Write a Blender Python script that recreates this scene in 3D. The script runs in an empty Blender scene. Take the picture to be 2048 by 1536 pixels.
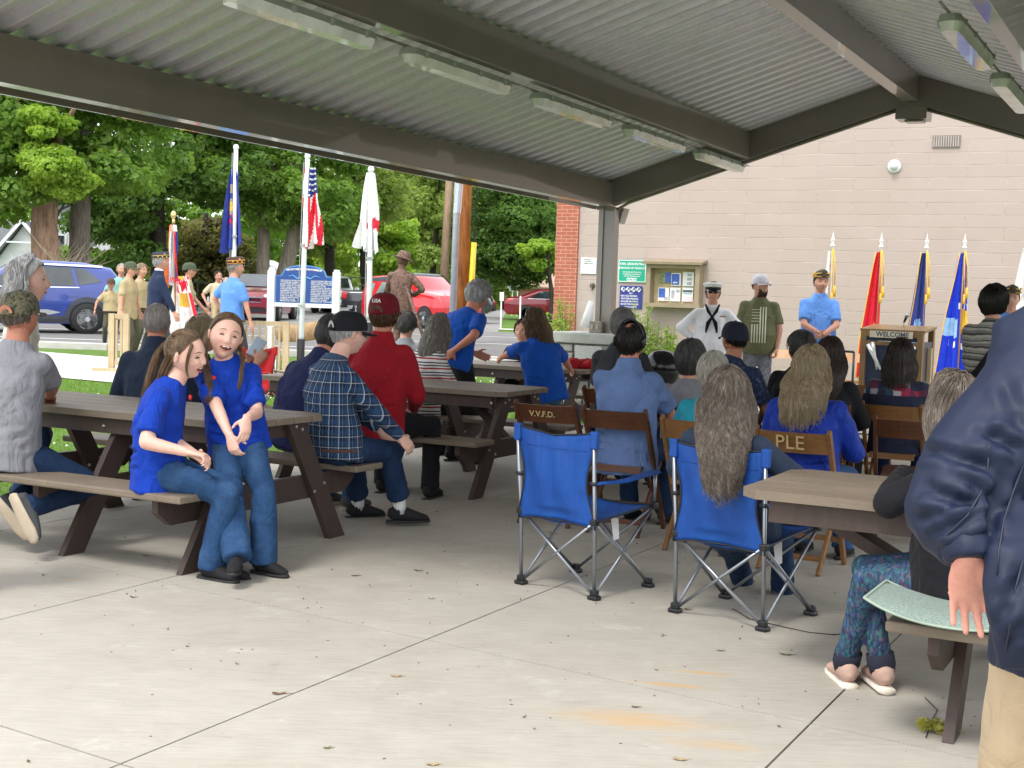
import bpy, bmesh, math, random
import numpy as np
from mathutils import Vector, Matrix, Quaternion, Euler
R = math.radians
random.seed(7)
rng = np.random.default_rng(7)
S = bpy.context.scene
COL = S.collection

# ------------------------------------------------------------ camera, world, sun, exposure
HC = 1.55; FPX = 2730.0; TH = math.atan(183/2730.0); PHI = 0.034
_r0 = Vector((1,0,0)); _u0 = Vector((0,math.sin(TH),math.cos(TH)))
CF = Vector((0,math.cos(TH),-math.sin(TH)))
CR = _r0*math.cos(PHI)+_u0*math.sin(PHI); CU = -_r0*math.sin(PHI)+_u0*math.cos(PHI)
cam = bpy.data.cameras.new('camera'); co = bpy.data.objects.new('camera', cam); COL.objects.link(co)
m = Matrix((CR, CU, -CF)).transposed().to_4x4(); m.translation = (0,0,HC); co.matrix_world = m
cam.sensor_width = 36; cam.lens = FPX/2048*36; cam.clip_end = 600; cam.clip_start = 0.05
S.camera = co
w = bpy.data.worlds.new('World'); S.world = w; w.use_nodes = True
nt = w.node_tree; bg = nt.nodes['Background']
sky = nt.nodes.new('ShaderNodeTexSky'); sky.sky_type = 'NISHITA'; sky.sun_disc = False
SUN_EL, SUN_AZ = R(58), R(215)
sky.sun_elevation = SUN_EL; sky.sun_rotation = SUN_AZ
sky.air_density = 1.0; sky.dust_density = 4.0; sky.ozone_density = 1.0
# overcast: pull the sky towards a neutral white cloud layer
mix = nt.nodes.new('ShaderNodeMix'); mix.data_type = 'RGBA'; mix.inputs[0].default_value = 0.85
mix.inputs[7].default_value = (11.0, 11.3, 11.8, 1)
nt.links.new(sky.outputs[0], mix.inputs[6]); nt.links.new(mix.outputs[2], bg.inputs[0])
bg.inputs[1].default_value = 0.125
sl = bpy.data.lights.new('sun', 'SUN'); sl.energy = 1.35; sl.angle = R(14); sl.color = (1, .97, .92)
so = bpy.data.objects.new('sun', sl); COL.objects.link(so)
sd = Vector((math.sin(SUN_AZ)*math.cos(SUN_EL), math.cos(SUN_AZ)*math.cos(SUN_EL), math.sin(SUN_EL)))
so.rotation_euler = sd.to_track_quat('Z','Y').to_euler()
S.view_settings.view_transform = 'Standard'; S.view_settings.look = 'None'
S.view_settings.exposure = 0.78; S.view_settings.gamma = 1
S.cycles.max_bounces = 8; S.cycles.diffuse_bounces = 4

# ------------------------------------------------------------ pixel -> place (photo pixels, 2048 wide)
def ray(px, py): return CF*FPX + CR*(px-1024) - CU*(py-768)
def G(px, py, z=0.0):                     # point of the level z that shows at a pixel
    d = ray(px, py); t = (z-HC)/d.z; return Vector((d.x*t, d.y*t, z))
def at(px, py, Y):                        # point at distance Y that shows at a pixel
    d = ray(px, py); t = Y/d.y; return Vector((d.x*t, Y, HC+d.z*t))
YAW = R(27.3)
J = Vector((math.sin(YAW), math.cos(YAW), 0)); A = Vector((math.cos(YAW), -math.sin(YAW), 0))
C0 = Vector((1.13, 17.0, 0))
def PV(s, t, z=0.0):                      # pavilion frame: s across to the right, t back towards the viewer
    return C0 + A*s - J*t + Vector((0,0,z))

# ------------------------------------------------------------ numpy noise
def _hash(i, j, k, seed):
    n = (i*374761393 + j*668265263 + k*2147483647 + seed*1274126177) & 0xffffffff
    n = ((n ^ (n >> 13))*1274126177) & 0xffffffff
    return ((n ^ (n >> 16)) & 0xffff)/65535.0*2-1
def vnoise(P, seed=0):
    P = np.asarray(P, dtype=np.float64); F = np.floor(P).astype(np.int64); f = P-F; f = f*f*(3-2*f)
    out = 0
    for a in (0,1):
        for b in (0,1):
            for c in (0,1):
                wgt = (f[:,0] if a else 1-f[:,0])*(f[:,1] if b else 1-f[:,1])*(f[:,2] if c else 1-f[:,2])
                out = out + wgt*_hash(F[:,0]+a, F[:,1]+b, F[:,2]+c, seed)
    return out

# ------------------------------------------------------------ objects, tags
def tag(o, label=None, cat=None, group=None, kind=None):
    if label: o['label'] = label
    if cat: o['category'] = cat
    if group: o['group'] = group
    if kind: o['kind'] = kind
    return o
def empty(name, loc=(0,0,0), rz=0, label=None, cat=None, group=None):
    o = bpy.data.objects.new(name, None); COL.objects.link(o); o.location = loc; o.rotation_euler = (0,0,rz)
    o.empty_display_size = .1
    return tag(o, label, cat, group)
def link_mesh(name, me, mat=None, parent=None, smooth=False):
    o = bpy.data.objects.new(name, me); COL.objects.link(o)
    if mat:
        for mm in (mat if isinstance(mat, (list,tuple)) else [mat]): me.materials.append(mm)
    if parent: o.parent = parent
    if smooth: me.shade_smooth()
    return o
class MB:
    """collects simple shapes into one mesh"""
    def __init__(s): s.v = []; s.f = []; s.mi = []; s.m = 0
    def add(s, vs, fs):
        n = len(s.v); s.v += [tuple(v) for v in vs]; s.f += [tuple(i+n for i in f) for f in fs]; s.mi += [s.m]*len(fs); return s
    def box(s, c, d, M=None, bev=0):
        x,y,z = d[0]/2,d[1]/2,d[2]/2; c = Vector(c)
        if bev:
            b = min(bev, x*.9, y*.9, z*.9); vs = []; 
            bm = bmesh.new(); bmesh.ops.create_cube(bm, size=1)
            for v in bm.verts: v.co = Vector((v.co.x*2*x, v.co.y*2*y, v.co.z*2*z))
            bmesh.ops.bevel(bm, geom=list(bm.edges), offset=b, segments=2, profile=.5, affect='EDGES')
            bm.verts.index_update()
            vs = [v.co.copy() for v in bm.verts]; fs = [[v.index for v in f.verts] for f in bm.faces]; bm.free()
        else:
            vs = [Vector((i*x,j*y,k*z)) for i in (-1,1) for j in (-1,1) for k in (-1,1)]
            fs = [(0,1,3,2),(4,6,7,5),(0,4,5,1),(2,3,7,6),(0,2,6,4),(1,5,7,3)]
        vs = [(M @ v if M else v)+c for v in vs]
        return s.add(vs, fs)
    def beam(s, p, q, wd, hg, up=(0,0,1), bev=0):       # box from p to q, wd across, hg along up
        p, q = Vector(p), Vector(q); d = (q-p); L = d.length; y = d/L; u = Vector(up)
        x = y.cross(u); 
        if x.length < 1e-6: x = Vector((1,0,0))
        x.normalize(); z = x.cross(y)
        M = Matrix((x,y,z)).transposed()
        return s.box((p+q)/2, (wd, L, hg), M, bev)
    def tube(s, pts, rad, seg=8, cap=True, side=None, ry=None):
        pts = [Vector(p) for p in pts]; n = len(pts)
        if not hasattr(rad,'__len__'): rad = [rad]*n
        if ry is None: ry = rad
        elif not hasattr(ry,'__len__'): ry = [ry]*n
        vs = []; prev = None
        for i,p in enumerate(pts):
            t = (pts[min(i+1,n-1)]-pts[max(i-1,0)])
            if t.length < 1e-9: t = Vector((0,0,1))
            t.normalize()
            if side is not None: a = Vector(side)
            elif prev is not None: a = prev
            else: a = Vector((1,0,0)) if abs(t.x) < .8 else Vector((0,1,0))
            a = (a - t*a.dot(t)); 
            if a.length < 1e-6: a = t.orthogonal()
            a.normalize(); b = t.cross(a); prev = a
            for k in range(seg):
                an = 2*math.pi*k/seg; vs.append(p + a*(math.cos(an)*rad[i]) + b*(math.sin(an)*ry[i]))
        fs = [(i*seg+k, i*seg+(k+1)%seg, (i+1)*seg+(k+1)%seg, (i+1)*seg+k) for i in range(n-1) for k in range(seg)]
        if cap: fs += [tuple(range(seg))[::-1], tuple(range((n-1)*seg, n*seg))]
        return s.add(vs, fs)
    def capsule(s, p, q, r1, r2=None, seg=12, side=None, flat=1.0):   # rounded ends, flat = second-axis ratio
        p, q = Vector(p), Vector(q); r2 = r1 if r2 is None else r2; d = (q-p); L = d.length
        d = d/L if L > 1e-6 else Vector((0,0,1)); pts = []; rr = []
        for a in (-85,-60,-30): pts.append(p + d*(r1*math.sin(R(a)))); rr.append(r1*math.cos(R(a)))
        pts.append(p); rr.append(r1); pts.append(q); rr.append(r2)
        for a in (30,60,85): pts.append(q + d*(r2*math.sin(R(a)))); rr.append(r2*math.cos(R(a)))
        return s.tube(pts, rr, seg, True, side, [x*flat for x in rr])
    def ell(s, c, r, M=None, nu=16, nv=10):
        c = Vector(c); vs = []
        for i in range(1,nv):
            th = math.pi*i/nv
            for j in range(nu):
                ph = 2*math.pi*j/nu; v = Vector((r[0]*math.sin(th)*math.cos(ph), r[1]*math.sin(th)*math.sin(ph), r[2]*math.cos(th)))
                vs.append((M @ v if M else v)+c)
        t = Vector((0,0,r[2])); vs += [(M@t if M else t)+c, (M@(-t) if M else -t)+c]; T = len(vs)-2; B = T+1
        fs = [((i*nu+j),(i+1)*nu+j,(i+1)*nu+(j+1)%nu,i*nu+(j+1)%nu) for i in range(nv-2) for j in range(nu)]
        fs += [(T, j, (j+1)%nu) for j in range(nu)] + [(B, (nv-2)*nu+(j+1)%nu, (nv-2)*nu+j) for j in range(nu)]
        return s.add(vs, fs)
    def lathe(s, prof, seg=20, c=(0,0,0), M=None):         # prof [(r,z)...]
        c = Vector(c); vs = []; n = len(prof)
        for r,z in prof:
            for k in range(seg):
                v = Vector((r*math.cos(2*math.pi*k/seg), r*math.sin(2*math.pi*k/seg), z)); vs.append((M@v if M else v)+c)
        fs = [(i*seg+k, i*seg+(k+1)%seg, (i+1)*seg+(k+1)%seg, (i+1)*seg+k) for i in range(n-1) for k in range(seg)]
        if prof[0][0] > 1e-5: fs.append(tuple(range(seg))[::-1])
        if prof[-1][0] > 1e-5: fs.append(tuple(range((n-1)*seg, n*seg)))
        return s.add(vs, fs)
    def prism(s, poly, p0, ax, ay, az, th):                # polygon (u,v) in plane ax,ay extruded th along az
        p0, ax, ay, az = Vector(p0), Vector(ax), Vector(ay), Vector(az); n = len(poly)
        vs = [p0+ax*u+ay*v for u,v in poly] + [p0+ax*u+ay*v+az*th for u,v in poly]
        fs = [tuple(range(n))[::-1], tuple(range(n,2*n))] + [(i,(i+1)%n,(i+1)%n+n,i+n) for i in range(n)]
        return s.add(vs, fs)
    def quad(s, a, b, c, d): return s.add([a,b,c,d], [(0,1,2,3)])
    def mesh(s, name='m'):
        me = bpy.data.meshes.new(name); me.from_pydata(s.v, [], s.f)
        if any(s.mi): me.polygons.foreach_set('material_index', s.mi)
        me.update(); return me
    def build(s, name, mat=None, parent=None, smooth=False, recalc=True):
        me = s.mesh(name)
        if recalc:
            bm = bmesh.new(); bm.from_mesh(me); bmesh.ops.recalc_face_normals(bm, faces=bm.faces); bm.to_mesh(me); bm.free()
        o = link_mesh(name, me, mat, parent, smooth)
        if smooth == 'auto':
            me.shade_smooth()
            mo = None
            try: me.set_sharp_from_angle(angle=R(35))
            except Exception: pass
        return o
def np_mesh(name, V, F):                                   # F (n,k) array
    me = bpy.data.meshes.new(name); k = F.shape[1]
    me.vertices.add(len(V)); me.vertices.foreach_set('co', np.asarray(V, dtype=np.float32).ravel())
    me.loops.add(F.size); me.loops.foreach_set('vertex_index', F.astype(np.int32).ravel())
    me.polygons.add(len(F)); me.polygons.foreach_set('loop_start', (np.arange(len(F))*k).astype(np.int32))
    me.polygons.foreach_set('loop_total', np.full(len(F), k, dtype=np.int32))
    me.update(calc_edges=True); me.validate(); return me
def get_co(me):
    a = np.empty(len(me.vertices)*3, dtype=np.float32); me.vertices.foreach_get('co', a); return a.reshape(-1,3).astype(np.float64)
def get_no(me):
    a = np.empty(len(me.vertices)*3, dtype=np.float32); me.vertices.foreach_get('normal', a); return a.reshape(-1,3).astype(np.float64)
def set_co(me, V): me.vertices.foreach_set('co', V.astype(np.float32).ravel()); me.update()
def remesh(mb, voxel, smooth=4, fac=.5):
    """union of the collected closed shapes as one continuous surface"""
    me = mb.mesh('tmp'); bm = bmesh.new(); bm.from_mesh(me); bmesh.ops.recalc_face_normals(bm, faces=bm.faces); bm.to_mesh(me); bm.free()
    o = bpy.data.objects.new('tmp', me); COL.objects.link(o)
    rm = o.modifiers.new('r','REMESH'); rm.mode = 'VOXEL'; rm.voxel_size = voxel; rm.adaptivity = 0
    if smooth:
        sm = o.modifiers.new('s','SMOOTH'); sm.iterations = smooth; sm.factor = fac
    dg = bpy.context.evaluated_depsgraph_get(); dg.update()
    out = bpy.data.meshes.new_from_object(o.evaluated_get(dg)); bpy.data.objects.remove(o); bpy.data.meshes.remove(me)
    return out
def copy_tree(o, parent=None):
    c = o.copy(); COL.objects.link(c)
    if parent: c.parent = parent
    for ch in o.children: copy_tree(ch, c)
    return c
# ------------------------------------------------------------ procedural materials
class NT:
    def __init__(s, name):
        s.m = bpy.data.materials.new(name); s.m.use_nodes = True; s.t = s.m.node_tree
        s.b = s.t.nodes['Principled BSDF']; s.out = s.t.nodes['Material Output']
    def n(s, t, **k):
        nd = s.t.nodes.new('ShaderNode'+t)
        for a,v in k.items(): setattr(nd, a, v)
        return nd
    def l(s, a, b): s.t.links.new(a, b)
    def co(s, kind='Object', scale=(1,1,1), rot=(0,0,0), loc=(0,0,0)):
        c = s.n('TexCoord'); mp = s.n('Mapping'); s.l(c.outputs[kind], mp.inputs[0])
        mp.inputs['Scale'].default_value = scale; mp.inputs['Rotation'].default_value = rot; mp.inputs['Location'].default_value = loc
        return mp.outputs[0]
    def noise(s, co, scale, det=4, rough=.55, dist=0):
        n = s.n('TexNoise'); n.inputs['Scale'].default_value = scale; n.inputs['Detail'].default_value = det
        n.inputs['Roughness'].default_value = rough; n.inputs['Distortion'].default_value = dist
        if co is not None: s.l(co, n.inputs['Vector'])
        return n.outputs[0]
    def ramp(s, fac, stops, interp='LINEAR'):
        r = s.n('ValToRGB'); r.color_ramp.interpolation = interp; e = r.color_ramp.elements
        while len(e) < len(stops): e.new(.5)
        for x,(p,c) in zip(e, stops):
            x.position = p; x.color = (c,c,c,1) if not hasattr(c,'__len__') else (*c[:3],1)
        s.l(fac, r.inputs[0]); return r.outputs[0]
    def mix(s, fac, a, b, mode='MIX'):
        n = s.n('Mix'); n.data_type = 'RGBA'; n.blend_type = mode
        for sock, v in ((n.inputs[0], fac),(n.inputs[6], a),(n.inputs[7], b)):
            if hasattr(v, 'is_output'): s.l(v, sock)
            elif hasattr(v, '__len__'): sock.default_value = (*v[:3],1)
            else: sock.default_value = v
        return n.outputs[2]
    def math(s, op, a, b=0.0, c=None):
        n = s.n('Math'); n.operation = op
        for i,v in enumerate((a,b) if c is None else (a,b,c)):
            if hasattr(v,'is_output'): s.l(v, n.inputs[i])
            else: n.inputs[i].default_value = v
        return n.outputs[0]
    def sep(s, co):
        n = s.n('SeparateXYZ'); s.l(co, n.inputs[0]); return n.outputs
    def bump(s, h, strength=.3, dist=.01, prev=None):
        n = s.n('Bump'); n.inputs['Strength'].default_value = strength; n.inputs['Distance'].default_value = dist
        s.l(h, n.inputs['Height'])
        if prev is not None: s.l(prev, n.inputs['Normal'])
        s.l(n.outputs[0], s.b.inputs['Normal']); return n.outputs[0]
    def base(s, c):
        if hasattr(c,'is_output'): s.l(c, s.b.inputs['Base Color'])
        else: s.b.inputs['Base Color'].default_value = (*c[:3],1)
    def set(s, rough=.5, metal=0, spec=.5, coat=0, sheen=0):
        s.b.inputs['Roughness'].default_value = rough; s.b.inputs['Metallic'].default_value = metal
        s.b.inputs['Specular IOR Level'].default_value = spec; s.b.inputs['Coat Weight'].default_value = coat
        s.b.inputs['Sheen Weight'].default_value = sheen
        return s
_mc = {}
def sc(c, k): return tuple(min(1, x*k) for x in c[:3])
def srgb(r,g,b):
    f = lambda u: (u/255/12.92 if u/255 <= .04045 else ((u/255+.055)/1.055)**2.4)
    return (f(r),f(g),f(b))
def mat(name, c=None, rough=.5, metal=0, var=.12, vs=6, bump=.15, bs=60, bd=.002, spec=.5, coat=0, sheen=0):
    if name in _mc: return _mc[name]
    t = NT(name); co = t.co(); v = t.noise(co, vs, 5)
    t.base(t.ramp(v, [(.3, sc(c,1-var)),(.7, sc(c,1+var))])); t.set(rough, metal, spec, coat, sheen)
    if bump: t.bump(t.noise(co, bs, 4), bump, bd)
    _mc[name] = t.m; return t.m
def cloth(name, c, rough=.85, fold=.35, var=.12):
    if name in _mc: return _mc[name]
    t = NT(name); co = t.co(); t.set(rough, 0, .25, 0, .03)
    v = t.noise(co, 7, 4); t.base(t.ramp(v, [(.3, sc(c,1-var)),(.7, sc(c,1+var))]))
    b1 = t.bump(t.noise(t.co(scale=(1,1,.6)), 9, 4, .5, 1.6), min(1,fold*1.7), .035)
    t.bump(t.noise(co, 260, 2), .12, .001, b1)
    _mc[name] = t.m; return t.m
def denim(name, c):
    if name in _mc: return _mc[name]
    t = NT(name); co = t.co(); t.set(.85, 0, .25)
    v = t.noise(co, 6, 6, .65); f = t.noise(co, 160, 2)
    c1 = t.ramp(v, [(.25, sc(c,.55)),(.5, c),(.78, (c[0]*2.4,c[1]*1.9,c[2]*1.5))])
    t.base(t.mix(.25, c1, t.ramp(f, [(.4,sc(c,.6)),(.6,sc(c,1.6))])))
    b1 = t.bump(t.noise(t.co(scale=(1,1,.7)), 14, 3, .5, 1.5), .45, .02); t.bump(f, .2, .001, b1)
    _mc[name] = t.m; return t.m
def skin(name, c=(.55,.29,.2)):
    if name in _mc: return _mc[name]
    t = NT(name); co = t.co(); t.set(.52, 0, .4)
    t.base(t.mix(.5, t.ramp(t.noise(co, 14, 4), [(.3, (c[0],c[1]*.82,c[2]*.8)),(.7, sc(c,1.12))]), t.ramp(t.noise(co, 90, 3), [(.3,sc(c,.88)),(.7,sc(c,1.1))])))
    t.b.inputs['Subsurface Weight'].default_value = .12; t.b.inputs['Subsurface Radius'].default_value = (.02,.008,.004); t.b.inputs['Subsurface Scale'].default_value = .4
    t.bump(t.noise(co, 180, 3), .1, .001)
    _mc[name] = t.m; return t.m
def hairm(name, c, c2=None, rough=.45):
    if name in _mc: return _mc[name]
    t = NT(name); g = t.n('NewGeometry'); t.set(rough, 0, .45); c2 = c2 or sc(c,1.9)
    r = t.ramp(g.outputs['Random Per Island'], [(0, sc(c,.55)),(.5, c),(1, c2)])
    t.base(t.mix(.68, r, t.ramp(t.noise(t.co(scale=(1,1,.16)), 58, 4, .6, .8), [(.32,sc(c,.5)),(.52,c),(.70,c2)])))
    _mc[name] = t.m; return t.m
def emis(name, c, s):
    t = NT(name); t.base((0,0,0)); t.b.inputs['Emission Color'].default_value = (*c,1); t.b.inputs['Emission Strength'].default_value = s; return t.m

def m_concrete():
    t = NT('concrete_floor'); co = t.co(); t.set(.8, 0, .35)
    big = t.noise(co, .55, 6, .6); mid = t.noise(co, 4, 6, .65); fine = t.noise(co, 120, 3)
    brush = t.noise(t.co(rot=(0,0,-YAW), scale=(2.5,34,1)), 2.2, 5, .6)
    c = t.ramp(big, [(.3, (.33,.30,.25)),(.5, (.405,.375,.32)),(.72, (.475,.44,.38))])
    c = t.mix(.4, c, t.ramp(mid, [(.3,(.32,.29,.24)),(.7,(.49,.46,.40))]))
    c = t.mix(.22, c, t.ramp(brush, [(.35,(.29,.27,.225)),(.65,(.56,.53,.465))]))
    c = t.mix(t.ramp(fine, [(.28,.5),(.36,0)]), c, (.22,.20,.17))
    c = t.mix(t.ramp(t.noise(co, 1.4, 7, .75, .5), [(.52,0),(.72,.5)]), c, (.34,.31,.26)); c = t.mix(t.ramp(t.noise(t.co(loc=(7,3,0)), 2.6, 6, .7), [(.60,0),(.74,.45)]), c, (.62,.60,.56)); c = t.mix(t.ramp(t.noise(t.co(loc=(1,9,0)), 9, 4, .6), [(.68,0),(.74,.55)]), c, (.27,.24,.20))
    # rust stains of their own shape on the slab
    wc = t.co(rot=(0,0,0))
    for (p, sx, sy, k) in ((G(1275,1440), .34, .13, .75), (G(1345,1370), .2, .035, .95), (G(1400,1345), .16, .03, .8), (G(1430,1490), .22, .07, .5), (G(140,1160), .05,.02,.8), (G(1000,1160),.25,.06,.12)):
        mp = t.n('Mapping'); mp.vector_type = 'TEXTURE'; tc = t.n('TexCoord'); t.l(tc.outputs['Object'], mp.inputs[0])
        mp.inputs['Location'].default_value = (p.x,p.y,0); mp.inputs['Rotation'].default_value = (0,0,R(-12)); mp.inputs['Scale'].default_value = (sx,sy,1)
        ln = t.n('VectorMath'); ln.operation = 'LENGTH'; t.l(mp.outputs[0], ln.inputs[0])
        d = t.math('ADD', ln.outputs['Value'], t.math('MULTIPLY', t.math('SUBTRACT', t.noise(t.co(scale=(1.5,7,1), rot=(0,0,R(12))), 4.0, 7, .8), .5), 3.2))
        c = t.mix(t.math('MULTIPLY', t.ramp(d, [(.25,1.0),(1.3,0.0)]), k), c, (.52,.35,.18))
    t.base(c); b = t.bump(brush, .12, .003); t.bump(fine, .25, .002, b)
    return t.m
def m_grass():
    t = NT('lawn'); co = t.co(); t.set(.9, 0, .2)
    c = t.ramp(t.noise(co, .8, 6, .7), [(.3,(.07,.13,.022)),(.55,(.11,.20,.03)),(.75,(.17,.26,.05))])
    c = t.mix(.5, c, t.ramp(t.noise(co, 22, 5, .7), [(.3,(.035,.075,.012)),(.5,(.10,.19,.03)),(.7,(.2,.3,.07))]))
    t.base(c); t.bump(t.noise(co, 60, 4), .8, .03); return t.m
def m_asphalt(name='asphalt', c=(.16,.155,.15)):
    t = NT(name); co = t.co(); t.set(.9, 0, .3)
    k = t.ramp(t.noise(co, .6, 6, .6), [(.3,sc(c,.8)),(.7,sc(c,1.25))])
    k = t.mix(.5, k, t.ramp(t.noise(co, 70, 4, .7), [(.3,sc(c,.55)),(.7,sc(c,1.5))]))
    t.base(k); t.bump(t.noise(co, 150, 3), .4, .006); return t.m
def m_block():
    # painted concrete block: courses 0.203 m, long blocks, some joints nearly filled with paint
    t = NT('painted_block'); t.set(.6, 0, .35)
    xyz = t.sep(t.co()); cmb = t.n('CombineXYZ'); t.l(xyz[0], cmb.inputs[0]); t.l(xyz[2], cmb.inputs[1])
    wob = t.noise(t.co(), 1.3, 3)
    def brick(ms):
        b = t.n('TexBrick'); t.l(cmb.outputs[0], b.inputs[0]); b.inputs['Scale'].default_value = 1
        b.inputs['Brick Width'].default_value = 1.22; b.inputs['Row Height'].default_value = .2032; b.inputs['Mortar Size'].default_value = ms
        b.inputs['Mortar Smooth'].default_value = .6; b.offset = .5; b.inputs['Color1'].default_value = (.42,.34,.30,1); b.inputs['Color2'].default_value = (.44,.36,.32,1); b.inputs['Mortar'].default_value = (.39,.31,.27,1)
        return b
    b = brick(.007)
    c = t.mix(.35, b.outputs[0], t.ramp(t.noise(t.co(), 1.2, 6, .6), [(.25,(.39,.315,.275)),(.5,(.435,.355,.315)),(.75,(.49,.41,.37))]))
    hl = t.ramp(t.noise(t.co(scale=(.8,1,5)), 2.3, 3), [(.45,0.0),(.62,1.0)])
    # chips and worn paint along the joints
    c = t.mix(t.math('MULTIPLY', t.math('MULTIPLY', b.outputs['Fac'], hl), .75), c, (.62,.56,.50))
    t.base(c)
    h = t.math('SUBTRACT', 1.0, b.outputs['Fac'])
    bb = t.bump(h, .55, .012); t.bump(t.noise(t.co(), 35, 5), .25, .006, bb); return t.m
def m_brick():
    t = NT('red_brick'); t.set(.85, 0, .3)
    xyz = t.sep(t.co()); u = t.math('ADD', xyz[0], xyz[1]); cmb = t.n('CombineXYZ'); t.l(u, cmb.inputs[0]); t.l(xyz[2], cmb.inputs[1])
    b = t.n('TexBrick'); t.l(cmb.outputs[0], b.inputs[0]); b.inputs['Scale'].default_value = 1
    b.inputs['Brick Width'].default_value = .21; b.inputs['Row Height'].default_value = .0677; b.inputs['Mortar Size'].default_value = .0055
    b.inputs['Color1'].default_value = (.34,.095,.06,1); b.inputs['Color2'].default_value = (.42,.125,.08,1); b.inputs['Mortar'].default_value = (.56,.38,.30,1)
    t.base(t.mix(.25, b.outputs[0], t.ramp(t.noise(t.co(), 9, 5), [(.3,(.36,.11,.07)),(.7,(.56,.22,.14))]), 'MIX'))
    t.bump(t.math('SUBTRACT', 1.0, b.outputs['Fac']), .6, .01); return t.m
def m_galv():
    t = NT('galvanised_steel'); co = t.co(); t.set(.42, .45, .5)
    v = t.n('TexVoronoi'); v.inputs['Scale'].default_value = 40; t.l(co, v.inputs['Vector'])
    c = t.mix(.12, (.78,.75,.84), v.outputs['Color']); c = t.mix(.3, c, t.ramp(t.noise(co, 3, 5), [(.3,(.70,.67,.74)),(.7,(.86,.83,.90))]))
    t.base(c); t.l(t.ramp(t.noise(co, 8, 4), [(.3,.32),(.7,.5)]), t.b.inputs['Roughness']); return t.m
def m_wood(name, c1, c2, rough=.45, scale=1.0, coat=.15, axis=0):
    if name in _mc: return _mc[name]
    t = NT(name); sc_ = [30*scale]*3; sc_[axis] = 2.2*scale; co = t.co(scale=tuple(sc_)); t.set(rough, 0, .4, coat)
    c = t.ramp(t.noise(co, 1, 6, .65, .6), [(.3,c1),(.7,c2)]); c = t.mix(.35, c, t.ramp(t.noise(t.co(), 5, 4), [(.3,sc(c1,.8)),(.7,c2)]))
    t.base(c); t.bump(t.noise(co, 2, 4), .15, .002); _mc[name] = t.m; return t.m
def m_plank(name, c, axis=0):
    """recycled plastic lumber with faint grain"""
    if name in _mc: return _mc[name]
    t = NT(name); s3 = [40,40,40]; s3[axis] = 3; co = t.co(scale=tuple(s3)); t.set(.55, 0, .35)
    k = t.ramp(t.noise(co, 1.2, 5, .6), [(.3,sc(c,.82)),(.7,sc(c,1.2))]); k = t.mix(.4, k, t.ramp(t.noise(t.co(), 4, 6, .7), [(.3,sc(c,.65)),(.7,sc(c,1.35))])); k = t.mix(t.ramp(t.noise(t.co(), 28, 3), [(.66,0),(.72,.4)]), k, sc(c,.5))
    t.base(k); t.bump(t.noise(co, 3, 4), .25, .002); _mc[name] = t.m; return t.m
def m_bark(name, c1, c2):
    t = NT(name); co = t.co(scale=(7,7,1.3)); t.set(.95, 0, .2)
    n = t.noise(co, 1.2, 7, .7, .4); t.base(t.ramp(n, [(.3,c1),(.55,c2),(.75,sc(c2,1.35))])); t.bump(n, 1.0, .06); return t.m
def m_leaf(name, c1, c2, tr=.5):
    t = NT(name); g = t.n('NewGeometry'); t.set(.55, 0, .3)
    n = t.noise(t.co(), .55, 4); c = t.ramp(g.outputs['Random Per Island'], [(0,sc(c1,.8)),(.6,c1),(1,c2)])
    c = t.mix(.55, c, t.ramp(n, [(.35,sc(c1,.75)),(.65,c2)])); t.base(c)
    tl = t.n('BsdfTranslucent'); t.l(t.mix(.5, c, (c2[0]*1.3,c2[1]*1.4,c2[2]*.6)), tl.inputs[0]); ms = t.n('MixShader'); ms.inputs[0].default_value = tr
    t.l(t.b.outputs[0], ms.inputs[1]); t.l(tl.outputs[0], ms.inputs[2]); t.l(ms.outputs[0], t.out.inputs[0]); return t.m
def m_paint(name, c, rough=.28, flake=0):
    if name in _mc: return _mc[name]
    t = NT(name); t.set(rough, .25 if flake else 0, .5, 1.0); t.b.inputs['Coat Roughness'].default_value = .04
    t.base(t.ramp(t.noise(t.co(), 2, 4), [(.3,sc(c,.93)),(.7,sc(c,1.07))])); _mc[name] = t.m; return t.m
def m_glass(name, c=(.03,.04,.045), rough=.06):
    if name in _mc: return _mc[name]
    t = NT(name); t.set(rough, 0, .8, .5); t.base(t.ramp(t.noise(t.co(), 1.2, 3), [(.35,sc(c,.5)),(.7,sc(c,1.6))])); _mc[name] = t.m; return t.m
# ------------------------------------------------------------ ground
_YS = [-40,13,30,75,220]; _ZS = [-.06,-.06,.24,.38,.9]
def hY(y): return float(np.interp(y, _YS, _ZS))
def sheet(name, poly, mat_, dz, lab=None, ny=1.0):
    """ground-hugging sheet from a convex polygon of (x,y)"""
    bm = bmesh.new(); bm.faces.new([bm.verts.new((x,y,0)) for x,y in poly])
    for yy in _YS[1:4]: bmesh.ops.bisect_plane(bm, geom=bm.verts[:]+bm.edges[:]+bm.faces[:], plane_co=(0,yy,0), plane_no=(0,1,0))
    for v in bm.verts: v.co.z = hY(v.co.y)+dz
    bmesh.ops.recalc_face_normals(bm, faces=bm.faces)
    me = bpy.data.meshes.new(name); bm.to_mesh(me); bm.free()
    o = link_mesh(name, me, mat_); 
    if me.polygons[0].normal.z < 0: me.flip_normals()
    o['kind'] = 'structure'; return o
M_conc = m_concrete(); M_grass = m_grass(); M_asph = m_asphalt(); M_walk = mat('walk_concrete', (.58,.56,.52), .85, var=.08, bump=.3)
sheet('ground', [(-160,-40),(160,-40),(160,220),(-160,220)], M_grass, 0)
wl = [PV(-30,-2.7), PV(-4.5,-2.7), PV(-4.5,.9), PV(-30,.9)]
sheet('path', [(p.x,p.y) for p in wl], M_walk, .015)
sheet('road', [(-70,26.4),(3.6,26.9),(3.6,43),(-70,43)], M_asph, .012)
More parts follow.
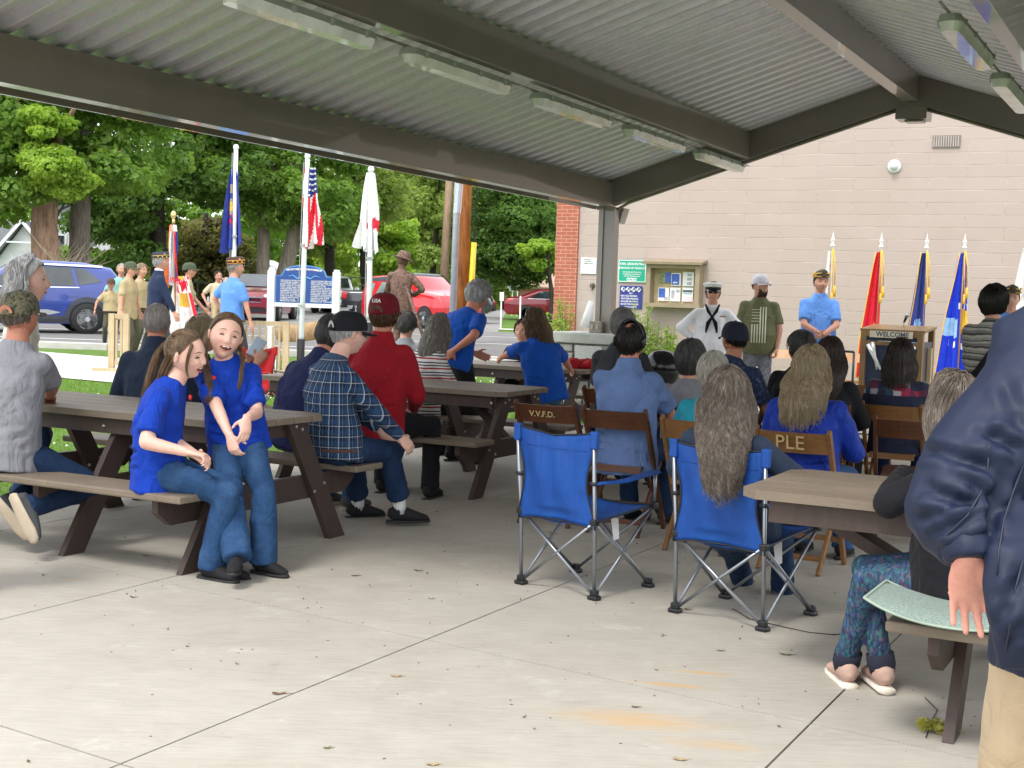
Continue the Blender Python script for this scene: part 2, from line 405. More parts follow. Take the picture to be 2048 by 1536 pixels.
sheet('parking_lot', [(-24,43.002),(-.5,43.002),(-.5,90),(-24,90)], m_asphalt('lot_asphalt', (.22,.215,.205)), .012)
sheet('path', [(-.5,45.5),(14,45.5),(14,46.6),(-.5,46.6)], M_walk, .02)
sheet('path', [(-60,44.2),(-24.1,44.2),(-24.1,45.6),(-60,45.6)], M_walk, .02)
for (x0,x1,y0,y1) in ((-40,-4.2,29.0,29.12),(-22,3,33.6,33.75),(-22,3,38.5,38.62)):
    sheet('road_marking', [(x0,y0),(x1,y0),(x1,y1),(x0,y1)], mat('road_paint', (.75,.74,.7), .7, var=.15), .02)
kb = MB()
for i in range(30): kb.box((-69+i*2.4, 26.33, hY(26.3)+.05), (2.38,.16,.16), bev=.02)
o = kb.build('kerb', mat('kerb_concrete', (.5,.48,.45), .85)); o['kind'] = 'structure'
ap = [PV(-1.2,-.705),PV(14,-.705),PV(14,-5.0),PV(1.6,-5.0)]
sheet('apron', [(p.x,p.y) for p in ap], mat('apron_concrete', (.50,.48,.44), .85, var=.08, bump=.3), .02)
# slab: separate panels with tooled joints between them
sj = [-.55,.29,1.99,3.75,5.54,7.3,8.3]
def tj(s, k): return {0:-.7,1:2.9,2:6.5,3:10.05+.124*(s-.3),4:12.32+.1*(s-3.2),5:15.6,6:19.5}[k]
sb = MB(); g_ = .0045
for i in range(len(sj)-1):
    for k in range(6):
        s0,s1 = sj[i]+g_, sj[i+1]-g_
        q = [(s0,tj(s0,k)+g_),(s1,tj(s1,k)+g_),(s1,tj(s1,k+1)-g_),(s0,tj(s0,k+1)-g_)]
        ins = [q[0],q[1],q[2],q[3]]
        top = [PV(a,b,0) for a,b in ins]; mid = [PV(a,b,-.03) for a,b in q]; bot = [PV(a,b,-.14) for a,b in q]
        sb.add(top+mid+bot, [(0,1,2,3)]+[(4+a,4+(a+1)%4,(a+1)%4,a) for a in range(4)]+[(8+a,8+(a+1)%4,4+(a+1)%4,4+a) for a in range(4)])
sb.m = 1; sb.add([PV(-.56,-.71,-.05),PV(8.31,-.71,-.05),PV(8.31,19.6,-.05),PV(-.56,19.6,-.05)],[(0,1,2,3)])
o = sb.build('pavilion_floor', [M_conc, mat('joint_dirt', (.12,.10,.08), .95)]); o['kind'] = 'structure'

# ------------------------------------------------------------ pavilion
M_bm = m_paint('brown_beam_paint', (.175,.150,.128), .3); M_bm.node_tree.nodes['Principled BSDF'].inputs['Coat Weight'].default_value = .6
M_col = m_paint('taupe_column_paint', (.23,.195,.165), .35)
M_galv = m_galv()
W2, ZE, SL = 3.61, 2.64, .32
TB = 11.2
pav = empty('pavilion', PV(0,0), 0, 'open picnic pavilion with brown steel beams and corrugated metal roof', 'pavilion')
RS = .0095
def inpav(o):
    for v in o.data.vertices:
        if v.co.z > 2.3: t_ = -((v.co-C0).dot(J)); v.co.z += RS*t_
    o.parent = pav; o.matrix_parent_inverse = Matrix.Translation(-pav.location); return o
def roofz(s): return ZE + SL*(W2-abs(s-W2))
def part(mb, name, m, smooth=False): return inpav(mb.build(name, m, None, smooth))
for s in (0.0, 2*W2):                                       # eave beams: box section with a bottom flange turned outwards
    b = MB(); b.beam(PV(s,0,ZE+.15), PV(s,TB,ZE+.15), .15, .30, bev=.006)
    part(b, 'eave_beam', M_bm)
b = MB(); b.beam(PV(W2,.1,roofz(W2)+.16), PV(W2,TB,roofz(W2)+.16), .16, .31, bev=.006); part(b, 'ridge_beam', M_bm)
for s in (1.74, 2*W2-1.74):
    b = MB(); b.beam(PV(s,.08,roofz(s)+.155), PV(s,TB,roofz(s)+.155), .1, .30, bev=.004)
    b.beam(PV(s,-.55,roofz(s)+.2), PV(s,-.08,roofz(s)+.2), .1, .16); part(b, 'purlin', M_bm)
for t in (0, 11.1):                                   # rafters
    for sg in (-1,1):
        b = MB(); sa = W2+sg*(W2+.02)
        b.beam(PV(sa,t,ZE+.16), PV(W2,t,roofz(W2)+.16), .15, .31, bev=.006)
        part(b, 'rafter', M_bm)
for t in (.0,):
    b = MB()
    for sg in (-1,1):                                       # conduit under the rafter and down the post, with a soft bend
        e = [PV(W2+sg*(W2-.0)*f, t-.02, roofz(W2+sg*W2*f)-.02) for f in (0,.25,.5,.75,.93)]
        e += [PV(W2+sg*(W2-.09), t-.02, ZE-.03), PV(W2+sg*(W2-.07), t-.02, ZE-.16), PV(W2+sg*(W2-.07), t-.02, 1.2)]
        b.tube(e, .019, 8)
    part(b, 'conduit', M_col, True)
for s in (0.0, 2*W2):                                       # posts with a flared knee at the top
    for t in (0,11.1):
        b = MB()
        for dx in (-.075,.075): b.beam(PV(s+dx,t,.0), PV(s+dx,t,ZE-.0), .012+.05, .15, up=tuple(J))
        b.beam(PV(s,t,.0), PV(s,t,ZE), .09, .1, up=tuple(J))
        b.prism([(-.1,-.02),(.1,-.02),(.16,.17),(-.16,.17)], PV(s,t-.09,ZE-.17), A, (0,0,1), -J, -.0-.18)
        part(b, 'post', M_col)
b = MB(); b.box(PV(W2,-.1,roofz(W2)-.09), (.34,.3,.17), Matrix.Rotation(-YAW,3,'Z')); b.box(PV(W2+.02,-.1,roofz(W2)-.19), (.2,.18,.02), Matrix.Rotation(-YAW,3,'Z')); part(b, 'ridge_bracket', M_bm)
# corrugated deck, ribs running from eave to ridge
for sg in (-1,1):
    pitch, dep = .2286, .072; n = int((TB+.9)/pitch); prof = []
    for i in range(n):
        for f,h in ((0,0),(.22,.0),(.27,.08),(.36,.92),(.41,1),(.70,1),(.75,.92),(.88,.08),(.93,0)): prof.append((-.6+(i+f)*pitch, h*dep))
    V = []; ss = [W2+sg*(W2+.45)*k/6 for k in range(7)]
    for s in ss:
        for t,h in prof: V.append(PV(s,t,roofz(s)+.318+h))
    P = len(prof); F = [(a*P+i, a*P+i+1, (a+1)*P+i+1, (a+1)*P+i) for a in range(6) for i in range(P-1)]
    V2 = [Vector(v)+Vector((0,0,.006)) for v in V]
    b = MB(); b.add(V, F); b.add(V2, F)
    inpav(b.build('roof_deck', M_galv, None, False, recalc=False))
b = MB()
for sg in (-1,1):
    b.beam(PV(W2+sg*(W2+.47),-.62,roofz(0)+.25-.14), PV(W2,-.62,roofz(W2)+.29), .03, .2)
    b.beam(PV(W2+sg*(W2+.47),-.62,ZE+.25-.14), PV(W2+sg*(W2+.47),TB+.3,ZE+.25-.14), .03, .18)
part(b, 'fascia', M_col)

# light fixtures (vapour-tight strips hung along the purlins)
M_lens = NT('fixture_lens'); M_lens.base(M_lens.ramp(M_lens.noise(M_lens.co(scale=(1,1,1)),5,4),[(.35,(.58,.60,.57)),(.6,(.76,.78,.75))])); M_lens.set(.22,0,.5,.6); M_lens = M_lens.m
M_fix = mat('fixture_base', (.40,.43,.40), .45, var=.06, bump=0)
def fixture(s, t, label, first=[None]):
    z = roofz(s)-.02
    if first[0] is None:
        root = empty('light_fixture', (0,0,0)); b = MB()
        def slab(l, wd, h0, h1, inset):
            m_ = MB(); r = wd/2; out = []
            for hh, k in ((h0,1),(h1,inset)):
                ring = []
                for i in range(7): a = R(90+180*i/6); ring.append(Vector((-(l/2-r)+r*k*math.cos(a), r*k*math.sin(a), hh)))
                for i in range(7): a = R(-90+180*i/6); ring.append(Vector(((l/2-r)+r*k*math.cos(a), r*k*math.sin(a), hh)))
                out.append(ring)
            n = len(out[0]); m_.add(out[0]+out[1], [tuple(range(n)), tuple(range(n,2*n))[::-1]]+[(i,(i+1)%n,(i+1)%n+n,i+n) for i in range(n)]); return m_
        hs = slab(1.56,.165,.0,.045,.8)
        for x in (-.6,-.2,.2,.6):
            for y in (-1,1): hs.box((x,y*.082,.01),(.03,.016,.04))
        hs.build('housing', M_fix, root)
        lens = slab(1.52,.152,-.002,-.062,.72).build('lens', M_lens, root)
        c = MB(); c.tube([(-1.05,.0,.05),(1.05,.0,.05)], .011, 6); c.build('conduit', M_col, root)
        first[0] = root
    else: root = copy_tree(first[0])
    root.location = PV(s,t,z+RS*t); root.rotation_euler = (0,math.asin(RS),math.pi/2-YAW)
    tag(root, label, 'light fixture', 'strip light fixtures under the pavilion roof')
def t_of(px, s, z):                                          # the t at which the line s,z crosses a picture column
    lo, hi = -1, 16
    for _ in range(50):
        mid = (lo+hi)/2; p = PV(s,mid,z)-Vector((0,0,HC)); x = 1024+FPX*p.dot(CR)/p.dot(CF)
        if p.dot(CF) <= 0.2 or (x < px if s < 4 else x > px): hi = mid
        else: lo = mid
    return (lo+hi)/2
for px,l in ((1440,'smallest strip light at the far end of the left row'),(1311,'strip light second from the far end of the left row'),(1147,'third strip light from the far end of the left row'),(917,'strip light with a bluish reflection in the left row'),(605,'strip light cut by the top edge of the photo')):
    fixture(1.60, t_of(px,1.60,roofz(1.6)-.05), l)
for tt,l in ((5.95,'nearest strip light of the right row'),(3.75,'middle strip light in the right row'),(1.6,'strip light at the right edge of the photo')):
    fixture(5.17, tt, l)
b = MB(); rz = Matrix.Rotation(-YAW,3,'Z')

# ------------------------------------------------------------ stone pier with outlet box at the post foot
M_stone = NT('field_stone'); cc = M_stone.co(); vv = M_stone.n('TexVoronoi'); vv.inputs['Scale'].default_value = 5.5; M_stone.l(cc, vv.inputs['Vector'])
M_stone.base(M_stone.mix(.6, M_stone.ramp(M_stone.noise(cc, 5, 5),[(.3,(.17,.165,.15)),(.7,(.38,.36,.32))]), M_stone.ramp(M_stone.sep(vv.outputs['Color'])[0],[(0,(.14,.15,.15)),(.5,(.36,.34,.29)),(1,(.45,.44,.42))])))
M_stone.set(.85); M_stone.bump(M_stone.noise(cc, 30, 5), .5, .02); M_stone = M_stone.m
M_cap = mat('pier_cap_concrete', (.42,.43,.40), .8, var=.15, bump=.4, bs=80)
M_mort = mat('pier_mortar', (.30,.29,.27), .9, var=.15, bump=.6)
pc = PV(-.08,.0); pier = empty('stone_pier', (pc.x,pc.y,0), -YAW, 'grey stone pier with a concrete cap around the post foot', 'stone pier')
b = MB(); b.box((0,0,1.02),(.98,.82,.13), bev=.015); b.build('cap', M_cap, pier)
b = MB(); b.box((0,0,.48),(.84,.68,.95), bev=.02); b.build('core', M_mort, pier)
b = MB(); rr = random.Random(3)
for face in range(4):
    z = .03
    while z < .92:
        h = rr.uniform(.13,.24); h = min(h, .95-z); u = -.42
        while u < .40:
            wd = min(rr.uniform(.13,.3), .42-u)
            if wd < .05: break
            cx = u+wd/2; Mx = Matrix.Rotation(R(90*face),3,'Z'); dd = .34 if face%2==0 else .42
            k = 1 if face%2==0 else .34/.42
            if not (face==0 and False): b.box(Mx @ Vector((cx*k, -dd-.01, z+h/2)), (wd*k-.018, .07, h-.018), Mx, bev=.016)
            u += wd
        z += h
b.build('stone_facing', M_stone, pier)
b = MB(); b.box((.05,-.385,.72),(.36,.035,.42), bev=.008); b.build('plaque', mat('granite_plaque', (.50,.51,.49), .6, var=.2, vs=60), pier)
ob = empty('outlet_box', PV(-.05,.16,1.16), -YAW, 'grey double outlet box on the post above the stone pier', 'outlet box')
b = MB(); b.box((0,0,0),(.155,.07,.15), bev=.008); b.build('box', M_col, ob)
b = MB(); 
for x in (-.035,.035): b.box((x,-.04,0),(.035,.012,.06), bev=.004)
b.build('cover', mat('outlet_cover', (.35,.31,.27), .4), ob)
b = MB(); b.tube([at(1172,655,17.6), at(1183,602,17.6)], [.085,.035], 10, side=(1,0,0), ry=[.03,.015]); tag(b.build('folded_umbrella', mat('white_canvas', (.75,.75,.76), .7), None, True), 'folded white canvas cone standing behind the post on the pier', 'umbrella')

# ------------------------------------------------------------ the painted block building
WD = Vector((math.cos(R(26)), -math.sin(R(26)), 0))         # wall direction (to the right, nearer)
WN = Vector((-math.sin(R(26)), -math.cos(R(26)), 0))        # faces the pavilion
wq = at(1700,500,23.1); WO = Vector((wq.x,wq.y,0))
def on_wall(px, py, out=0.0):                                # where a pixel meets the wall plane
    d = ray(px,py); o = Vector((0,0,HC)); t = (WO-o).dot(WN)/d.dot(WN); return o+d*t+WN*out
def wz(px,py): p = on_wall(px,py); return (p-WO).dot(WD), p.z
u0 = wz(1155,550)[0]; ub = wz(1111,550)[0]
bld = empty('block_building', WO, -R(26), 'long taupe painted block building with a red brick corner', 'building')
b = MB(); b.box(((u0+16)/2, 4.5, 3.2), (16-u0, 9, 6.6)); b.build('block_wall', m_block(), bld)
b = MB(); b.box(((u0+ub)/2-.002, 4.48, 3.2), (u0-ub, 9.04, 6.6)); b.build('brick_wall', m_brick(), bld)
b = MB(); b.box(((ub+16)/2,4.5,6.56),(16-ub+.4,9.4,.14)); b.build('roof_edge', M_col, bld)
vu, vz = wz(1893,283); v = MB(); v.box((vu,-.012,vz),(.44,.02,.2)); vo = v.build('vent', mat('vent_frame', (.22,.19,.17), .5), bld)
v = MB()
for i in range(11): v.box((vu-.19+i*.038,-.028,vz),(.016,.02,.17))
v.build('vent_louvre', mat('vent_slat', (.42,.36,.32), .5), vo)
lp = on_wall(1789,333); wl_ = empty('wall_lamp', lp, -R(26), 'small round white lamp high on the block wall', 'wall lamp')
b = MB(); b.lathe([(.0,-.0),(.11,0),(.11,.03),(.09,.045),(0,.045)], 20, (0,0,0), Matrix.Rotation(R(90),3,'X')); b.build('base', mat('lamp_white', (.72,.74,.74), .4), wl_, True)
b = MB(); b.ell((0,-.07,0),(.07,.07,.07)); b.build('bulb_cover', mat('lamp_glass', (.62,.66,.66), .15), wl_, True)
hk = on_wall(1185,571,.01); b = MB(); b.lathe([(.04,0),(.05,.03),(.02,.04)],12,hk,Matrix.Rotation(R(90),3,'X')); b.tube([hk+WN*.03, hk+WN*.09+WD*.02, hk+WN*.1+Vector((0,0,-.08))+WD*.05], .014, 8)
tag(b.build('water_tap', mat('dull_brass', (.12,.10,.08), .5, .6), None, True), 'small dark water tap on the wall beside the brick corner', 'tap')
# signs
def text_mesh(txt, size, mat_, parent, loc, rot, name='lettering', align='CENTER', ext=.0015, bold=False, sx=1.0, spacing=1.0):
    cu = bpy.data.curves.new('t','FONT'); cu.body = txt; cu.size = size; cu.align_x = align; cu.align_y = 'CENTER'; cu.extrude = ext
    cu.space_character = spacing
    if bold: cu.offset = size*.018
    cu.resolution_u = 2
    o = bpy.data.objects.new('t', cu); COL.objects.link(o); dg = bpy.context.evaluated_depsgraph_get(); dg.update()
    me = bpy.data.meshes.new_from_object(o.evaluated_get(dg)); bpy.data.objects.remove(o)
    if sx != 1.0:
        for v in me.vertices: v.co.x *= sx
    me.materials.clear()
    r = link_mesh(name, me, mat_, parent); r.location = loc; r.rotation_euler = rot; return r
def squish(txt, size, width): return width/(max(len(txt),1)*size*.56)
def wallsign(px0,py0,px1,py1, name, label, cat, mats, lines, border=None, out=.02):
    ua,za = wz(px0,py0); ub_,zb = wz(px1,py1); wd, hg = abs(ub_-ua), abs(za-zb)
    c = WO+WD*(ua+ub_)/2+Vector((0,0,(za+zb)/2))
    e = empty(name, c, -R(26), label, cat)
    b = MB(); b.box((0,-out,0),(wd,.012,hg), bev=.004); b.build('panel', mats[0], e)
    if border:
        b = MB(); t_ = border
        for sx in (-1,1): b.box((sx*(wd/2-t_*1.3),-out-.009,0),(t_,.006,hg-t_*1.6))
        for sz in (-1,1): b.box((0,-out-.009,sz*(hg/2-t_*1.3)),(wd-t_*3.6,.006,t_))
        b.build('border', mats[1], e)
    for (tx, sz, x, z, mi, *k) in lines:
        text_mesh(tx, sz*hg, mats[mi], e, (x*wd,-out-.009,z*hg), (R(90),0,0), align=k[0] if k else 'CENTER', bold=True, sx=(k[1] if len(k)>1 else 1))
    return e, wd, hg
M_wh = mat('sign_white', (.82,.83,.82), .5, bump=0, var=.03); M_gr = mat('sign_green', (.0,.36,.22), .45, bump=0, var=.05); M_nv = mat('sign_navy', (.025,.04,.26), .45, bump=0, var=.06)
M_tx = mat('sign_ink', (.08,.1,.12), .6, bump=0); M_cy = mat('sign_cyan', (.2,.5,.55), .5, bump=0)
wallsign(1163,515,1193,548, 'notice_sign', 'small white printed notice on the wall left of the post', 'sign', [M_wh, M_tx, M_cy],
  [('Welcome to', .10,-.05,.38,1),('our park and', .09,-.05,.27,1),('playground area', .09,0,.16,1),('~~~~~~ ~~~~~', .1,0,0,2),('~~~~~ ~~~~~~~', .1,0,-.12,2),('~~~~~~~ ~~~~', .1,0,-.24,2),('~~~~~', .1,0,-.37,2)])
e,wd,hg = wallsign(1238,519,1293,566, 'park_sign', 'green park name sign with a white border on the block wall', 'sign', [M_gr, M_wh],
  [('KARL GENSON PARK', .15,0,.31,1,'CENTER',.82),('BOROUGH OF VENANGO', .13,0,.13,1,'CENTER',.82),('Park closed at dusk. All rules of the', .075,0,-.04,1,'CENTER',.8),('borough apply to every visitor here', .075,0,-.13,1,'CENTER',.8),('at all times. Please keep it clean', .075,0,-.22,1,'CENTER',.8)], .012)
b = MB(); b.box((0,-.03,-.36*hg),(wd*.34,.006,hg*.12)); b.build('label_plate', M_wh, e)
text_mesh('THANK YOU', .075*hg, M_gr, e, (0,-.036,-.36*hg), (R(90),0,0), bold=True)
e,wd,hg = wallsign(1241,571,1284,618, 'rules_sign', 'navy blue park rules sign with four white circles on top', 'sign', [M_nv, M_wh],
  [('NO', .1,0,.17,1),('•BICYCLE RIDING', .105,-.45,.05,1,'LEFT',.95),('•SKATEBOARDING', .105,-.45,-.07,1,'LEFT',.95),('•ROLLER BLADING', .105,-.45,-.19,1,'LEFT',.95),('•SCOOTER RIDING', .105,-.45,-.31,1,'LEFT',.95),('ON COURTS', .105,0,-.43,1)])
for i in range(4):
    b = MB(); x = (-.34+i*.228)*wd; Mx = Matrix.Rotation(R(90),3,'X'); b.lathe([(0,0),(.085*wd*1.15,0),(.085*wd*1.15,.006),(0,.006)], 18, (x,-.026,.34*hg), Mx); b.build('circle', M_wh, e)
    b = MB(); b.tube([(x-.02,-.036,.34*hg-.03),(x+.01,-.036,.34*hg+.04),(x+.03,-.036,.34*hg-.02)], .006, 4); b.tube([(x-.05,-.036,.34*hg-.05),(x+.05,-.036,.34*hg+.05)], .005, 4); b.build('pictogram', M_nv, e)
# glazed bulletin board
ua,za = wz(1303,521); ub2,zb = wz(1405,617); wd, hg = ub2-ua, za-zb; cb = WO+WD*(ua+ub2)/2+Vector((0,0,(za+zb)/2))
bb = empty('bulletin_board', cb, -R(26), 'tan wooden bulletin board with a little roof on the block wall', 'bulletin board')
M_tan = mat('tan_board_paint', (.30,.235,.155), .55, var=.1); M_cork = mat('tan_backing', (.50,.41,.23), .8, var=.1)
b = MB(); b.box((0,-.01,0),(wd*.9,.02,hg*.9)); b.build('backing', M_cork, bb)
b = MB()
for sx in (-1,1): b.box((sx*(wd/2-.04),-.12,-.02),(.08,.24,hg-.1))
b.box((0,-.13,-hg/2+.035),(wd+.04,.26,.07)); b.box((0,-.12,hg/2-.1),(wd-.16,.24,.07)); b.build('frame', M_tan, bb)
b = MB(); b.box((0,-.16,hg/2-.02),(wd+.12,.36,.045), Matrix.Rotation(R(9),3,'X')); b.build('roof', M_tan, bb)
M_pb = mat('poster_blue', (.05,.13,.5), .5, bump=0, var=.3, vs=14); M_pg = mat('poster_photo', (.22,.25,.13), .5, bump=0, var=.6, vs=22); M_pp = mat('poster_pink', (.7,.6,.62), .6, bump=0); M_gy = mat('poster_grey', (.4,.42,.44), .6, bump=0)
def flyer(px0,py0,px1,py1, label, base_, bits):
    p0 = on_wall(px0,py0,.05); p1 = on_wall(px1,py1,.05); c = (p0+p1)/2; wd = (p1-p0).dot(WD); hg = p0.z-p1.z
    e = empty('flyer', c, -R(26), label, 'flyer', 'flyers pinned in the bulletin board'); b = MB(); b.box((0,0,0),(wd,.003,hg)); b.build('paper', base_, e)
    for (x,z,w_,h_,m_) in bits: b = MB(); b.box((x*wd,-.0035,z*hg),(w_*wd,.003,h_*hg)); b.build('printed_area', m_, e)
    return e
flyer(1321,544,1344,566,'landscape photo flyer at the top left of the board', M_pg, [(.25,0,.45,.9,M_pb)])
flyer(1345,546,1363,572,'blue flyer at the top middle of the board', M_wh, [(-.05,0,.8,.85,M_pb),(-.05,-.25,.5,.1,M_wh)])
flyer(1368,544,1389,573,'white flyer with grey seals at the top right', M_wh, [(.1,.3,.4,.18,M_gy),(.1,0,.4,.18,M_gy),(.1,-.3,.4,.18,M_gy)])
flyer(1319,575,1339,602,'blue and white flyer at the bottom left', M_wh, [(-.15,.1,.6,.7,M_pb),(.25,-.3,.35,.25,M_gy)])
flyer(1342,575,1362,603,'white flyer with small print at the bottom middle', M_wh, [(.25,.25,.3,.2,M_gy),(.25,-.2,.3,.2,M_pp),(-.2,0,.3,.6,M_gy)])
flyer(1367,575,1387,604,'flyer with a dark skyline band at the bottom right', M_wh, [(0,.25,.9,.15,M_tx),(0,.08,.8,.08,M_cy),(0,-.3,.9,.35,M_pp)])
# ------------------------------------------------------------ trees
M_barkg = m_bark('bark_grey', (.07,.06,.05), (.19,.17,.14)); M_barkd = m_bark('bark_dark', (.015,.012,.01), (.05,.042,.034)); M_barkp = m_bark('bark_pale', (.12,.105,.08), (.30,.26,.20))
M_barkr = m_bark('bark_peeled', (.12,.08,.055), (.38,.25,.17))
L_mid = m_leaf('leaves_mid', (.13,.24,.045), (.29,.45,.09)); L_dark = m_leaf('leaves_dark', (.075,.155,.036), (.18,.30,.065))
L_br = m_leaf('leaves_bright', (.20,.35,.04), (.42,.56,.09)); L_olive = m_leaf('leaves_olive', (.12,.13,.04), (.25,.23,.08)); L_pale = m_leaf('leaves_pale', (.19,.29,.065), (.40,.48,.14))
def leafcloud(centres, radii, n, size, seed, flat=.55):
    """n bent leaves spread through overlapping clumps; numpy"""
    g = np.random.default_rng(seed); C = np.array(centres); Rr = np.array(radii)
    wgt = Rr**2; idx = g.choice(len(C), n, p=wgt/wgt.sum())
    d = g.normal(size=(n,3)); d /= np.linalg.norm(d,axis=1)[:,None]
    rad = Rr[idx]*g.uniform(.35,1.05,n)**.45
    rad *= 1+.35*vnoise(d*2.2+C[idx]*.7, seed)
    P = C[idx] + d*rad[:,None]*np.array([1,1,flat])
    nrm = d*np.array([.5,.5,.9]) + g.normal(size=(n,3))*.55 + np.array([0,0,.35]); nrm /= np.linalg.norm(nrm,axis=1)[:,None]
    t = g.normal(size=(n,3)); t -= nrm*(t*nrm).sum(1)[:,None]; t /= np.linalg.norm(t,axis=1)[:,None]; b = np.cross(nrm,t)
    s = size*g.uniform(.6,1.35,n)[:,None]
    V = np.stack([P - t*s*.55, P + b*s*.42 + nrm*s*.10, P + t*s*.6 - nrm*s*.06, P - b*s*.42 + nrm*s*.08], 1).reshape(-1,3)
    F = np.arange(n*4).reshape(-1,4); F = np.concatenate([F[:,[0,1,2]],F[:,[0,2,3]]])
    return V, F
def crown_clumps(c, r, n, cr, seed, shell=.55):
    g = np.random.default_rng(seed); out = []; rad = []
    for i in range(n):
        d = g.normal(size=3); d /= np.linalg.norm(d); k = g.uniform(shell,1.0)
        out.append((c[0]+d[0]*r[0]*k, c[1]+d[1]*r[1]*k, c[2]+d[2]*r[2]*k)); rad.append(cr*g.uniform(.6,1.35))
    return out, rad
def tree(px, Y, label, crowns, nleaf, lsize, leafm, trunkm, tr=.35, th=6, pz=None, cat='tree', group='trees across the road', name='tree', lean=0, twin=0, nbr=7, seed=1, drop=.9):
    """crowns: list of (dx, dy, z, rx, ry, rz, clumps, clump radius)"""
    p = G(px, 600) if False else at(px, 560, Y); base = Vector((p.x, Y, hY(Y)))
    root = empty(name, base, 0, label, cat, group); b = MB(); g = random.Random(seed)
    def trunk(x0, ln, r):
        pts = [Vector((x0+ln*f+.12*math.sin(5*f+seed), .1*math.sin(3*f), th*f)) for f in (0,.06,.25,.5,.75,1)]
        b.tube(pts, [r*1.45,r*1.1,r,r*.92,r*.8,r*.6], 12); return pts[-1], pts[3]
    top, midp = trunk(0, lean, tr)
    if twin: trunk(-twin, -twin*.9, tr*.85)
    for i in range(nbr):
        c = crowns[i % len(crowns)]; a = g.uniform(0,6.28)
        e = Vector((c[0]+c[3]*.7*math.cos(a), c[1]+c[4]*.7*math.sin(a), c[2]+c[5]*g.uniform(-.5,.6)))
        s_ = midp.lerp(top, g.uniform(.1,1)); m_ = s_.lerp(e,.5)+Vector((0,0,.5*g.random()))
        b.tube([s_, m_, e], [tr*.38, tr*.22, tr*.06], 6)
    b.build('trunk', trunkm, root, True)
    C, Rd = [], []
    for j,c in enumerate(crowns):
        c = (c[0],c[1],c[2]-drop)+tuple(c[3:])
        a_, r_ = crown_clumps(c[:3], c[3:6], c[6], c[7], seed*31+j); C += a_; Rd += r_
    V, F = leafcloud(C, Rd, int(nleaf*1.7), lsize*.78, seed)
    o = link_mesh('crown', np_mesh('crown', V, F), leafm, root); return root
# (crown dx,dy,z are relative to the trunk foot)
tree(92, 46, 'large maple with a split peeling trunk, farthest left of the trees', [(-3.2,0,6.4,3.2,3,2.6,24,1.1),(1.2,-1,6.4,2.1,2.5,2.0,16,.85),(-.5,-1.5,5.4,2.0,1,1.0,12,.6),(0,0,9.5,5,4,3,16,1.4)], 20000, .26, L_mid, M_barkr, .48, 6, seed=2)
tree(163, 47, 'tall grey tree trunk standing just right of the peeling maple', [(0,1,8.2,3.0,3,2.6,18,1.1)], 7000, .26, L_mid, M_barkg, .36, 8, seed=3, nbr=5, drop=1.6)
tree(100, 48, 'bright green young maple overhanging the blue car', [(1.9,-4,4.7,1.25,1.2,.9,18,.5),(1.2,-4,5.8,1.3,.9,.8,10,.5)], 6000, .20, L_br, M_barkg, .12, 4.6, seed=5, nbr=5, drop=.1)
tree(312, 56, 'dark oak behind the flag carried by the scouts', [(-1.6,0,5.8,2.7,2.6,2.5,24,1.0),(2.2,0,7.2,2.6,2.4,2.0,18,1.0),(-.2,1,9.8,4,3,2.6,14,1.3),(-1.2,-.5,3.8,1.6,1.3,1.0,8,.8)], 17000, .26, L_dark, M_barkd, .34, 7.5, seed=7)
tree(262, 60, 'loose mid green tree between the blue car and the dark oak', [(-.8,0,5.2,2.4,2,2.6,20,.95),(-1.5,0,2.6,2.2,1.5,1.2,10,.8)], 10000, .26, L_mid, M_barkd, .22, 5.6, seed=8)
tree(405, 66, 'olive brown leaved tree behind the grey house gable', [(-.4,0,3.6,2.6,2,1.9,18,.9),(1.0,0,3.0,1.8,1.5,1.2,10,.7)], 8000, .25, L_olive, M_barkd, .2, 4.5, seed=9)
tree(558, 58, 'big forked maple with two pale trunks behind the donor board', [(-1.8,0,6.8,3.0,2.8,2.3,24,1.0),(1.6,0,6.2,2.4,2.4,2.0,18,.95),(0,0,9.6,4.5,3,2.6,14,1.4)], 16000, .25, L_mid, M_barkp, .34, 6.4, seed=11, twin=.55, lean=.9)
tree(655, 64, 'yellow green maple with a slim dark trunk behind the middle flagpole', [(.8,0,6.4,2.6,2.4,1.9,20,1.0),(.2,0,9.5,3.5,3,2.5,12,1.3),(-.6,0,4.6,1.3,1.2,.9,8,.7)], 11000, .26, L_pale, M_barkd, .26, 6, seed=13)
tree(728, 74, 'low bright maple over the black pickup', [(0,0,4.2,3.0,2.4,1.8,20,.95),(1.6,0,2.9,1.6,1.4,1.1,8,.8)], 9000, .27, L_br, M_barkd, .2, 4.5, seed=14)
tree(800, 92, 'tall pale green tree behind the statue', [(0,0,7,3.8,3,4.2,26,1.3),(2.5,0,11,3.4,3,3,14,1.5)], 10000, .36, L_pale, M_barkd, .3, 8, seed=15)
tree(868, 84, 'feathery light green tree behind the tan utility pole', [(0,0,5.5,2.8,2.4,3.8,24,1.1),(.5,0,10,2.6,2.4,2.4,10,1.3)], 10000, .3, L_pale, M_barkd, .2, 7, seed=16)
tree(968, 62, 'dark round maple beside the brick corner', [(1.0,0,4.9,2.0,1.8,2.0,34,.85),(2.2,0,4.2,1.4,1.3,1.7,20,.7),(1.6,0,2.9,1.3,1.0,.8,14,.55),(.3,-.4,3.6,1.1,1.2,1.5,16,.6),(1,0,8.2,2.2,2,1.6,12,1.0)], 22000, .21, L_dark, M_barkd, .17, 5, seed=17, drop=.6)
tree(1100, 58, 'bright green maple branch low beside the brick corner', [(-.4,0,2.9,.95,.8,.6,12,.4)], 2500, .17, L_br, M_barkd, .1, 3, seed=19, nbr=3, drop=0)
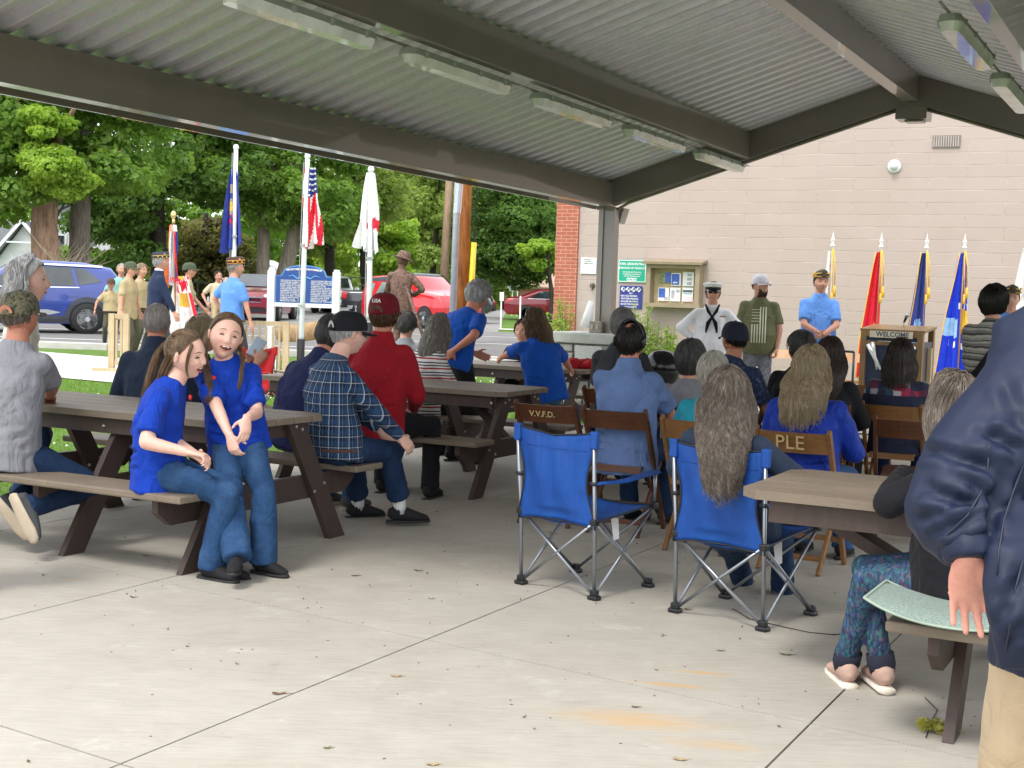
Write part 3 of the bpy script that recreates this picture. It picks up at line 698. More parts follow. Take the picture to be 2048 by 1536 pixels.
tree(1010, 88, 'light green tree behind the dark maple', [(0,0,6,4.5,3,4.5,26,1.4)], 7000, .36, L_pale, M_barkd, .25, 6, seed=20)
tree(382, 92, 'pale tree far behind the parade flag', [(0,0,5.5,3.2,2.4,3.6,24,1.3)], 7000, .34, L_mid, M_barkd, .2, 6, seed=23)
# dry twiggy bush under the big maples
g = random.Random(5); b = MB(); tw = at(200,520,44); 
for i in range(90):
    p = Vector((tw.x-1.3+g.uniform(-.6,.6), 44+g.uniform(-.4,.4), hY(44)+g.uniform(0,1.5))); q = p+Vector((g.uniform(-1.3,1.5), g.uniform(-.5,.5), g.uniform(.1,1.5))); mm = p.lerp(q,.5)+Vector((g.uniform(-.2,.2),0,g.uniform(-.1,.2)))
    b.tube([p,mm,q],[.02,.014,.004],4)
tag(b.build('dry_bush', mat('dry_twig', (.30,.24,.17), .9), None), 'bare tan twigs of a dry bush under the two big trunks', 'bush')
# the wood beyond: a mass of leaves nobody could count
C, Rd = [], []; gg = np.random.default_rng(40)
for i in range(120):
    x = gg.uniform(-75, 12); y = gg.uniform(100,118); z = 1.5+10*gg.uniform(0,1)**1.4; C.append((x,y,z)); Rd.append(gg.uniform(2.0,3.8))
V, F = leafcloud(C, Rd, 42000, .62, 41, .8); o = link_mesh('far_wood', np_mesh('far_wood', V, F), L_mid); o['kind'] = 'stuff'
C, Rd = [], []
for i in range(60):
    x = gg.uniform(-60, 10); C.append((x,gg.uniform(84,98),gg.uniform(.8,2.4))); Rd.append(gg.uniform(.9,1.7))
V, F = leafcloud(C, Rd, 16000, .36, 42, .8); o = link_mesh('undergrowth', np_mesh('undergrowth', V, F), L_pale); o['kind'] = 'stuff'
# wall-side plants
def wallplant(px, py, h, label, wd=.22, seed=1, leafm=None, Y=None):
    p = on_wall(px, py, .45); base = Vector((p.x,p.y,hY(p.y)))
    if Y: q = at(px,py,Y); base = Vector((q.x,Y,hY(Y)))
    root = empty('plant', base, 0, label, 'plant', 'plants along the block wall'); g = random.Random(seed); b = MB(); C=[]; Rd=[]
    for i in range(7):
        e = Vector((g.uniform(-wd,wd), g.uniform(-.12,.12), h*g.uniform(.7,1.0))); b.tube([(0,0,0), e*.5+Vector((.02,0,0)), e], [.012,.008,.003], 5)
        for k in range(8): f = .35+.65*k/7; C.append(tuple(e*f)); Rd.append(.05+.05*(1-f)+.02)
    b.build('stem', mat('green_stem', (.12,.2,.05), .7), root); V,F = leafcloud(C,Rd,650,.045,seed,1.0)
    link_mesh('foliage', np_mesh('foliage',V,F), leafm or L_br, root)
L_bri2 = m_leaf('leaves_lime', (.22,.34,.05), (.45,.55,.16))
for i,(px,py,h,l,wd) in enumerate(((1148,640,1.35,'tall feathery plant between brick corner and post',.13),(1128,660,1.0,'thin feathery plant right at the brick corner',.1),(1229,640,1.25,'leafy plant just right of the post',.12),(1303,660,1.3,'leafy plant below the left edge of the bulletin board',.2),(1320,650,1.05,'second leafy plant under the bulletin board',.16),(1353,680,.95,'small plant left of the sailor',.12),(1374,690,.6,'lowest plant hidden beside the sailor elbow',.12))):
    wallplant(px,py,h,l,wd,seed=50+i,leafm=L_bri2)
wallplant(1112,720,1.15,'yellow green shrub between brick corner and stone pier',.16,seed=70,leafm=L_bri2,Y=20.5)
# clover flowers and grass blades on the near lawn
g = np.random.default_rng(9); n = 26000
s_ = g.uniform(-9.5,-.6,n); t_ = g.uniform(-3.8,9.8,n); X = C0.x+A.x*s_-J.x*t_; Y = C0.y+A.y*s_-J.y*t_
ok = ~((t_>-2.75)&(t_<.95)&(s_<-4.4)); X,Y = X[ok],Y[ok]; n = len(X); Z = np.interp(Y,_YS,_ZS)
an = g.uniform(0,6.28,n); h = g.uniform(.03,.085,n); wdt = .007
dx, dy = np.cos(an)*wdt, np.sin(an)*wdt; lx, ly = g.normal(0,.025,n), g.normal(0,.025,n)
V = np.stack([np.stack([X-dx,Y-dy,Z],1), np.stack([X+dx,Y+dy,Z],1), np.stack([X+lx,Y+ly,Z+h],1)],1).reshape(-1,3)
L_gr = m_leaf('grass_blades', (.10,.20,.025), (.22,.36,.06)); o = link_mesh('grass', np_mesh('grass', V, np.arange(n*3).reshape(-1,3)), L_gr); o['kind'] = 'stuff'
n = 1900; s_ = g.uniform(-10,-.7,n); t_ = g.uniform(-4.2,7.5,n); X = C0.x+A.x*s_-J.x*t_; Y = C0.y+A.y*s_-J.y*t_
cl = vnoise(np.stack([X*.5,Y*.5,0*X],1), 3); ok = ~((t_>-2.75)&(t_<.95)&(s_<-4.4)) & (cl > -.25); X,Y = X[ok],Y[ok]; Z = np.interp(Y,_YS,_ZS)
b = MB()
for x,y,z in zip(X,Y,Z):
    r = .014; zz = z+random.uniform(.05,.08); b.add([(x-r,y,zz),(x+r,y,zz),(x,y-r,zz),(x,y+r,zz),(x,y,zz+r*1.1),(x,y,zz-r)], [(0,2,4),(2,1,4),(1,3,4),(3,0,4),(2,0,5),(1,2,5),(3,1,5),(0,3,5)])
o = b.build('clover_flowers', mat('clover_white', (.80,.80,.70), .8, bump=0)); o['kind'] = 'stuff'
# ------------------------------------------------------------ houses beyond the road
M_sid = mat('white_siding', (.55,.57,.58), .7, var=.06); M_roofg = mat('grey_shingle', (.11,.115,.12), .9, var=.25, vs=18, bump=.5, bs=90); M_sidg = mat('grey_siding', (.14,.17,.19), .7, var=.08)
M_win = m_glass('house_window'); M_trim = mat('white_trim', (.72,.74,.76), .5, bump=0, var=.03)
def gable_house(x0, x1, Y, dep, hw, rise, label, wallm, roofm, axis='x', name='house', wins=()):
    z0 = hY(Y)-.1; e = empty(name, ((x0+x1)/2, Y+dep/2, z0), 0, label, 'house', None); L = x1-x0; b = MB()
    if axis == 'x':     # ridge left-right
        b.prism([(-dep/2,0),(dep/2,0),(dep/2,hw),(0,hw+rise),(-dep/2,hw)], (-L/2,0,0), (0,1,0), (0,0,1), (1,0,0), L); b.build('wall', wallm, e)
        r = MB()
        for sg in (-1,1): r.beam((-L/2-.3, sg*(dep/4+.1), hw+rise/2-.04+.1),(L/2+.3, sg*(dep/4+.1), hw+rise/2-.04+.1), math.hypot(dep/2+.35,rise), .14, up=(0, sg*rise, dep/2))
    else:
        b.prism([(-L/2,0),(L/2,0),(L/2,hw),(0,hw+rise),(-L/2,hw)], (0,-dep/2,0), (1,0,0), (0,0,1), (0,1,0), dep); b.build('wall', wallm, e)
        r = MB()
        for sg in (-1,1): r.beam((sg*(L/4+.1), -dep/2-.3, hw+rise/2+.06),(sg*(L/4+.1), dep/2+.3, hw+rise/2+.06), math.hypot(L/2+.35,rise), .14, up=(sg*rise, 0, L/2))
    r.build('roof', roofm, e)
    for (x,z,w_,h_) in wins:
        f = MB(); f.box((x,-dep/2-.03,z),(w_+.2,.06,h_+.2)); fo = f.build('window', M_trim, e)
        f = MB(); f.box((x,-dep/2-.06,z),(w_,.04,h_)); f.build('pane', M_win, fo)
        f = MB(); f.box((x,-dep/2-.085,z),(.05,.02,h_)); f.box((x,-dep/2-.085,z),(w_,.02,.05)); f.build('glazing_bar', M_trim, fo)
    return e
p = at(25,500,70)
gable_house(p.x-6.5, p.x+1.3, 70, 6, 2.9, 1.1, 'white house with grey roof behind the left maple', M_sid, M_roofg, 'x', wins=((-1.5,1.6,.9,1.3),(.6,1.6,.9,1.3),(2.6,1.6,.8,1.2),(-3,1.6,.9,1.3)))
h2 = gable_house(p.x+.0, p.x+2.4, 68.2, 3, 2.2, 1.6, 'small white gabled porch wing of the left house', M_sid, M_roofg, 'y', wins=((0,1.3,.8,1.1),))
b = MB()
for sg in (-1,1): b.beam((0,-1.78,4.02),(sg*1.5,-1.78,2.25),.08,.16)
b.beam((-.75,-1.78,2.95),(.75,-1.78,2.95),.05,.08); b.build('bargeboard', M_trim, h2)
q = at(135,500,72); gable_house(q.x-1.6, q.x+2.2, 72, 5, 4.2, .9, 'white two storey house behind the peeling trunk', M_sid, M_roofg, 'y', wins=((-.8,2.9,.7,1.1),(.9,2.9,.7,1.1),(0,1.1,1.4,1.3)))
q = at(410,560,82); h = gable_house(q.x-1.9, q.x+2.2, 82, 6, 1.35, 1.15, 'little dark grey house with a steep white edged gable', M_sidg, M_roofg, 'x')
z = 1.35
for (gx, gw, gh) in ((-.35,1.5,1.75),):
    b = MB(); b.prism([(-gw/2,-1.35),(gw/2,-1.35),(gw/2,.0),(0,gh-.35),(-gw/2,.0)], (gx,-3.35,z), (1,0,0),(0,0,1),(0,1,0), .4); b.build('gable_wall', M_sidg, h)
    b = MB()
    for sg in (-1,1): b.beam((gx,-3.45,z+gh-.28),(gx+sg*(gw/2+.12),-3.45,z-.12),.14,.14)
    b.beam((gx-gw/2,-3.42,z-.02),(gx+gw/2,-3.42,z-.02),.1,.1)
    for x in (-.5,0,.5): b.beam((gx+x,-3.41,0),(gx+x,-3.41,z-.05),.09,.09)
    b.build('gable_trim', M_trim, h)
    b = MB(); b.box((gx-.25,-3.38,.6),(.36,.06,.9)); b.box((gx+.25,-3.38,.6),(.36,.06,.9)); b.build('window', M_win, h)
q = at(512,545,78); gable_house(q.x-1.8, q.x+2.2, 78, 5, 1.1, .75, 'low house with a tan shingle roof behind the maroon car', M_sid, mat('tan_shingle', (.36,.25,.19), .9, var=.2, vs=14), 'x')
q = at(517,530,84); gable_house(q.x-1.6, q.x+1.6, 84, 5, 1.9, .7, 'white gable showing above the tan roof', M_trim, mat('pale_roof', (.5,.52,.55), .8), 'y')
q = at(1052,560,95); gable_house(q.x-1.0, q.x+3.2, 95, 8, 1.55, 1.2, 'salmon coloured house far down the street', mat('salmon_stucco', (.56,.27,.22), .8), mat('tan_roof2', (.45,.30,.24), .9), 'x')
q = at(240,545,58); b = MB(); 
for i in range(14): b.beam((q.x-2.2+i*.55,58,hY(58)),(q.x-2.2+i*.55,58,hY(58)+1.25),.05,.05)
for z in (.2,1.2): b.beam((q.x-2.3,58,hY(58)+z),(q.x+5.2,58,hY(58)+z),.05,.05)
tag(b.build('wire_fence', mat('dark_green_metal', (.03,.06,.04), .5)), 'thin dark wire fence behind the scouts', 'fence')
b = MB(); q = at(725,552,66)
for i in range(9): b.beam((q.x-3.4+i*.95,66,hY(66)),(q.x-3.4+i*.95,66,hY(66)+1.7),.05,.05)
for z in (.9,1.3,1.65): b.beam((q.x-3.5,66,hY(66)+z),(q.x+4.4,66,hY(66)+z),.04,.06)
tag(b.build('rail_fence', mat('green_rail', (.10,.17,.11), .5)), 'green rail fence behind the pickup truck', 'fence')

# ------------------------------------------------------------ vehicles
M_tyre = mat('tyre_rubber', (.018,.018,.018), .85, bump=.4, bs=120); M_rim = mat('alloy_rim', (.62,.64,.67), .3, .8, bump=0); M_clad = mat('black_cladding', (.045,.05,.06), .6, bump=.2)
M_dark = mat('gap_black', (.008,.008,.009), .7, bump=0); M_chrome = mat('bright_trim', (.75,.77,.8), .15, 1, bump=0, var=.03); M_red_l = mat('tail_lamp_red', (.45,.015,.02), .15, bump=0, coat=.6); M_headl = mat('head_lamp', (.6,.63,.66), .1, bump=0, coat=.8)
def wheel(parent, x, y, r, wd=.22, spokes=5, sg=1):
    e = MB(); Mx = Matrix.Rotation(R(90),3,'X')
    e.lathe([(r*.62,-wd/2),(r*.93,-wd/2),(r,-wd/2+.04),(r,wd/2-.04),(r*.93,wd/2),(r*.62,wd/2)], 32, (0,0,0), Mx)
    w_ = e.build('tyre', M_tyre, None, True)
    root = bpy.data.objects.new('wheel', None); COL.objects.link(root); root.parent = parent; root.location = (x,y,r); w_.parent = root
    rm = MB(); yo = -sg*(wd/2-.03)
    rm.lathe([(r*.60,-.02),(r*.66,-.02),(r*.66,.02),(r*.60,.02)], 28, (0,-sg*(wd/2-.02),0), Mx)
    for k in range(spokes):
        a = 2*math.pi*k/spokes
        for da in (-.16,.16):
            rm.beam((math.cos(a)*.05*r,yo,math.sin(a)*.05*r), (math.cos(a+da)*.62*r,yo,math.sin(a+da)*.62*r), .05, .04+.02, up=(0,1,0))
    rm.lathe([(0,0),(.16*r,0),(.16*r,.03),(0,.03)], 14, (0,yo-(.015 if sg>0 else -.015),0), Mx)
    rm.build('rim', M_rim, root)
    d = MB(); d.lathe([(0,-.01),(r*.63,-.01),(r*.63,.01),(0,.01)], 24, (0,-sg*(wd/2-.07),0), Mx); d.build('brake_disc', M_dark, root)
class Car:
    """length along x (front at -x when nose='l'), width along y; profile given as (x, ztop) and (x, zbot)"""
    def __init__(s, name, label, cat, L, W, top, bot, belt, H, paint, loc, rz, plan=.06):
        s.L, s.W, s.top, s.bot, s.belt, s.H = L, W, np.array(top), np.array(bot), belt, H
        s.plan = plan; s.root = empty(name, loc, rz, label, cat, None); V = []; xs = sorted(set([round(x,3) for x in np.linspace(-L/2,L/2,46)]+[round(t[0],3) for t in top]+[round(t[0],3) for t in bot])); K = 22
        for x in xs:
            zt, zb = np.interp(x, s.top[:,0], s.top[:,1]), np.interp(x, s.bot[:,0], s.bot[:,1])
            for k in range(K):
                f = k/(K-1); zz = zb+(zt-zb)*f; wv = s.hw(x, zz, zt, zb); V.append((x,-wv,zz))
            for k in range(K)[::-1]:
                f = k/(K-1); zz = zb+(zt-zb)*f; wv = s.hw(x, zz, zt, zb); V.append((x,wv,zz))
        n = 2*K; b = MB(); b.add(V, [(i*n+k,i*n+(k+1)%n,(i+1)*n+(k+1)%n,(i+1)*n+k) for i in range(len(xs)-1) for k in range(n)]+[tuple(range(n)), tuple(range((len(xs)-1)*n,len(xs)*n))[::-1]])
        o = b.build('body', paint, s.root, True); 
        try: o.data.set_sharp_from_angle(angle=R(50))
        except Exception: pass
        s.body = o
    def hw(s, x, z, zt=None, zb=None):
        if zt is None: zt, zb = np.interp(x, s.top[:,0], s.top[:,1]), np.interp(x, s.bot[:,0], s.bot[:,1])
        e = min(1, max(0,(s.L/2-abs(x))/ .5)); pl = 1-s.plan*1.6*(1-e)**2
        sd = np.interp(z, [.15,.35,.7,s.belt,s.H], [.93,.98,1,.965,.73]); h = s.W/2*pl*sd
        edge = min(1,(zt-z)/.10) if zt-z < .10 else 1; h *= (.86+.14*math.sqrt(max(0,edge))) if edge < 1 else 1
        return float(h)
    def side(s, name, poly, mat_, sg=-1, out=.006, parent=None, th=.012):
        bm = bmesh.new(); f = bm.faces.new([bm.verts.new((x,0,z)) for x,z in poly]); bmesh.ops.triangulate(bm, faces=bm.faces[:])
        for _ in range(3): bmesh.ops.subdivide_edges(bm, edges=[e for e in bm.edges if e.calc_length() > .14], cuts=1); bmesh.ops.triangulate(bm, faces=bm.faces[:])
        for v in bm.verts: v.co.y = sg*(s.hw(v.co.x, v.co.z)+out)
        bmesh.ops.recalc_face_normals(bm, faces=bm.faces); me = bpy.data.meshes.new(name); bm.to_mesh(me); bm.free()
        for p_ in me.polygons:
            if p_.normal.y*sg < 0: p_.flip()
        return link_mesh(name, me, mat_, parent or s.root)
    def arch(s, x, r, ro, mat_, sg=-1, zc=None, out=.012):
        zc = zc or r*.92; b = MB(); N = 16
        for i in range(N):
            a0, a1 = R(-12+204*i/N), R(-12+204*(i+1)/N); vs = []
            for a,rr in ((a0,r),(a1,r),(a1,ro),(a0,ro)):
                X, Z = x+rr*math.cos(a), zc+rr*math.sin(a); vs.append((X, sg*(s.hw(X,max(.2,Z))+out), Z))
            b.add(vs, [(0,1,2,3)])
        b.build('wheel_arch', mat_, s.root)
    def well(s, x, r, sg=-1, zc=None):
        zc = zc or r*.9; b = MB(); n = 24; vs = [(x, sg*(s.hw(x,.6)+.008), zc)] + [(x+r*math.cos(2*math.pi*i/n), sg*(s.hw(x+r*math.cos(2*math.pi*i/n),max(.2,zc+r*math.sin(2*math.pi*i/n)))+.008), max(.12,zc+r*math.sin(2*math.pi*i/n))) for i in range(n)]
        b.add(vs, [(0,1+i,1+(i+1)%n) for i in range(n)]); b.build('wheel_well', M_dark, s.root)
    def wheels(s, xf, xr, r, spokes=5, front=None):
        for x in (xf,xr):
            for sg in (1,-1):
                s.well(x, r*1.12, -sg); wheel(s.root, x, -sg*(s.W/2-.07), r, .22, spokes, sg)
# blue SUV, nose to the left: rear wheel shows at (175,640)
M_blue = m_paint('blue_car_paint', (.018,.045,.26), .3)
Yc = 31.6; pw = at(174,665,Yc); zc = hY(Yc)
L = 4.65; xr = 1.38
top = [(-2.32,.75),(-2.25,.92),(-1.55,1.04),(-1.05,1.10),(-.25,1.58),(.4,1.68),(1.3,1.66),(1.95,1.55),(2.15,1.32),(2.28,1.08),(2.32,.9)]
bot = [(-2.32,.45),(-2.2,.25),(-1.8,.22),(1.9,.24),(2.25,.38),(2.32,.5)]
c = Car('parked_suv', 'blue sport utility vehicle parked nose left behind the grey haired woman', 'car', L, 1.84, top, bot, 1.05, 1.69, M_blue, (pw.x-xr*math.cos(R(26))-.92*math.sin(R(26))*1.0, Yc-xr*math.sin(R(26))+.92*math.cos(R(26)), zc), R(26))
c.wheels(-1.33, xr, .355, 5)
c.arch(xr,.40,.50,M_clad); c.arch(-1.33,.40,.50,M_clad)
c.side('sill', [(-.9,.26),(.96,.26),(.96,.42),(-.9,.42)], M_clad); c.side('sill_trim', [(-.7,.44),(.55,.44),(.8,.5),(.5,.56),(-.7,.52)], mat('silver_trim', (.5,.52,.55), .3, .5, bump=0))
c.side('rear_bumper', [(1.84,.3),(2.2,.4),(2.25,.62),(1.9,.62)], M_clad)
for nm, poly in (('window', [(-.78,1.08),(.15,1.10),(.15,1.52),(-.28,1.50)]),('window', [(.23,1.10),(1.12,1.12),(1.02,1.54),(.23,1.53)]),('window', [(1.2,1.13),(1.72,1.22),(1.36,1.50),(1.1,1.54)])): c.side(nm, poly, m_glass('car_glass'), out=.008)
c.side('roof_rail', [(-.3,1.585),(1.75,1.555),(1.75,1.60),(-.3,1.625)], M_chrome, out=.03); c.side('belt_trim', [(-.8,1.045),(1.2,1.07),(1.2,1.09),(-.8,1.07)], M_chrome, out=.012)
c.side('tail_lamp', [(1.82,.98),(2.24,.86),(2.28,.98),(2.0,1.05)], M_red_l, out=.014); c.side('door_handle', [(.95,.86),(1.2,.87),(1.2,.91),(.95,.90)], M_blue, out=.03); c.side('door_gap', [(.19,.45),(.2,.45),(.2,1.08),(.19,1.08)], M_dark)
b = MB(); b.capsule((1.55,-.1,1.66),(1.7,-.1,1.74),.02,.012); b.build('aerial', M_dark, c.root)
# maroon SUV seen from the front
M_mar = m_paint('maroon_paint', (.20,.008,.018), .25)
def frontcar(name, label, px, pyb, Y, rz, paint, L=4.6, W=1.85, H=1.68, grille=True):
    p = at(px, pyb, Y); top = [(-2.28,.8),(-2.2,.98),(-1.3,1.12),(-1.0,1.14),(-.4,1.58),(.3,H),(1.5,H-.05),(2.0,1.4),(2.28,1.0)]
    bot = [(-2.28,.42),(-2.2,.25),(2.2,.25),(2.28,.4)]
    c = Car(name, label, 'car', L, W, top, bot, 1.1, H, paint, (p.x, Y, hY(Y)), rz); c.wheels(-1.35,1.35,.36)
    b = MB()
    ws = [(-1.0,1.15),(-.42,1.55)]; b.add([(-1.03,-.72,1.17),(-1.03,.72,1.17),(-.40,.6,1.59),(-.40,-.6,1.59)], [(0,1,2,3)]); b.build('windscreen', m_glass('car_glass'), c.root)
    b = MB(); b.box((-2.285,0,.72),(.03,1.0,.2)); b.box((-2.285,0,.4),(.03,1.3,.16)); b.build('grille', M_dark, c.root)
    b = MB(); b.box((-2.305,0,.80),(.02,1.15,.035)); b.box((-2.305,0,.64),(.02,1.0,.025)); b.build('chrome_bar', M_chrome, c.root)
    for sg in (-1,1): b = MB(); b.ell((-2.2,sg*.72,.84),(.09,.19,.09)); b.build('headlight', M_headl, c.root, True)
    for sg in (-1,1): b = MB(); b.ell((-2.24,sg*.72,.48),(.05,.1,.07)); b.build('fog_lamp', M_dark, c.root, True)
    for sg in (-1,1): b = MB(); b.ell((-.75,sg*1.02,1.12),(.1,.12,.09)); b.build('wing_mirror', paint, c.root, True)
    for nm, poly in (('window', [(-.6,1.14),(.2,1.16),(.2,1.52),(-.25,1.5)]),('window', [(.28,1.16),(1.2,1.18),(1.1,1.54),(.28,1.53)])):
        for sg in (-1,1): c.side(nm, poly, m_glass('car_glass'), sg)
    return c
frontcar('parked_suv', 'maroon car facing the viewer behind the man in the blue polo', 522, 612, 48, R(88), M_mar, H=1.6)
frontcar('parked_suv', 'light silver car half hidden behind the right post of the donor board', 668, 602, 62, R(96), m_paint('silver_paint', (.62,.64,.65), .3), W=1.8)
# black pickup, tail to the left
M_blk = m_paint('black_car_paint', (.022,.026,.032), .22)
Yp = 52; p = at(733,630,Yp); top = [(-2.9,1.12),(-1.15,1.14),(-1.12,1.16),(-1.0,1.75),(-.6,1.86),(.8,1.84),(1.35,1.25),(2.7,1.12),(2.85,.85)]; bot = [(-2.9,.55),(2.7,.4),(2.85,.5)]
c = Car('pickup_truck', 'black pickup truck parked behind the flagpole with its tail to the left', 'pickup truck', 5.8, 1.98, top, bot, 1.2, 1.86, M_blk, (p.x+1.95, Yp+1, hY(Yp)), R(-4)); c.wheels(-1.85,1.8,.40,6)
c.side('tail_lamp', [(-2.88,.82),(-2.7,.80),(-2.68,1.06),(-2.88,1.08)], M_red_l, out=.014)
for poly in ([(-.95,1.24),(-.15,1.24),(-.15,1.7),(-.85,1.7)],[(-.08,1.24),(.85,1.24),(.6,1.7),(-.08,1.7)]): c.side('window', poly, m_glass('car_glass'))
b = MB(); b.box((-2.96,0,.62),(.14,1.8,.16), bev=.03); b.build('bumper', M_chrome, c.root); b = MB(); b.tube([(-1.15,-.9,1.2),(-1.45,-.9,1.16)],.03,6); b.build('bed_rail', M_blk, c.root)
# red compact SUV, nose right
M_redc = m_paint('red_car_paint', (.55,.012,.02), .25)
Yr = 45; p = at(772,632,Yr); top = [(-2.1,.95),(-2.05,1.5),(-1.95,1.65),(-.8,1.71),(.45,1.68),(.98,1.22),(1.9,1.08),(2.1,.85)]; bot = [(-2.1,.42),(-2.0,.3),(1.9,.28),(2.1,.42)]
c = Car('parked_suv', 'bright red compact car with black roof parked behind the statue', 'car', 4.2, 1.8, top, bot, 1.08, 1.70, M_redc, (p.x+1.1, Yr+.2, hY(Yr)), R(-46)); c.wheels(-1.28,1.29,.35)
c.side('roof_side', [(-1.95,1.48),(.35,1.52),(.2,1.63),(-.8,1.67),(-1.88,1.58)], M_clad, out=.01); c.side('sill', [(-2.0,.32),(1.9,.32),(1.9,.46),(-2.0,.46)], M_clad)
for poly in ([(-1.78,1.10),(-1.45,1.10),(-1.45,1.42),(-1.62,1.42)],[(-1.25,1.08),(-.4,1.08),(-.4,1.46),(-1.1,1.45)],[(-.32,1.08),(.72,1.08),(.3,1.45),(-.32,1.46)]): c.side('window', poly, m_glass('pale_glass', (.22,.30,.30), .08))
b = MB(); b.ell((.62,-.98,1.1),(.12,.09,.09)); b.build('wing_mirror', M_dark, c.root, True); c.side('door_handle', [(-.1,.92),(.12,.92),(.12,.96),(-.1,.96)], M_redc, out=.03)
b = MB(); b.box((-.9,-.4,1.72),(.35,.3,.04)); b.box((0,-.45,1.70),(.25,.2,.04)); b.build('roof_panel', M_chrome, c.root)
for sg in (-1,1): b = MB(); b.box((-2.08,sg*.72,1.0),(.06,.2,.2), bev=.03); b.build('tail_lamp', M_red_l, c.root)
# maroon sedan at the right, tail to the left
Ys = 60; p = at(1053,626,Ys); top = [(-2.35,.85),(-2.25,1.0),(-1.7,1.06),(-.85,1.38),(-.2,1.44),(.5,1.40),(1.2,1.02),(2.1,.85),(2.35,.7)]; bot = [(-2.35,.42),(-2.2,.25),(2.2,.22),(2.35,.4)]
c = Car('parked_sedan', 'dark red sedan parked on the street left of the brick corner', 'car', 4.7, 1.8, top, bot, .98, 1.45, M_mar, (p.x+1.35, Ys+.9, hY(Ys)), 0); c.wheels(-1.35,1.38,.33)
for poly in ([(-1.25,1.0),(-.35,1.0),(-.35,1.33),(-.75,1.31)],[(-.27,1.0),(.85,1.0),(.4,1.33),(-.27,1.34)]): c.side('window', poly, m_glass('car_glass'))
c.side('belt_trim', [(-1.3,.965),(.9,.965),(.9,.985),(-1.3,.985)], M_chrome, out=.01); c.side('tail_lamp', [(-2.3,.78),(-1.95,.82),(-2.0,.94),(-2.3,.92)], M_red_l, out=.012)

# ------------------------------------------------------------ poles, posts and street signs
def pole(name, label, cat, px0, py0, px1, py1, Y, r0, r1, m, ztop=None, grp=None, extra=None):
    a = at(px0,py0,Y); bt = Vector((a.x, Y, hY(Y)-.05)); tp = at(px1,py1,Y); d = (tp-bt); tp = bt+d*((ztop-bt.z)/d.z)
    b = MB(); b.tube([bt, bt.lerp(tp,.5), tp], [r0,(r0+r1)/2,r1], 14); root = empty(name, bt, 0, label, cat, grp)
    for v in range(len(b.v)): b.v[v] = tuple(Vector(b.v[v])-bt)
    b.build('pole', m, root, True); return root, bt, tp
M_pole = m_bark('utility_pole_wood', (.20,.065,.02), (.48,.19,.06)); M_polet = m_bark('weathered_pole', (.34,.22,.14), (.52,.36,.25))
pr_, bt, tp = pole('utility_pole', 'orange brown wooden utility pole with a yellow guard', 'utility pole', 922,600,931,380, 34, .165, .14, M_pole, 10)
b = MB(); gx = .21; b.tube([(gx,-.1,0),(gx+.07,-.1,2.55)], .07, 10); b.build('cable_guard', mat('yellow_guard', (.80,.58,.02), .4, bump=0), pr_, True)
b = MB(); b.tube([(gx+.07,-.1,2.55),(gx+.2,-.1,9)], .02, 6); b.build('guy_cable', M_dark, pr_)
r_, bt, tp = pole('service_mast', 'pale grey metal mast just left of the orange utility pole', 'mast', 906,600,915,380, 33, .085, .075, mat('galv_grey', (.50,.54,.60), .4, .3), 9)
b = MB(); b.tube([(.03,0,3.2),(.06,0,3.9)], .095, 12); b.box((.16,0,3.95),(.16,.06,.06)); b.build('collar', mat('galv_grey', (.50,.54,.60), .4, .3), r_)
r_, bt, tp = pole('utility_pole', 'tan weathered utility pole with a little tag left of the grey mast', 'utility pole', 884,600,898,380, 62, .20, .16, M_polet, 12)
b = MB(); b.box((-.2,-.22,1.15),(.25,.03,.75)); b.build('tag_plate', mat('pole_tag', (.6,.58,.5), .6), r_)
for (px,pt,pb,Yq,l) in ((1002,586,640,47,'short white stake with a tag beside the dark red sedan'),(1040,592,636,44,'thin white stake in front of the sedan wheel')):
    a = at(px,pb,Yq); t2 = at(px+1,pt,Yq); b = MB(); b.beam((a.x,Yq,hY(Yq)-.02),(t2.x,Yq,t2.z),.05,.05)
    if px < 1010: b.box((a.x,Yq-.03,t2.z-.12),(.14,.02,.3))
    tag(b.build('stake', M_wh), l, 'stake')
a = at(1030,575,70); sg_ = empty('street_sign', (a.x,70,hY(70)), 0, 'grey backs of two small street signs above the red sedan', 'street sign'); b = MB()
for dx in (-.12,.14): b.beam((dx,0,0),(dx,0,1.55),.05,.05)
b.build('post', M_wh, sg_); b = MB(); b.lathe([(0,0),(.28,0),(.28,.02),(0,.02)],8,(-.12,-.06,1.5),Matrix.Rotation(R(90),3,'X')); b.build('sign_back', mat('sign_grey', (.42,.45,.47), .4), sg_)

# ------------------------------------------------------------ donor board
Yd = 24.5; pl = at(541,640,Yd); pr2 = at(672,640,Yd); zg = hY(Yd)
xl, xrr = pl.x, pr2.x; wd = xrr-xl
db = empty('donor_board', ((xl+xrr)/2, Yd, zg), R(-3), 'blue donor board with an arched top between two white posts', 'sign board')
ptop = at(541,540,Yd).z-zg; b0 = at(600,607,Yd).z-zg; t0_ = at(600,552,Yd).z-zg; tA = at(600,530,Yd).z-zg
for sg in (-1,1):
    b = MB(); b.box((sg*wd/2,0,ptop/2),(.13,.13,ptop), bev=.01); b.box((sg*wd/2,0,ptop+.02),(.10,.10,.04), bev=.015); b.build('post', mat('post_white', (.80,.82,.84), .4, bump=0, var=.03), db)
b = MB(); b.box((0,0,b0-.03),(wd-.13,.09,.07)); b.build('rail', M_wh, db)
hw = wd/2-.075
arc = [(-hw,b0),(hw,b0),(hw,t0_),(hw-.1,t0_),(hw-.13,t0_+.06)]+[((hw-.13)*math.cos(R(a)), t0_+.06+(tA-t0_-.06)*math.sin(R(a))) for a in range(12,180,12)]+[(-hw+.13,t0_+.06),(-hw+.1,t0_),(-hw,t0_)]
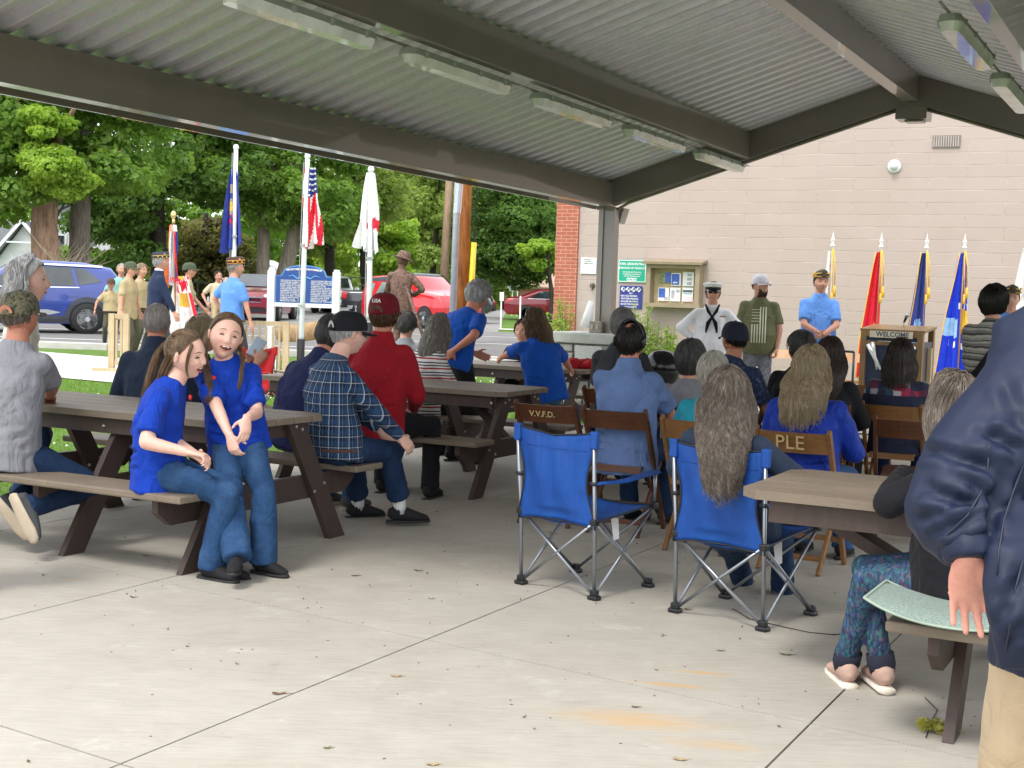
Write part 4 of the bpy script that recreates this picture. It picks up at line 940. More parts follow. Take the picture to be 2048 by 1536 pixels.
b = MB(); b.prism(arc, (0,-.02,0), (1,0,0),(0,0,1),(0,1,0),.04); b.build('edge', mat('board_light_blue', (.09,.28,.60), .4, bump=0), db)
cx_ = [(x*.965, b0+(z-b0)*.955+.012) for x,z in arc]; b = MB(); b.prism(cx_, (0,-.028,0), (1,0,0),(0,0,1),(0,1,0),.01); b.build('panel', mat('board_navy', (.02,.07,.27), .4, bump=0, var=.05), db)
# arched heading, letter by letter
head = 'THANK YOU TO THOSE THAT HAVE GIVEN THIS DREAM LIFE'
for i,ch in enumerate(head):
    if ch == ' ': continue
    f = (i/(len(head)-1)-.5)*2; x = f*(hw-.2); z = t0_+.0+(tA-t0_-.075)*math.sqrt(max(0,1-(x/(hw+.05))**2))
    text_mesh(ch, .046, M_wh, db, (x,-.034,z), (R(90), R(f*14), 0), bold=True)
b = MB(); 
for sg in (-1,1): b.tube([(sg*.05,-.034,t0_-.02),(sg*.12,-.034,t0_-.045),(sg*.2,-.034,t0_+.01),(sg*.28,-.034,t0_-.01)], [.012,.01,.008,.004], 5)
b.box((0,-.034,t0_-.03),(.07,.006,.05)); b.build('emblem', mat('board_sky', (.15,.45,.8), .4, bump=0), db)
names = ['VENANGO BOROUGH','THE MILLER FAMILY','JOHN AND MARY BAKER','RIVER VALLEY LIONS','CARL AND ANN WEBER','VOLUNTEER FIRE DEPT','WOMENS AUXILIARY','SMITH BROTHERS FARM','COUNTY FOUNDATION','THE OLD MILL STORE','HARRIS AND SONS','GARDEN CLUB','MEADOW DAIRY','TWIN OAKS CHURCH','FRIENDS OF THE PARK']
for c_ in range(2):
    for i in range(13):
        tx = names[(i*2+c_*5)%len(names)] if c_ else names[i]
        text_mesh(tx, .029, M_wh, db, (-hw+.09+c_*(hw+.04),-.036,t0_-.085-i*(t0_-b0-.11)/12.5), (R(90),0,0), align='LEFT', bold=True, sx=1.35)

# ------------------------------------------------------------ flagpoles with hanging flags
def drape(zt, zb, w_top, w_bot, folds, seed, xoff=0, skew=0, nz=44, nx=60, depth=.09):
    """hanging cloth: returns verts (local to pole), faces, (u,v) per vertex"""
    g = np.random.default_rng(seed); V = np.zeros((nz+1, nx+1, 3)); 
    for i in range(nz+1):
        f = i/nz; wd_ = w_top+(w_bot-w_top)*f**.8; z = zt+(zb-zt)*f
        for j in range(nx+1):
            u = j/nx; ph = folds*2*math.pi*u + 1.3*math.sin(2.2*f+seed)
            x = xoff + wd_*(u-.5) + .25*wd_/folds*math.sin(ph*2+.5) + skew*f; y = depth*math.sin(ph)*(.35+.65*f) 
            V[i,j] = (x, y, z + .10*(u-.5)*f*(zt-zb)*math.copysign(1,skew or 1) - .03*math.cos(ph)*f)
    F = [(i*(nx+1)+j, i*(nx+1)+j+1, (i+1)*(nx+1)+j+1, (i+1)*(nx+1)+j) for i in range(nz) for j in range(nx)]
    return V.reshape(-1,3), F
def flag_mesh(name, V, F, nz, nx, colfn, mats, parent):
    V2 = V + np.array([0,.006,0]); me = bpy.data.meshes.new(name); N = len(V)
    me.from_pydata([tuple(v) for v in V]+[tuple(v) for v in V2], [], F+[tuple(i+N for i in f[::-1]) for f in F]); mi = []
    for k in range(2):
        for i in range(nz):
            for j in range(nx): mi.append(colfn((j+.5)/nx, (i+.5)/nz))
    o = link_mesh(name, me, mats, parent, True); me.polygons.foreach_set('material_index', mi); me.update(); return o
F_wh = cloth('flag_white', (.82,.82,.80), .7); F_rd = cloth('flag_red', (.60,.025,.035), .7); F_bl = cloth('flag_navy', (.03,.045,.22), .7); F_pb = cloth('flag_blue', (.035,.055,.30), .7)
F_gd = cloth('flag_gold', (.75,.45,.06), .6); F_rb = cloth('flag_royal', (.01,.04,.55), .7); F_sr = cloth('flag_scarlet', (.72,.02,.045), .7); F_sk = cloth('flag_sky', (.28,.48,.72), .7); F_br = cloth('flag_brown', (.10,.05,.035), .7); F_or = cloth('flag_orange', (.80,.18,.04), .7)
def flagpole(pxt, pyt, pxb, pyb, Y, label, black_to=0):
    a = at(pxb,pyb,Y); bt = Vector((a.x,Y,hY(Y))); tp = at(pxt,pyt,Y); root = empty('flagpole', bt, 0, label, 'flagpole', 'three flagpoles beside the donor board'); t = tp-bt
    b = MB(); b.tube([(0,0,0), t], [.042,.034], 12); b.build('pole', mat('white_pole', (.70,.76,.78), .35, bump=0), root, True)
    b = MB(); b.tube([(0,0,-.0), t*black_to], .058, 12); b.build('pole_sleeve', M_dark, root, True)
    b = MB(); b.ell(t+Vector((0,0,.04)), (.045,.045,.05)); b.build('cap', M_wh, root, True)
    b = MB(); b.tube([(-.06,-.03,.5), t+Vector((-.05,-.03,-.05))], .006, 5); 
    for f in (.35,.62): b.box(t*f+Vector((0,-.045,0)),(.11,.02,.03))
    b.build('halyard', mat('rope_grey', (.35,.35,.33), .8), root); return root, bt, t
Yf = 21.5
r_, bt, t = flagpole(472,300,463,735,Yf,'left flagpole with a furled navy blue state flag', .12)
zt, zb = at(468,340,Yf).z-bt.z, at(468,497,Yf).z-bt.z; V,F = drape(zt,zb,.12,.30,2,3, t.x*.8-.03,-.0)
def cfn(u,v):
    if .18 < v < .30 and .2 < u < .75: return 2
    if .36 < v < .56 and abs(u-.45) < .26: return 1 if abs(v-.46) < .06 else 2
    if .56 < v < .72 and .3 < u < .8 and int(u*14+v*20)%2: return 3
    return 0
flag_mesh('state_flag', V, F, 44, 60, cfn, [F_pb, F_gd, cloth('flag_tan',(.35,.28,.25),.7), F_sr], r_)
r_, bt, t = flagpole(615,318,600,735,20.5,'middle flagpole with the stars and stripes hanging limp', .2)
zt, zb = at(612,335,20.5).z-bt.z, at(612,492,20.5).z-bt.z; V,F = drape(zt,zb,.14,.30,2,5, t.x*.8+.06,.04)
def ufn(u,v):
    if v < .33+.08*(1-u) and u > .1: return 2 if not (int(u*11)%2 == 0 and int(v*30)%2 == 0) else 1
    return 0 if int((u*1.0+v*.42+.02)*11)%2 == 0 else 1
flag_mesh('national_flag', V, F, 44, 60, ufn, [F_sr, F_wh, F_bl], r_)
r_, bt, t = flagpole(742,345,737,735,19.0,'right flagpole with a white flag showing a red wedge', .33)
zt, zb = at(740,345,19).z-bt.z, at(740,500,19).z-bt.z; V,F = drape(zt,zb,.10,.33,2,8, t.x*.9-.01,-.02)
def wfn(u,v):
    if .56 < v < .70 and (v-.50)*3.2 > (1-u)*.9 and u > .45: return 1
    if .30 < v < .55 and u < .05: return 2
    return 0
flag_mesh('white_flag', V, F, 44, 60, wfn, [F_wh, F_sr, F_or], r_)

# ------------------------------------------------------------ wooden railings, hay and log by the path
M_rail = m_wood('raw_pine', (.42,.31,.17), (.62,.50,.32), .7, 1, 0, 2)
def railing(px0, px1, pyb, Y, zt, n, label):
    a = at(px0,pyb,Y); c_ = at(px1,pyb,Y); z0 = hY(Y); root = empty('railing', (a.x,Y,z0), 0, label, 'railing', None); L = c_.x-a.x; b = MB()
    b.box((0,0,zt/2),(.09,.09,zt)); b.box((L,0,zt/2),(.09,.09,zt)); b.build('post', M_rail, root)
    b = MB(); b.box((L/2,0,zt-.04),(L-.09,.045,.07)); b.build('rail', M_rail, root); b = MB(); b.box((L/2,0,.14),(L-.09,.045,.07)); b.build('rail', M_rail, root); b = MB(); b.box((L/2,-.12,.03),(L+.5,.12,.06)); b.build('ground_timber', M_rail, root)
    b = MB()
    for i in range(1,n): b.box((L*i/n,0,zt/2+.03),(.032,.032,zt-.24))
    b.build('baluster', M_rail, root)
railing(223,252,712,21.5,at(223,627,21.5).z-hY(21.5),3,'short raw pine railing in front of the scouts')
railing(478,571,730,20.8,at(571,643,20.8).z-hY(20.8),7,'raw pine railing in front of the donor board')
b = MB(); lp_ = at(640,672,22.5); g = random.Random(4)
b.tube([at(560,668,22.8), at(600,666,22.6), at(650,658,22.5), at(700,652,22.4)], [.13,.15,.15,.14], 12); tag(b.build('log', m_bark('log_bark', (.25,.15,.08), (.45,.30,.16)), None, True), 'fallen tan log lying behind the donor board post', 'log')
p = at(522,672,22.6); b = MB()
for i in range(160):
    q = Vector((p.x+g.uniform(-.22,.22), 22.6+g.uniform(-.15,.15), hY(22.6)+.02)); e = q+Vector((g.uniform(-.25,.25), g.uniform(-.1,.1), g.uniform(.15,.42))); b.tube([q,q.lerp(e,.5)+Vector((0,0,.06)),e],[.008,.006,.003],4)
tag(b.build('dry_grass_clump', mat('straw', (.42,.34,.17), .9)), 'tuft of dry straw coloured grass behind the pine railing', 'grass clump')

# ------------------------------------------------------------ colour guard flags, lectern
M_gpole = m_wood('flag_staff_wood', (.30,.16,.07), (.45,.26,.12), .4); M_gold = mat('gold_metal', (.75,.55,.25), .3, .8, bump=0); M_silver = mat('silver_finial', (.8,.8,.76), .3, .6, bump=0)
def color_flag(px, py, Y, label, shape, colfn, mats, w_top=.05, w_bot=.3, zb=None, skew=0, seed=1, folds=2, xoff=0, fringe=True, name='colors'):
    tp = at(px,py,Y); z0 = hY(Y); H_ = tp.z-z0; root = empty('ceremonial_flag', (tp.x,Y,z0), 0, label, 'flag', 'ceremonial flags standing along the wall')
    b = MB(); b.lathe([(0,0),(.17,0),(.17,.03),(.06,.07),(.03,.12),(0,.12)], 20); b.build('stand', M_gold, root, True)
    b = MB(); b.tube([(0,0,.05),(0,0,H_-.26)], .014, 8); b.build('staff', M_gpole, root, True)
    b = MB(); b.lathe([(.0,-.3),(.03,-.29),(.016,-.26),(.04,-.225),(.035,-.2),(.012,-.19),(.035,-.15),(.03,-.12),(.01,-.09),(0,0)], 12, (0,0,H_)); b.build('finial', M_silver, root, True)
    zt = H_-.30; V,F = drape(zt, zb, w_top, w_bot, folds, seed, xoff, skew, depth=.07); flag_mesh('flag_cloth', V, F, 44, 60, colfn, mats, root)
    if fringe:
        b = MB(); pts = [Vector(V[i*61+0])+Vector((-.01,-.01,0)) for i in range(0,45,4)]; b.tube(pts, .008, 6); pts = [Vector(V[44*61+j])+Vector((0,-.005,-.01)) for j in range(0,61,6)]; b.tube(pts, .008, 6); b.build('fringe', F_gd, root, True)
    b = MB(); b.tube([(.0,-.05,zt+.03),(.03,-.09,zt-.2),(.035,-.09,zt-.5)], .010, 6); b.tube([(.035,-.09,zt-.5),(.035,-.09,zt-.66)], [.016,.026], 8); b.tube([(-.02,-.08,zt+.02),(.0,-.1,zt-.6)], .008,6); b.tube([(0,-.1,zt-.6),(0,-.1,zt-.74)], [.014,.024], 8); b.build('tassel', F_gd, root, True)
    return root, H_
Yg = 20.0
color_flag(1667,461,Yg,'white ceremonial flag behind the man in the blue polo','',lambda u,v: 0,[F_wh],.05,.19,.35,-.04,3,2,-.03,False)
def marine(u,v):
    if v > .52 and (u-.66)**2*3+(v-.66)**2*6 < .11: return 1
    if .62 < v and abs(u-.28-(v-.62)*.9) < .09: return 2
    return 0
color_flag(1764,463,Yg,'red ceremonial flag with a gold emblem behind the lectern','',marine,[F_sr,F_gd,F_wh],.06,.30,.35,-.10,4,2,-.03)
def navy(u,v):
    if v > .5 and (u-.5)**2*2+(v-.68)**2*5 < .20:
        return 2 if (v > .78 and .3 < u < .8) else 1
    return 0
color_flag(1855,465,Yg,'dark navy ceremonial flag with a pale oval picture','',navy,[F_bl,F_sk,F_br],.06,.28,.35,-.07,6,2,-.04)
def airf(u,v):
    if .42 < v < .58 and u > .6: return 1
    if .50 < v < .64 and u < .5: return 2
    if (int(v*24) in (9,16)) and int(u*9) in (1,4,7): return 3
    return 0
color_flag(1931,465,Yg,'royal blue ceremonial flag with stars and a gold crest','',airf,[F_rb,F_gd,F_sk,F_wh],.08,.46,.32,-.06,9,2,-.02)
# slice of another white flag at the frame edge
color_flag(2062,455,Yg,'white flag just showing at the right edge of the photo','',lambda u,v: 0,[F_wh],.08,.4,.35,-.1,5,2,-.05,False)
# lectern
Yl = 17.6; a = at(1797,662,Yl); lx = a.x; zt = a.z-hY(Yl); lec = empty('lectern', (lx,Yl,hY(Yl)), R(-33), 'oak and navy lectern carrying a WELCOME board', 'lectern')
M_oak = m_wood('oak_trim', (.17,.10,.035), (.28,.17,.065), .4, 1, .2, 2); M_navp = mat('navy_panel', (.010,.022,.055), .6)
lw = .80; b = MB()
for sg in (-1,1): b.box((sg*(lw/2-.035),-.24,zt/2),(.07,.07,zt))
b.box((0,-.24,zt-.04),(lw-.14,.06,.07)); b.box((0,-.24,zt-.16),(lw-.14,.06,.05)); b.box((0,-.24,.06),(lw-.14,.06,.12))
for sg in (-1,1): b.box((sg*(lw/2-.035),.22,zt/2+.03),(.07,.07,zt+.06))
b.box((.0,-.01,.05),(lw+.1,.62,.09), bev=.01); b.build('frame', M_oak, lec)
b = MB(); b.box((0,-.235,zt/2-.02),(lw-.15,.02,zt-.3)); b.box((0,-.245,zt-.10),(lw-.15,.02,.06)); b.build('front_panel', M_navp, lec)
for sg in (-1,1): b = MB(); b.box((sg*(lw/2-.02),0,zt/2),(.02,.4,zt-.25)); b.build('side_panel', mat('grey_violet_panel', (.10,.09,.11), .6), lec)
b = MB(); b.box((0,.0,zt+.03),(lw+.04,.52,.035), Matrix.Rotation(R(6),3,'X'), bev=.008); b.build('top', M_oak, lec)
b = MB(); b.box((lw/2+.025,-.02,zt/2-.1),(.05,.05,zt-.2)); b.build('side_post', M_rail, lec)
for sg in (-1,1):
    b = MB(); b.tube([(sg*.12,-.27,zt-.50),(sg*.30,-.27,zt-.18)], [.02,.035], 8); b.tube([(sg*.17,-.27,zt-.50),(sg*.24,-.27,zt-.15)], [.012,.03], 8)
    b.build('crossed_ornament', M_silver, lec, True)
wb = empty('welcome_board', Vector((lx,Yl,hY(Yl)+zt-.045))+Matrix.Rotation(R(-33),3,'Z')@Vector((.0,-.295,0)), R(-33), 'cream WELCOME name board on the front of the lectern', 'sign'); b = MB(); b.box((0,0,0),(.55,.02,.085)); b.build('board', mat('cream_board', (.62,.56,.42), .6, var=.12), wb)
text_mesh('WELCOME', .088, M_tx, wb, (.02,-.012,0), (R(90),0,0), bold=True)
mc = at(1806,640,Yl+.1); mb_ = empty('microphone', (mc.x,Yl+.05,hY(Yl)+zt+.05), 0, 'silver microphone on a stalk above the lectern', 'microphone'); h_ = mc.z-hY(Yl)-zt-.05
b = MB(); b.tube([(0,0,0),(0,0,h_-.04),(.005,-.03,h_)], .008, 8); b.build('stalk', M_silver, mb_, True); b = MB(); b.tube([(0,-.0,h_-.03),(.01,-.06,h_+.04)], [.012,.02], 10); b.build('mic_body', M_dark, mb_, True); b = MB(); b.ell((.013,-.075,h_+.06),(.03,.03,.03)); b.build('mic_head', mat('mic_grille', (.35,.36,.38), .35, .8), mb_, True)
# ------------------------------------------------------------ people: one continuous body each, clothes and hair as children
def sstep(a, b, x): t = np.clip((x-a)/(b-a), 0, 1); return t*t*(3-2*t)
def head_surface(N=48, M=36, smile=0.0, fat=1.0, long_=1.0, fs=1.0):
    u = np.linspace(0, 2*np.pi, N, endpoint=False); v = np.linspace(0, np.pi, M+2)[1:-1]
    U, Vv = np.meshgrid(u, v); z = np.cos(Vv); wf = np.clip(np.sin(U), 0, 1)
    lo = z < 0
    re = np.where(lo, (1-wf)*np.sqrt(1-z*z)+wf*np.sqrt(np.clip(1-np.abs(z)**3.4,0,1)), np.sqrt(1-z*z))
    X = np.cos(U)*re*.0745*fat; Y = np.sin(U)*re*np.where(np.sin(U)>0,.094,.100); Z = z*np.where(z>0,.112,.122)*long_
    s_ = sstep(.15, 1.0, -z); X = X*(1-.36*s_*1.0); Y = np.where((Y<0), Y*(1-.5*s_), Y)
    Y = np.where(Y>0, Y*(1-.10*s_), Y)
    X0 = X; X = X/fs; ax = np.abs(X); f = (Y > .02)
    g = lambda a,b: np.exp(-a*a-b*b)
    nz = np.interp(Z, [-.044,-.034,-.026,.0,.016,.03],[0,.75,1,.5,.22,0])
    D = .021*np.exp(-(X/.0105)**2)*nz + .008*g((ax-.013)/.006,(Z+.032)/.007)
    D += -.010*g((ax-.031)/.015,(Z-.004)/.011) + .004*g((ax-.028)/.022,(Z-.026)/.008)
    D += (.004+.007*smile)*g((ax-.040)/.017,(Z+.028-.004*smile)/.018) + .005*g(X/.024,(Z+.062)/.010) - .004*g(X/.026,(Z+.0635)/.003)
    D += .009*g(X/.022,(Z+.104)/.016) - .004*g(X/.02,(Z+.083)/.008)
    Y = np.where(f, Y+D, Y); X = X0
    V = np.stack([X,Y,Z],-1).reshape(-1,3); F = [(i*N+j, (i+1)*N+j, (i+1)*N+(j+1)%N, i*N+(j+1)%N) for i in range(M-1) for j in range(N)]
    V = np.vstack([V, [[0,0,.112*long_],[0,.035,-.122*long_]]]); T = len(V)-2
    F += [(T,j,(j+1)%N) for j in range(N)] + [(T+1,(M-1)*N+(j+1)%N,(M-1)*N+j) for j in range(N)]
    return V, F
def face_y(x, z): return .094*math.sqrt(max(.05, 1-(x/.078)**2))*math.sqrt(max(.05,1-(abs(z)/.13)**3))
def hand_mb(W, d, n, k=1.0, left=False, curl=(.35,.35,.35,.4), thumb=.5, spread=.12, fist=0):
    """wrist W, direction d, palm normal n (the way the palm faces)"""
    b = MB(); d = Vector(d).normalized(); n = Vector(n); n = (n-d*n.dot(d)).normalized(); x = d.cross(n)*(-1 if left else 1)   # x towards the thumb
    P = lambda a,bb,c: W + (d*a + x*bb + n*c)*k
    b.tube([P(-.02,0,0),P(.01,0,0),P(.045,.002,-.002),P(.085,.002,-.002),P(.098,.0,-.001)], [.027*k,.030*k,.040*k,.041*k,.030*k], 14, True, x, [.021*k,.019*k,.016*k,.0145*k,.011*k])
    b.capsule(P(.02,.022,.006), P(.055,.030,.008), .014*k, .013*k, 10)
    for i,(off,L) in enumerate(((.029,.070),(.010,.078),(-.010,.072),(-.029,.056))):
        c = curl[i]; a = 0; p = P(.090-.004*abs(i-1.2), off, 0); r = (.0088 if i < 3 else .0075)*k; dirx = x*(spread*(1.5-i)/1.5)
        for seg,(fl,m) in enumerate(((.46,.9),(.30,1.2),(.24,.9))):
            a += c*m; dd = (d*math.cos(a)+n*math.sin(a)+dirx*math.cos(a)).normalized(); q = p+dd*(L*fl*k); b.capsule(p, q, r, r*.92, 10); p = q; r *= .93
    p = P(.022,.030,.006); td = (d*.62+x*(.75)+n*thumb).normalized(); q = p+td*.040*k; b.capsule(p,q,.0125*k,.0105*k,10)
    td = (d*.85+x*(.35)+n*(thumb*1.1)).normalized(); b.capsule(q,q+td*.032*k,.0105*k,.0085*k,10)
    return b
def mesh_into(mb, V, F, M=None, m=0):
    V = [tuple(v) for v in V] if M is None else [tuple(M @ Vector(v)) for v in V]
    old = mb.m; mb.m = m; mb.add(V, F); mb.m = old
def me_into(mb, me, m=0):
    V = [tuple(v.co) for v in me.vertices]; F = [tuple(p.vertices) for p in me.polygons]; mesh_into(mb, V, F, None, m); bpy.data.meshes.remove(me)
def strand_mesh(P, w0, w1, M=None):
    """P (K,m,3) -> three sided tapering strands"""
    K, m, _ = P.shape; T = np.gradient(P, axis=1); T /= np.linalg.norm(T,axis=2)[...,None]+1e-9
    ref = np.array([.3,.9,.2]); a = np.cross(T, ref); a /= np.linalg.norm(a,axis=2)[...,None]+1e-9; b = np.cross(T, a)
    wd = np.linspace(w0, w1, m)[None,:,None]; rings = [P + (a*math.cos(t)+b*math.sin(t))*wd for t in (0,2.094,4.189)]
    V = np.stack(rings, 2).reshape(-1,3); base = (np.arange(K)[:,None]*m + np.arange(m-1)[None,:])*3
    F = np.concatenate([np.stack([base+s, base+(s+1)%3, base+3+(s+1)%3, base+3+s],-1).reshape(-1,4) for s in range(3)])
    if M is not None: V = V @ np.array(M.to_3x3()).T + np.array(M.translation)
    return V, F
SC = np.array([0,-.006,.012]); SR = np.array([.0825,.106,.110])
TILT = R(-22)
def scalp(a, phi):
    """polar angle a from the crown (tilted back), azimuth phi; phi=90 deg is the front"""
    x = np.sin(a)*np.cos(phi); y = np.sin(a)*np.sin(phi); z = np.cos(a)
    y2 = y*math.cos(TILT)+z*math.sin(TILT); z2 = -y*math.sin(TILT)+z*math.cos(TILT)
    return np.stack([x,y2,z2],-1)
def hair_limit(phi, line=0):
    """largest polar angle that carries hair"""
    f = np.sin(phi); return np.where(f > 0, np.interp(f, [0,.35,.75,1],[R(96),R(84),R(70)-line,R(64)-line]), np.interp(-f,[0,.4,1],[R(96),R(100),R(103)]))
def hair_strands(seed, n, L, style='short', wave=0.0, vol=1.0, bald=0.0, pts=9, part=0.0, back=.05, line=0.0, messy=.3, zend=None, shoulder=-.16, front=True):
    g = np.random.default_rng(seed); phi = g.uniform(0,2*np.pi,n*2); a0 = np.arccos(1-g.uniform(0,1.55,n*2)); lim = hair_limit(phi,line)
    ok = (a0 < lim) & (a0 > bald*(1+.3*np.sin(phi*3)))
    phi, a0, lim = phi[ok][:n], a0[ok][:n], lim[ok][:n]; n = len(phi); Ls = L*g.uniform(.75,1.1,n); s = np.linspace(0,1,pts)[None,:]*Ls[:,None]
    Rr = .098; afall = np.where(np.sin(phi)>0, R(88), R(80))[:,None]; a = a0[:,None]+s/Rr
    dphi = (phi-np.pi/2+np.pi)%(2*np.pi)-np.pi; side = np.where(dphi+part > 0, 1, -1)[:,None]
    push = sstep(R(25), R(75), a)*(np.abs(dphi)[:,None] < R(80)); tgt = np.pi/2+side*R(88)
    ph = phi[:,None]*(1-push)+tgt*push if style != 'short' else phi[:,None]+.5*push*side*.6
    af = np.minimum(a, np.maximum(afall, a0[:,None])); drop = (a-af)*Rr
    if style == 'short': af = a; drop = 0*a
    lift = vol*(1+ .05*g.uniform(-1,1,n)[:,None] + .06*np.minimum(1,s/.06))
    P = SC + scalp(af, ph)*SR*lift[...,None]
    if style != 'short':
        if L > .3: P[...,0] *= (1-.38*sstep(.10,.50,drop))
        out = P-SC; out[...,2] = 0; on = out/(np.linalg.norm(out,axis=2)[...,None]+1e-6); P[...,2] -= drop
        bulge = np.sin(np.clip(drop/.16,0,1)*np.pi)*.006
        P += on*(bulge+(.024*sstep(.0,.10,drop)*(1-.7*sstep(.12,.5,drop)) if vol > 1.05 else 0))[...,None]
        bk = (P[...,1] < .03); P[...,1] -= back*sstep(.0,.16 if back < .1 else .36,drop)*bk
        sh = sstep(shoulder+.05, shoulder-.04, P[...,2]); P[...,1] -= .03*sh*bk
    if wave:
        ph1 = g.uniform(0,6.28,n)[:,None]; fr = g.uniform(.8,1.3,n)[:,None]; cl = np.round(phi*4)[:,None]
        P[...,0] += wave*np.sin(s*75*fr+ph1*.4+cl)*sstep(.04,.14,s); P[...,1] += wave*.7*np.cos(s*65*fr+ph1*.4+cl)*sstep(.04,.14,s)
    P += (vnoise(P.reshape(-1,3)*30+seed, seed)[:,None]*np.array([1,1,.2])).reshape(P.shape)*.0065*messy
    if style == 'short': P += g.normal(0,1,(n,1,3))*.003*messy*np.linspace(0,1,pts)[None,:,None]
    return P
def pulled(seed, n, ties, line=0.0, pts=9, sep=True):
    g = np.random.default_rng(seed); phi = g.uniform(0,2*np.pi,n*2); a0 = np.arccos(1-g.uniform(0,1.55,n*2)); ok = a0 < hair_limit(phi,line); phi, a0 = phi[ok][:n], a0[ok][:n]
    d0 = scalp(a0,phi); T = np.array([np.array(t)-SC for t in ties])/SR; T /= np.linalg.norm(T,axis=1)[:,None]
    k = np.where(d0[:,0] > 0, 0, len(ties)-1); t = T[k]; om = np.arccos(np.clip((d0*t).sum(1),-1,1))[:,None,None]; s = np.linspace(0,1,pts)[None,:,None]
    D = (np.sin((1-s)*om)*d0[:,None]+np.sin(s*om)*t[:,None])/np.maximum(np.sin(om),1e-3); D /= np.linalg.norm(D,axis=2)[...,None]
    return SC + D*SR*(1.012+.035*np.sin(np.pi*s*.9)+g.normal(0,.008,(len(phi),1,1)))
def hair_cap(line=0.0, bald=0.0, k=1.0, vol=1.0, N=48, M=26):
    ph = np.linspace(0,2*np.pi,N,endpoint=False); V = []; F = []
    lim = hair_limit(ph,line)+R(3)
    for i in range(M+1):
        a = bald + (lim-bald)*i/M; V.append(SC+scalp(a,ph)*SR*(.985*vol-(.05 if i==M else 0)))
    V = np.concatenate(V); F = [(i*N+j, i*N+(j+1)%N, (i+1)*N+(j+1)%N, (i+1)*N+j) for i in range(M) for j in range(N)]
    return V, F
def bundle(pts, n, r0, r1, seed, wave=.0, m=18, w=.0016):
    g = np.random.default_rng(seed); pts = np.array(pts, float); t = np.linspace(0,len(pts)-1,m); i0 = np.minimum(t.astype(int), len(pts)-2); f = (t-i0)[:,None]
    pm = np.vstack([2*pts[0]-pts[1], pts, 2*pts[-1]-pts[-2]]); a,b,c,d = pm[i0],pm[i0+1],pm[i0+2],pm[i0+3]
    C = .5*((2*b)+(-a+c)*f+(2*a-5*b+4*c-d)*f**2+(-a+3*b-3*c+d)*f**3)
    off = g.normal(size=(n,1,3)); off /= np.linalg.norm(off,axis=2)[...,None]; off *= g.uniform(.1,1,(n,1,1))**.5; rad = (r0+(r1-r0)*np.linspace(0,1,m)**.8)[None,:,None]
    P = C[None]+off*rad; s = np.linspace(0,1,m)[None,:,None]
    P += wave*np.sin(s*22+g.uniform(0,1.5,(n,1,1)))*np.array([1,.6,0])*s + g.normal(0,.002,(n,1,3))*s
    end = g.uniform(.8,1.0,n); tt = np.linspace(0,1,m)[None,:]*end[:,None]*(m-1); ii = np.minimum(tt.astype(int),m-2); ff = (tt-ii)[...,None]
    P = np.take_along_axis(P, ii[...,None].repeat(3,2),1)*(1-ff)+np.take_along_axis(P,(ii+1)[...,None].repeat(3,2),1)*ff
    return P
def ik(a, c, l1, l2, pole):
    a, c = Vector(a), Vector(c); d = c-a; L = d.length; L2 = min(L, (l1+l2)*.999)
    if L > 1e-6: c = a+d*(L2/L)
    x = (l1*l1-l2*l2+L2*L2)/(2*L2); h = math.sqrt(max(0, l1*l1-x*x)); u = (c-a).normalized(); p = Vector(pole); p = (p-u*p.dot(u))
    if p.length < 1e-4: p = u.orthogonal()
    return a+u*x+p.normalized()*h, c
def folds(me, amp, freq=(9,9,5), seed=0, warp=.35):
    V = get_co(me); Nn = get_no(me); q = V*np.array(freq); q = q + warp*2*np.stack([vnoise(V*5+seed,seed+1),vnoise(V*5+seed+9,seed+2),vnoise(V*5+seed+4,seed+3)],1)
    n1 = vnoise(q,seed); r = 1-np.abs(n1)*2; n2 = vnoise(q*2.3,seed+7)
    set_co(me, V+Nn*(amp*(.7*r+.35*n2))[:,None])
def crease(V, Nn, a, b, w, depth):
    a, b = np.array(a), np.array(b); d = b-a; L = (d*d).sum(); t = np.clip(((V-a)@d)/L, 0, 1); q = a+t[:,None]*d; r = np.linalg.norm(V-q,axis=1); f = np.sin(np.pi*np.clip(.08+t*.9,0,1))
    return (-np.exp(-(r/w)**2)+.75*np.exp(-((r-w*1.9)/w)**2))*f*depth
def auto_creases(me, T, k, S, seed, amt=1.0, B=1.0):
    g = np.random.default_rng(seed+77); V = get_co(me); Nn = get_no(me); D = np.zeros(len(V))
    for y in (-.135*B, .13*B):
        for sg in (-1,1):
            for _ in range(5):
                a = T(g.uniform(.55,.80))+Vector((sg*g.uniform(.12,.17)*k*B, y*.8, 0)); c = T(g.uniform(.30,.62))+Vector((sg*g.uniform(-.02,.09)*k, y, 0)); m_ = a.lerp(c,.5)+Vector((0,y*.15,-.015))
                w = g.uniform(.008,.014); dp = g.uniform(.004,.009)*amt; D += crease(V,Nn,a,m_,w,dp)+crease(V,Nn,m_,c,w,dp)
            for _ in range(4):
                z = g.uniform(.0,.32); a = T(z)+Vector((sg*.17*k*B, y*.5, 0)); c = T(z-g.uniform(.02,.07))+Vector((sg*g.uniform(.0,.06)*k, y, 0)); D += crease(V,Nn,a,c,g.uniform(.009,.015),g.uniform(.004,.009)*amt)
    set_co(me, V+Nn*np.clip(D,-.018,.016)[:,None])
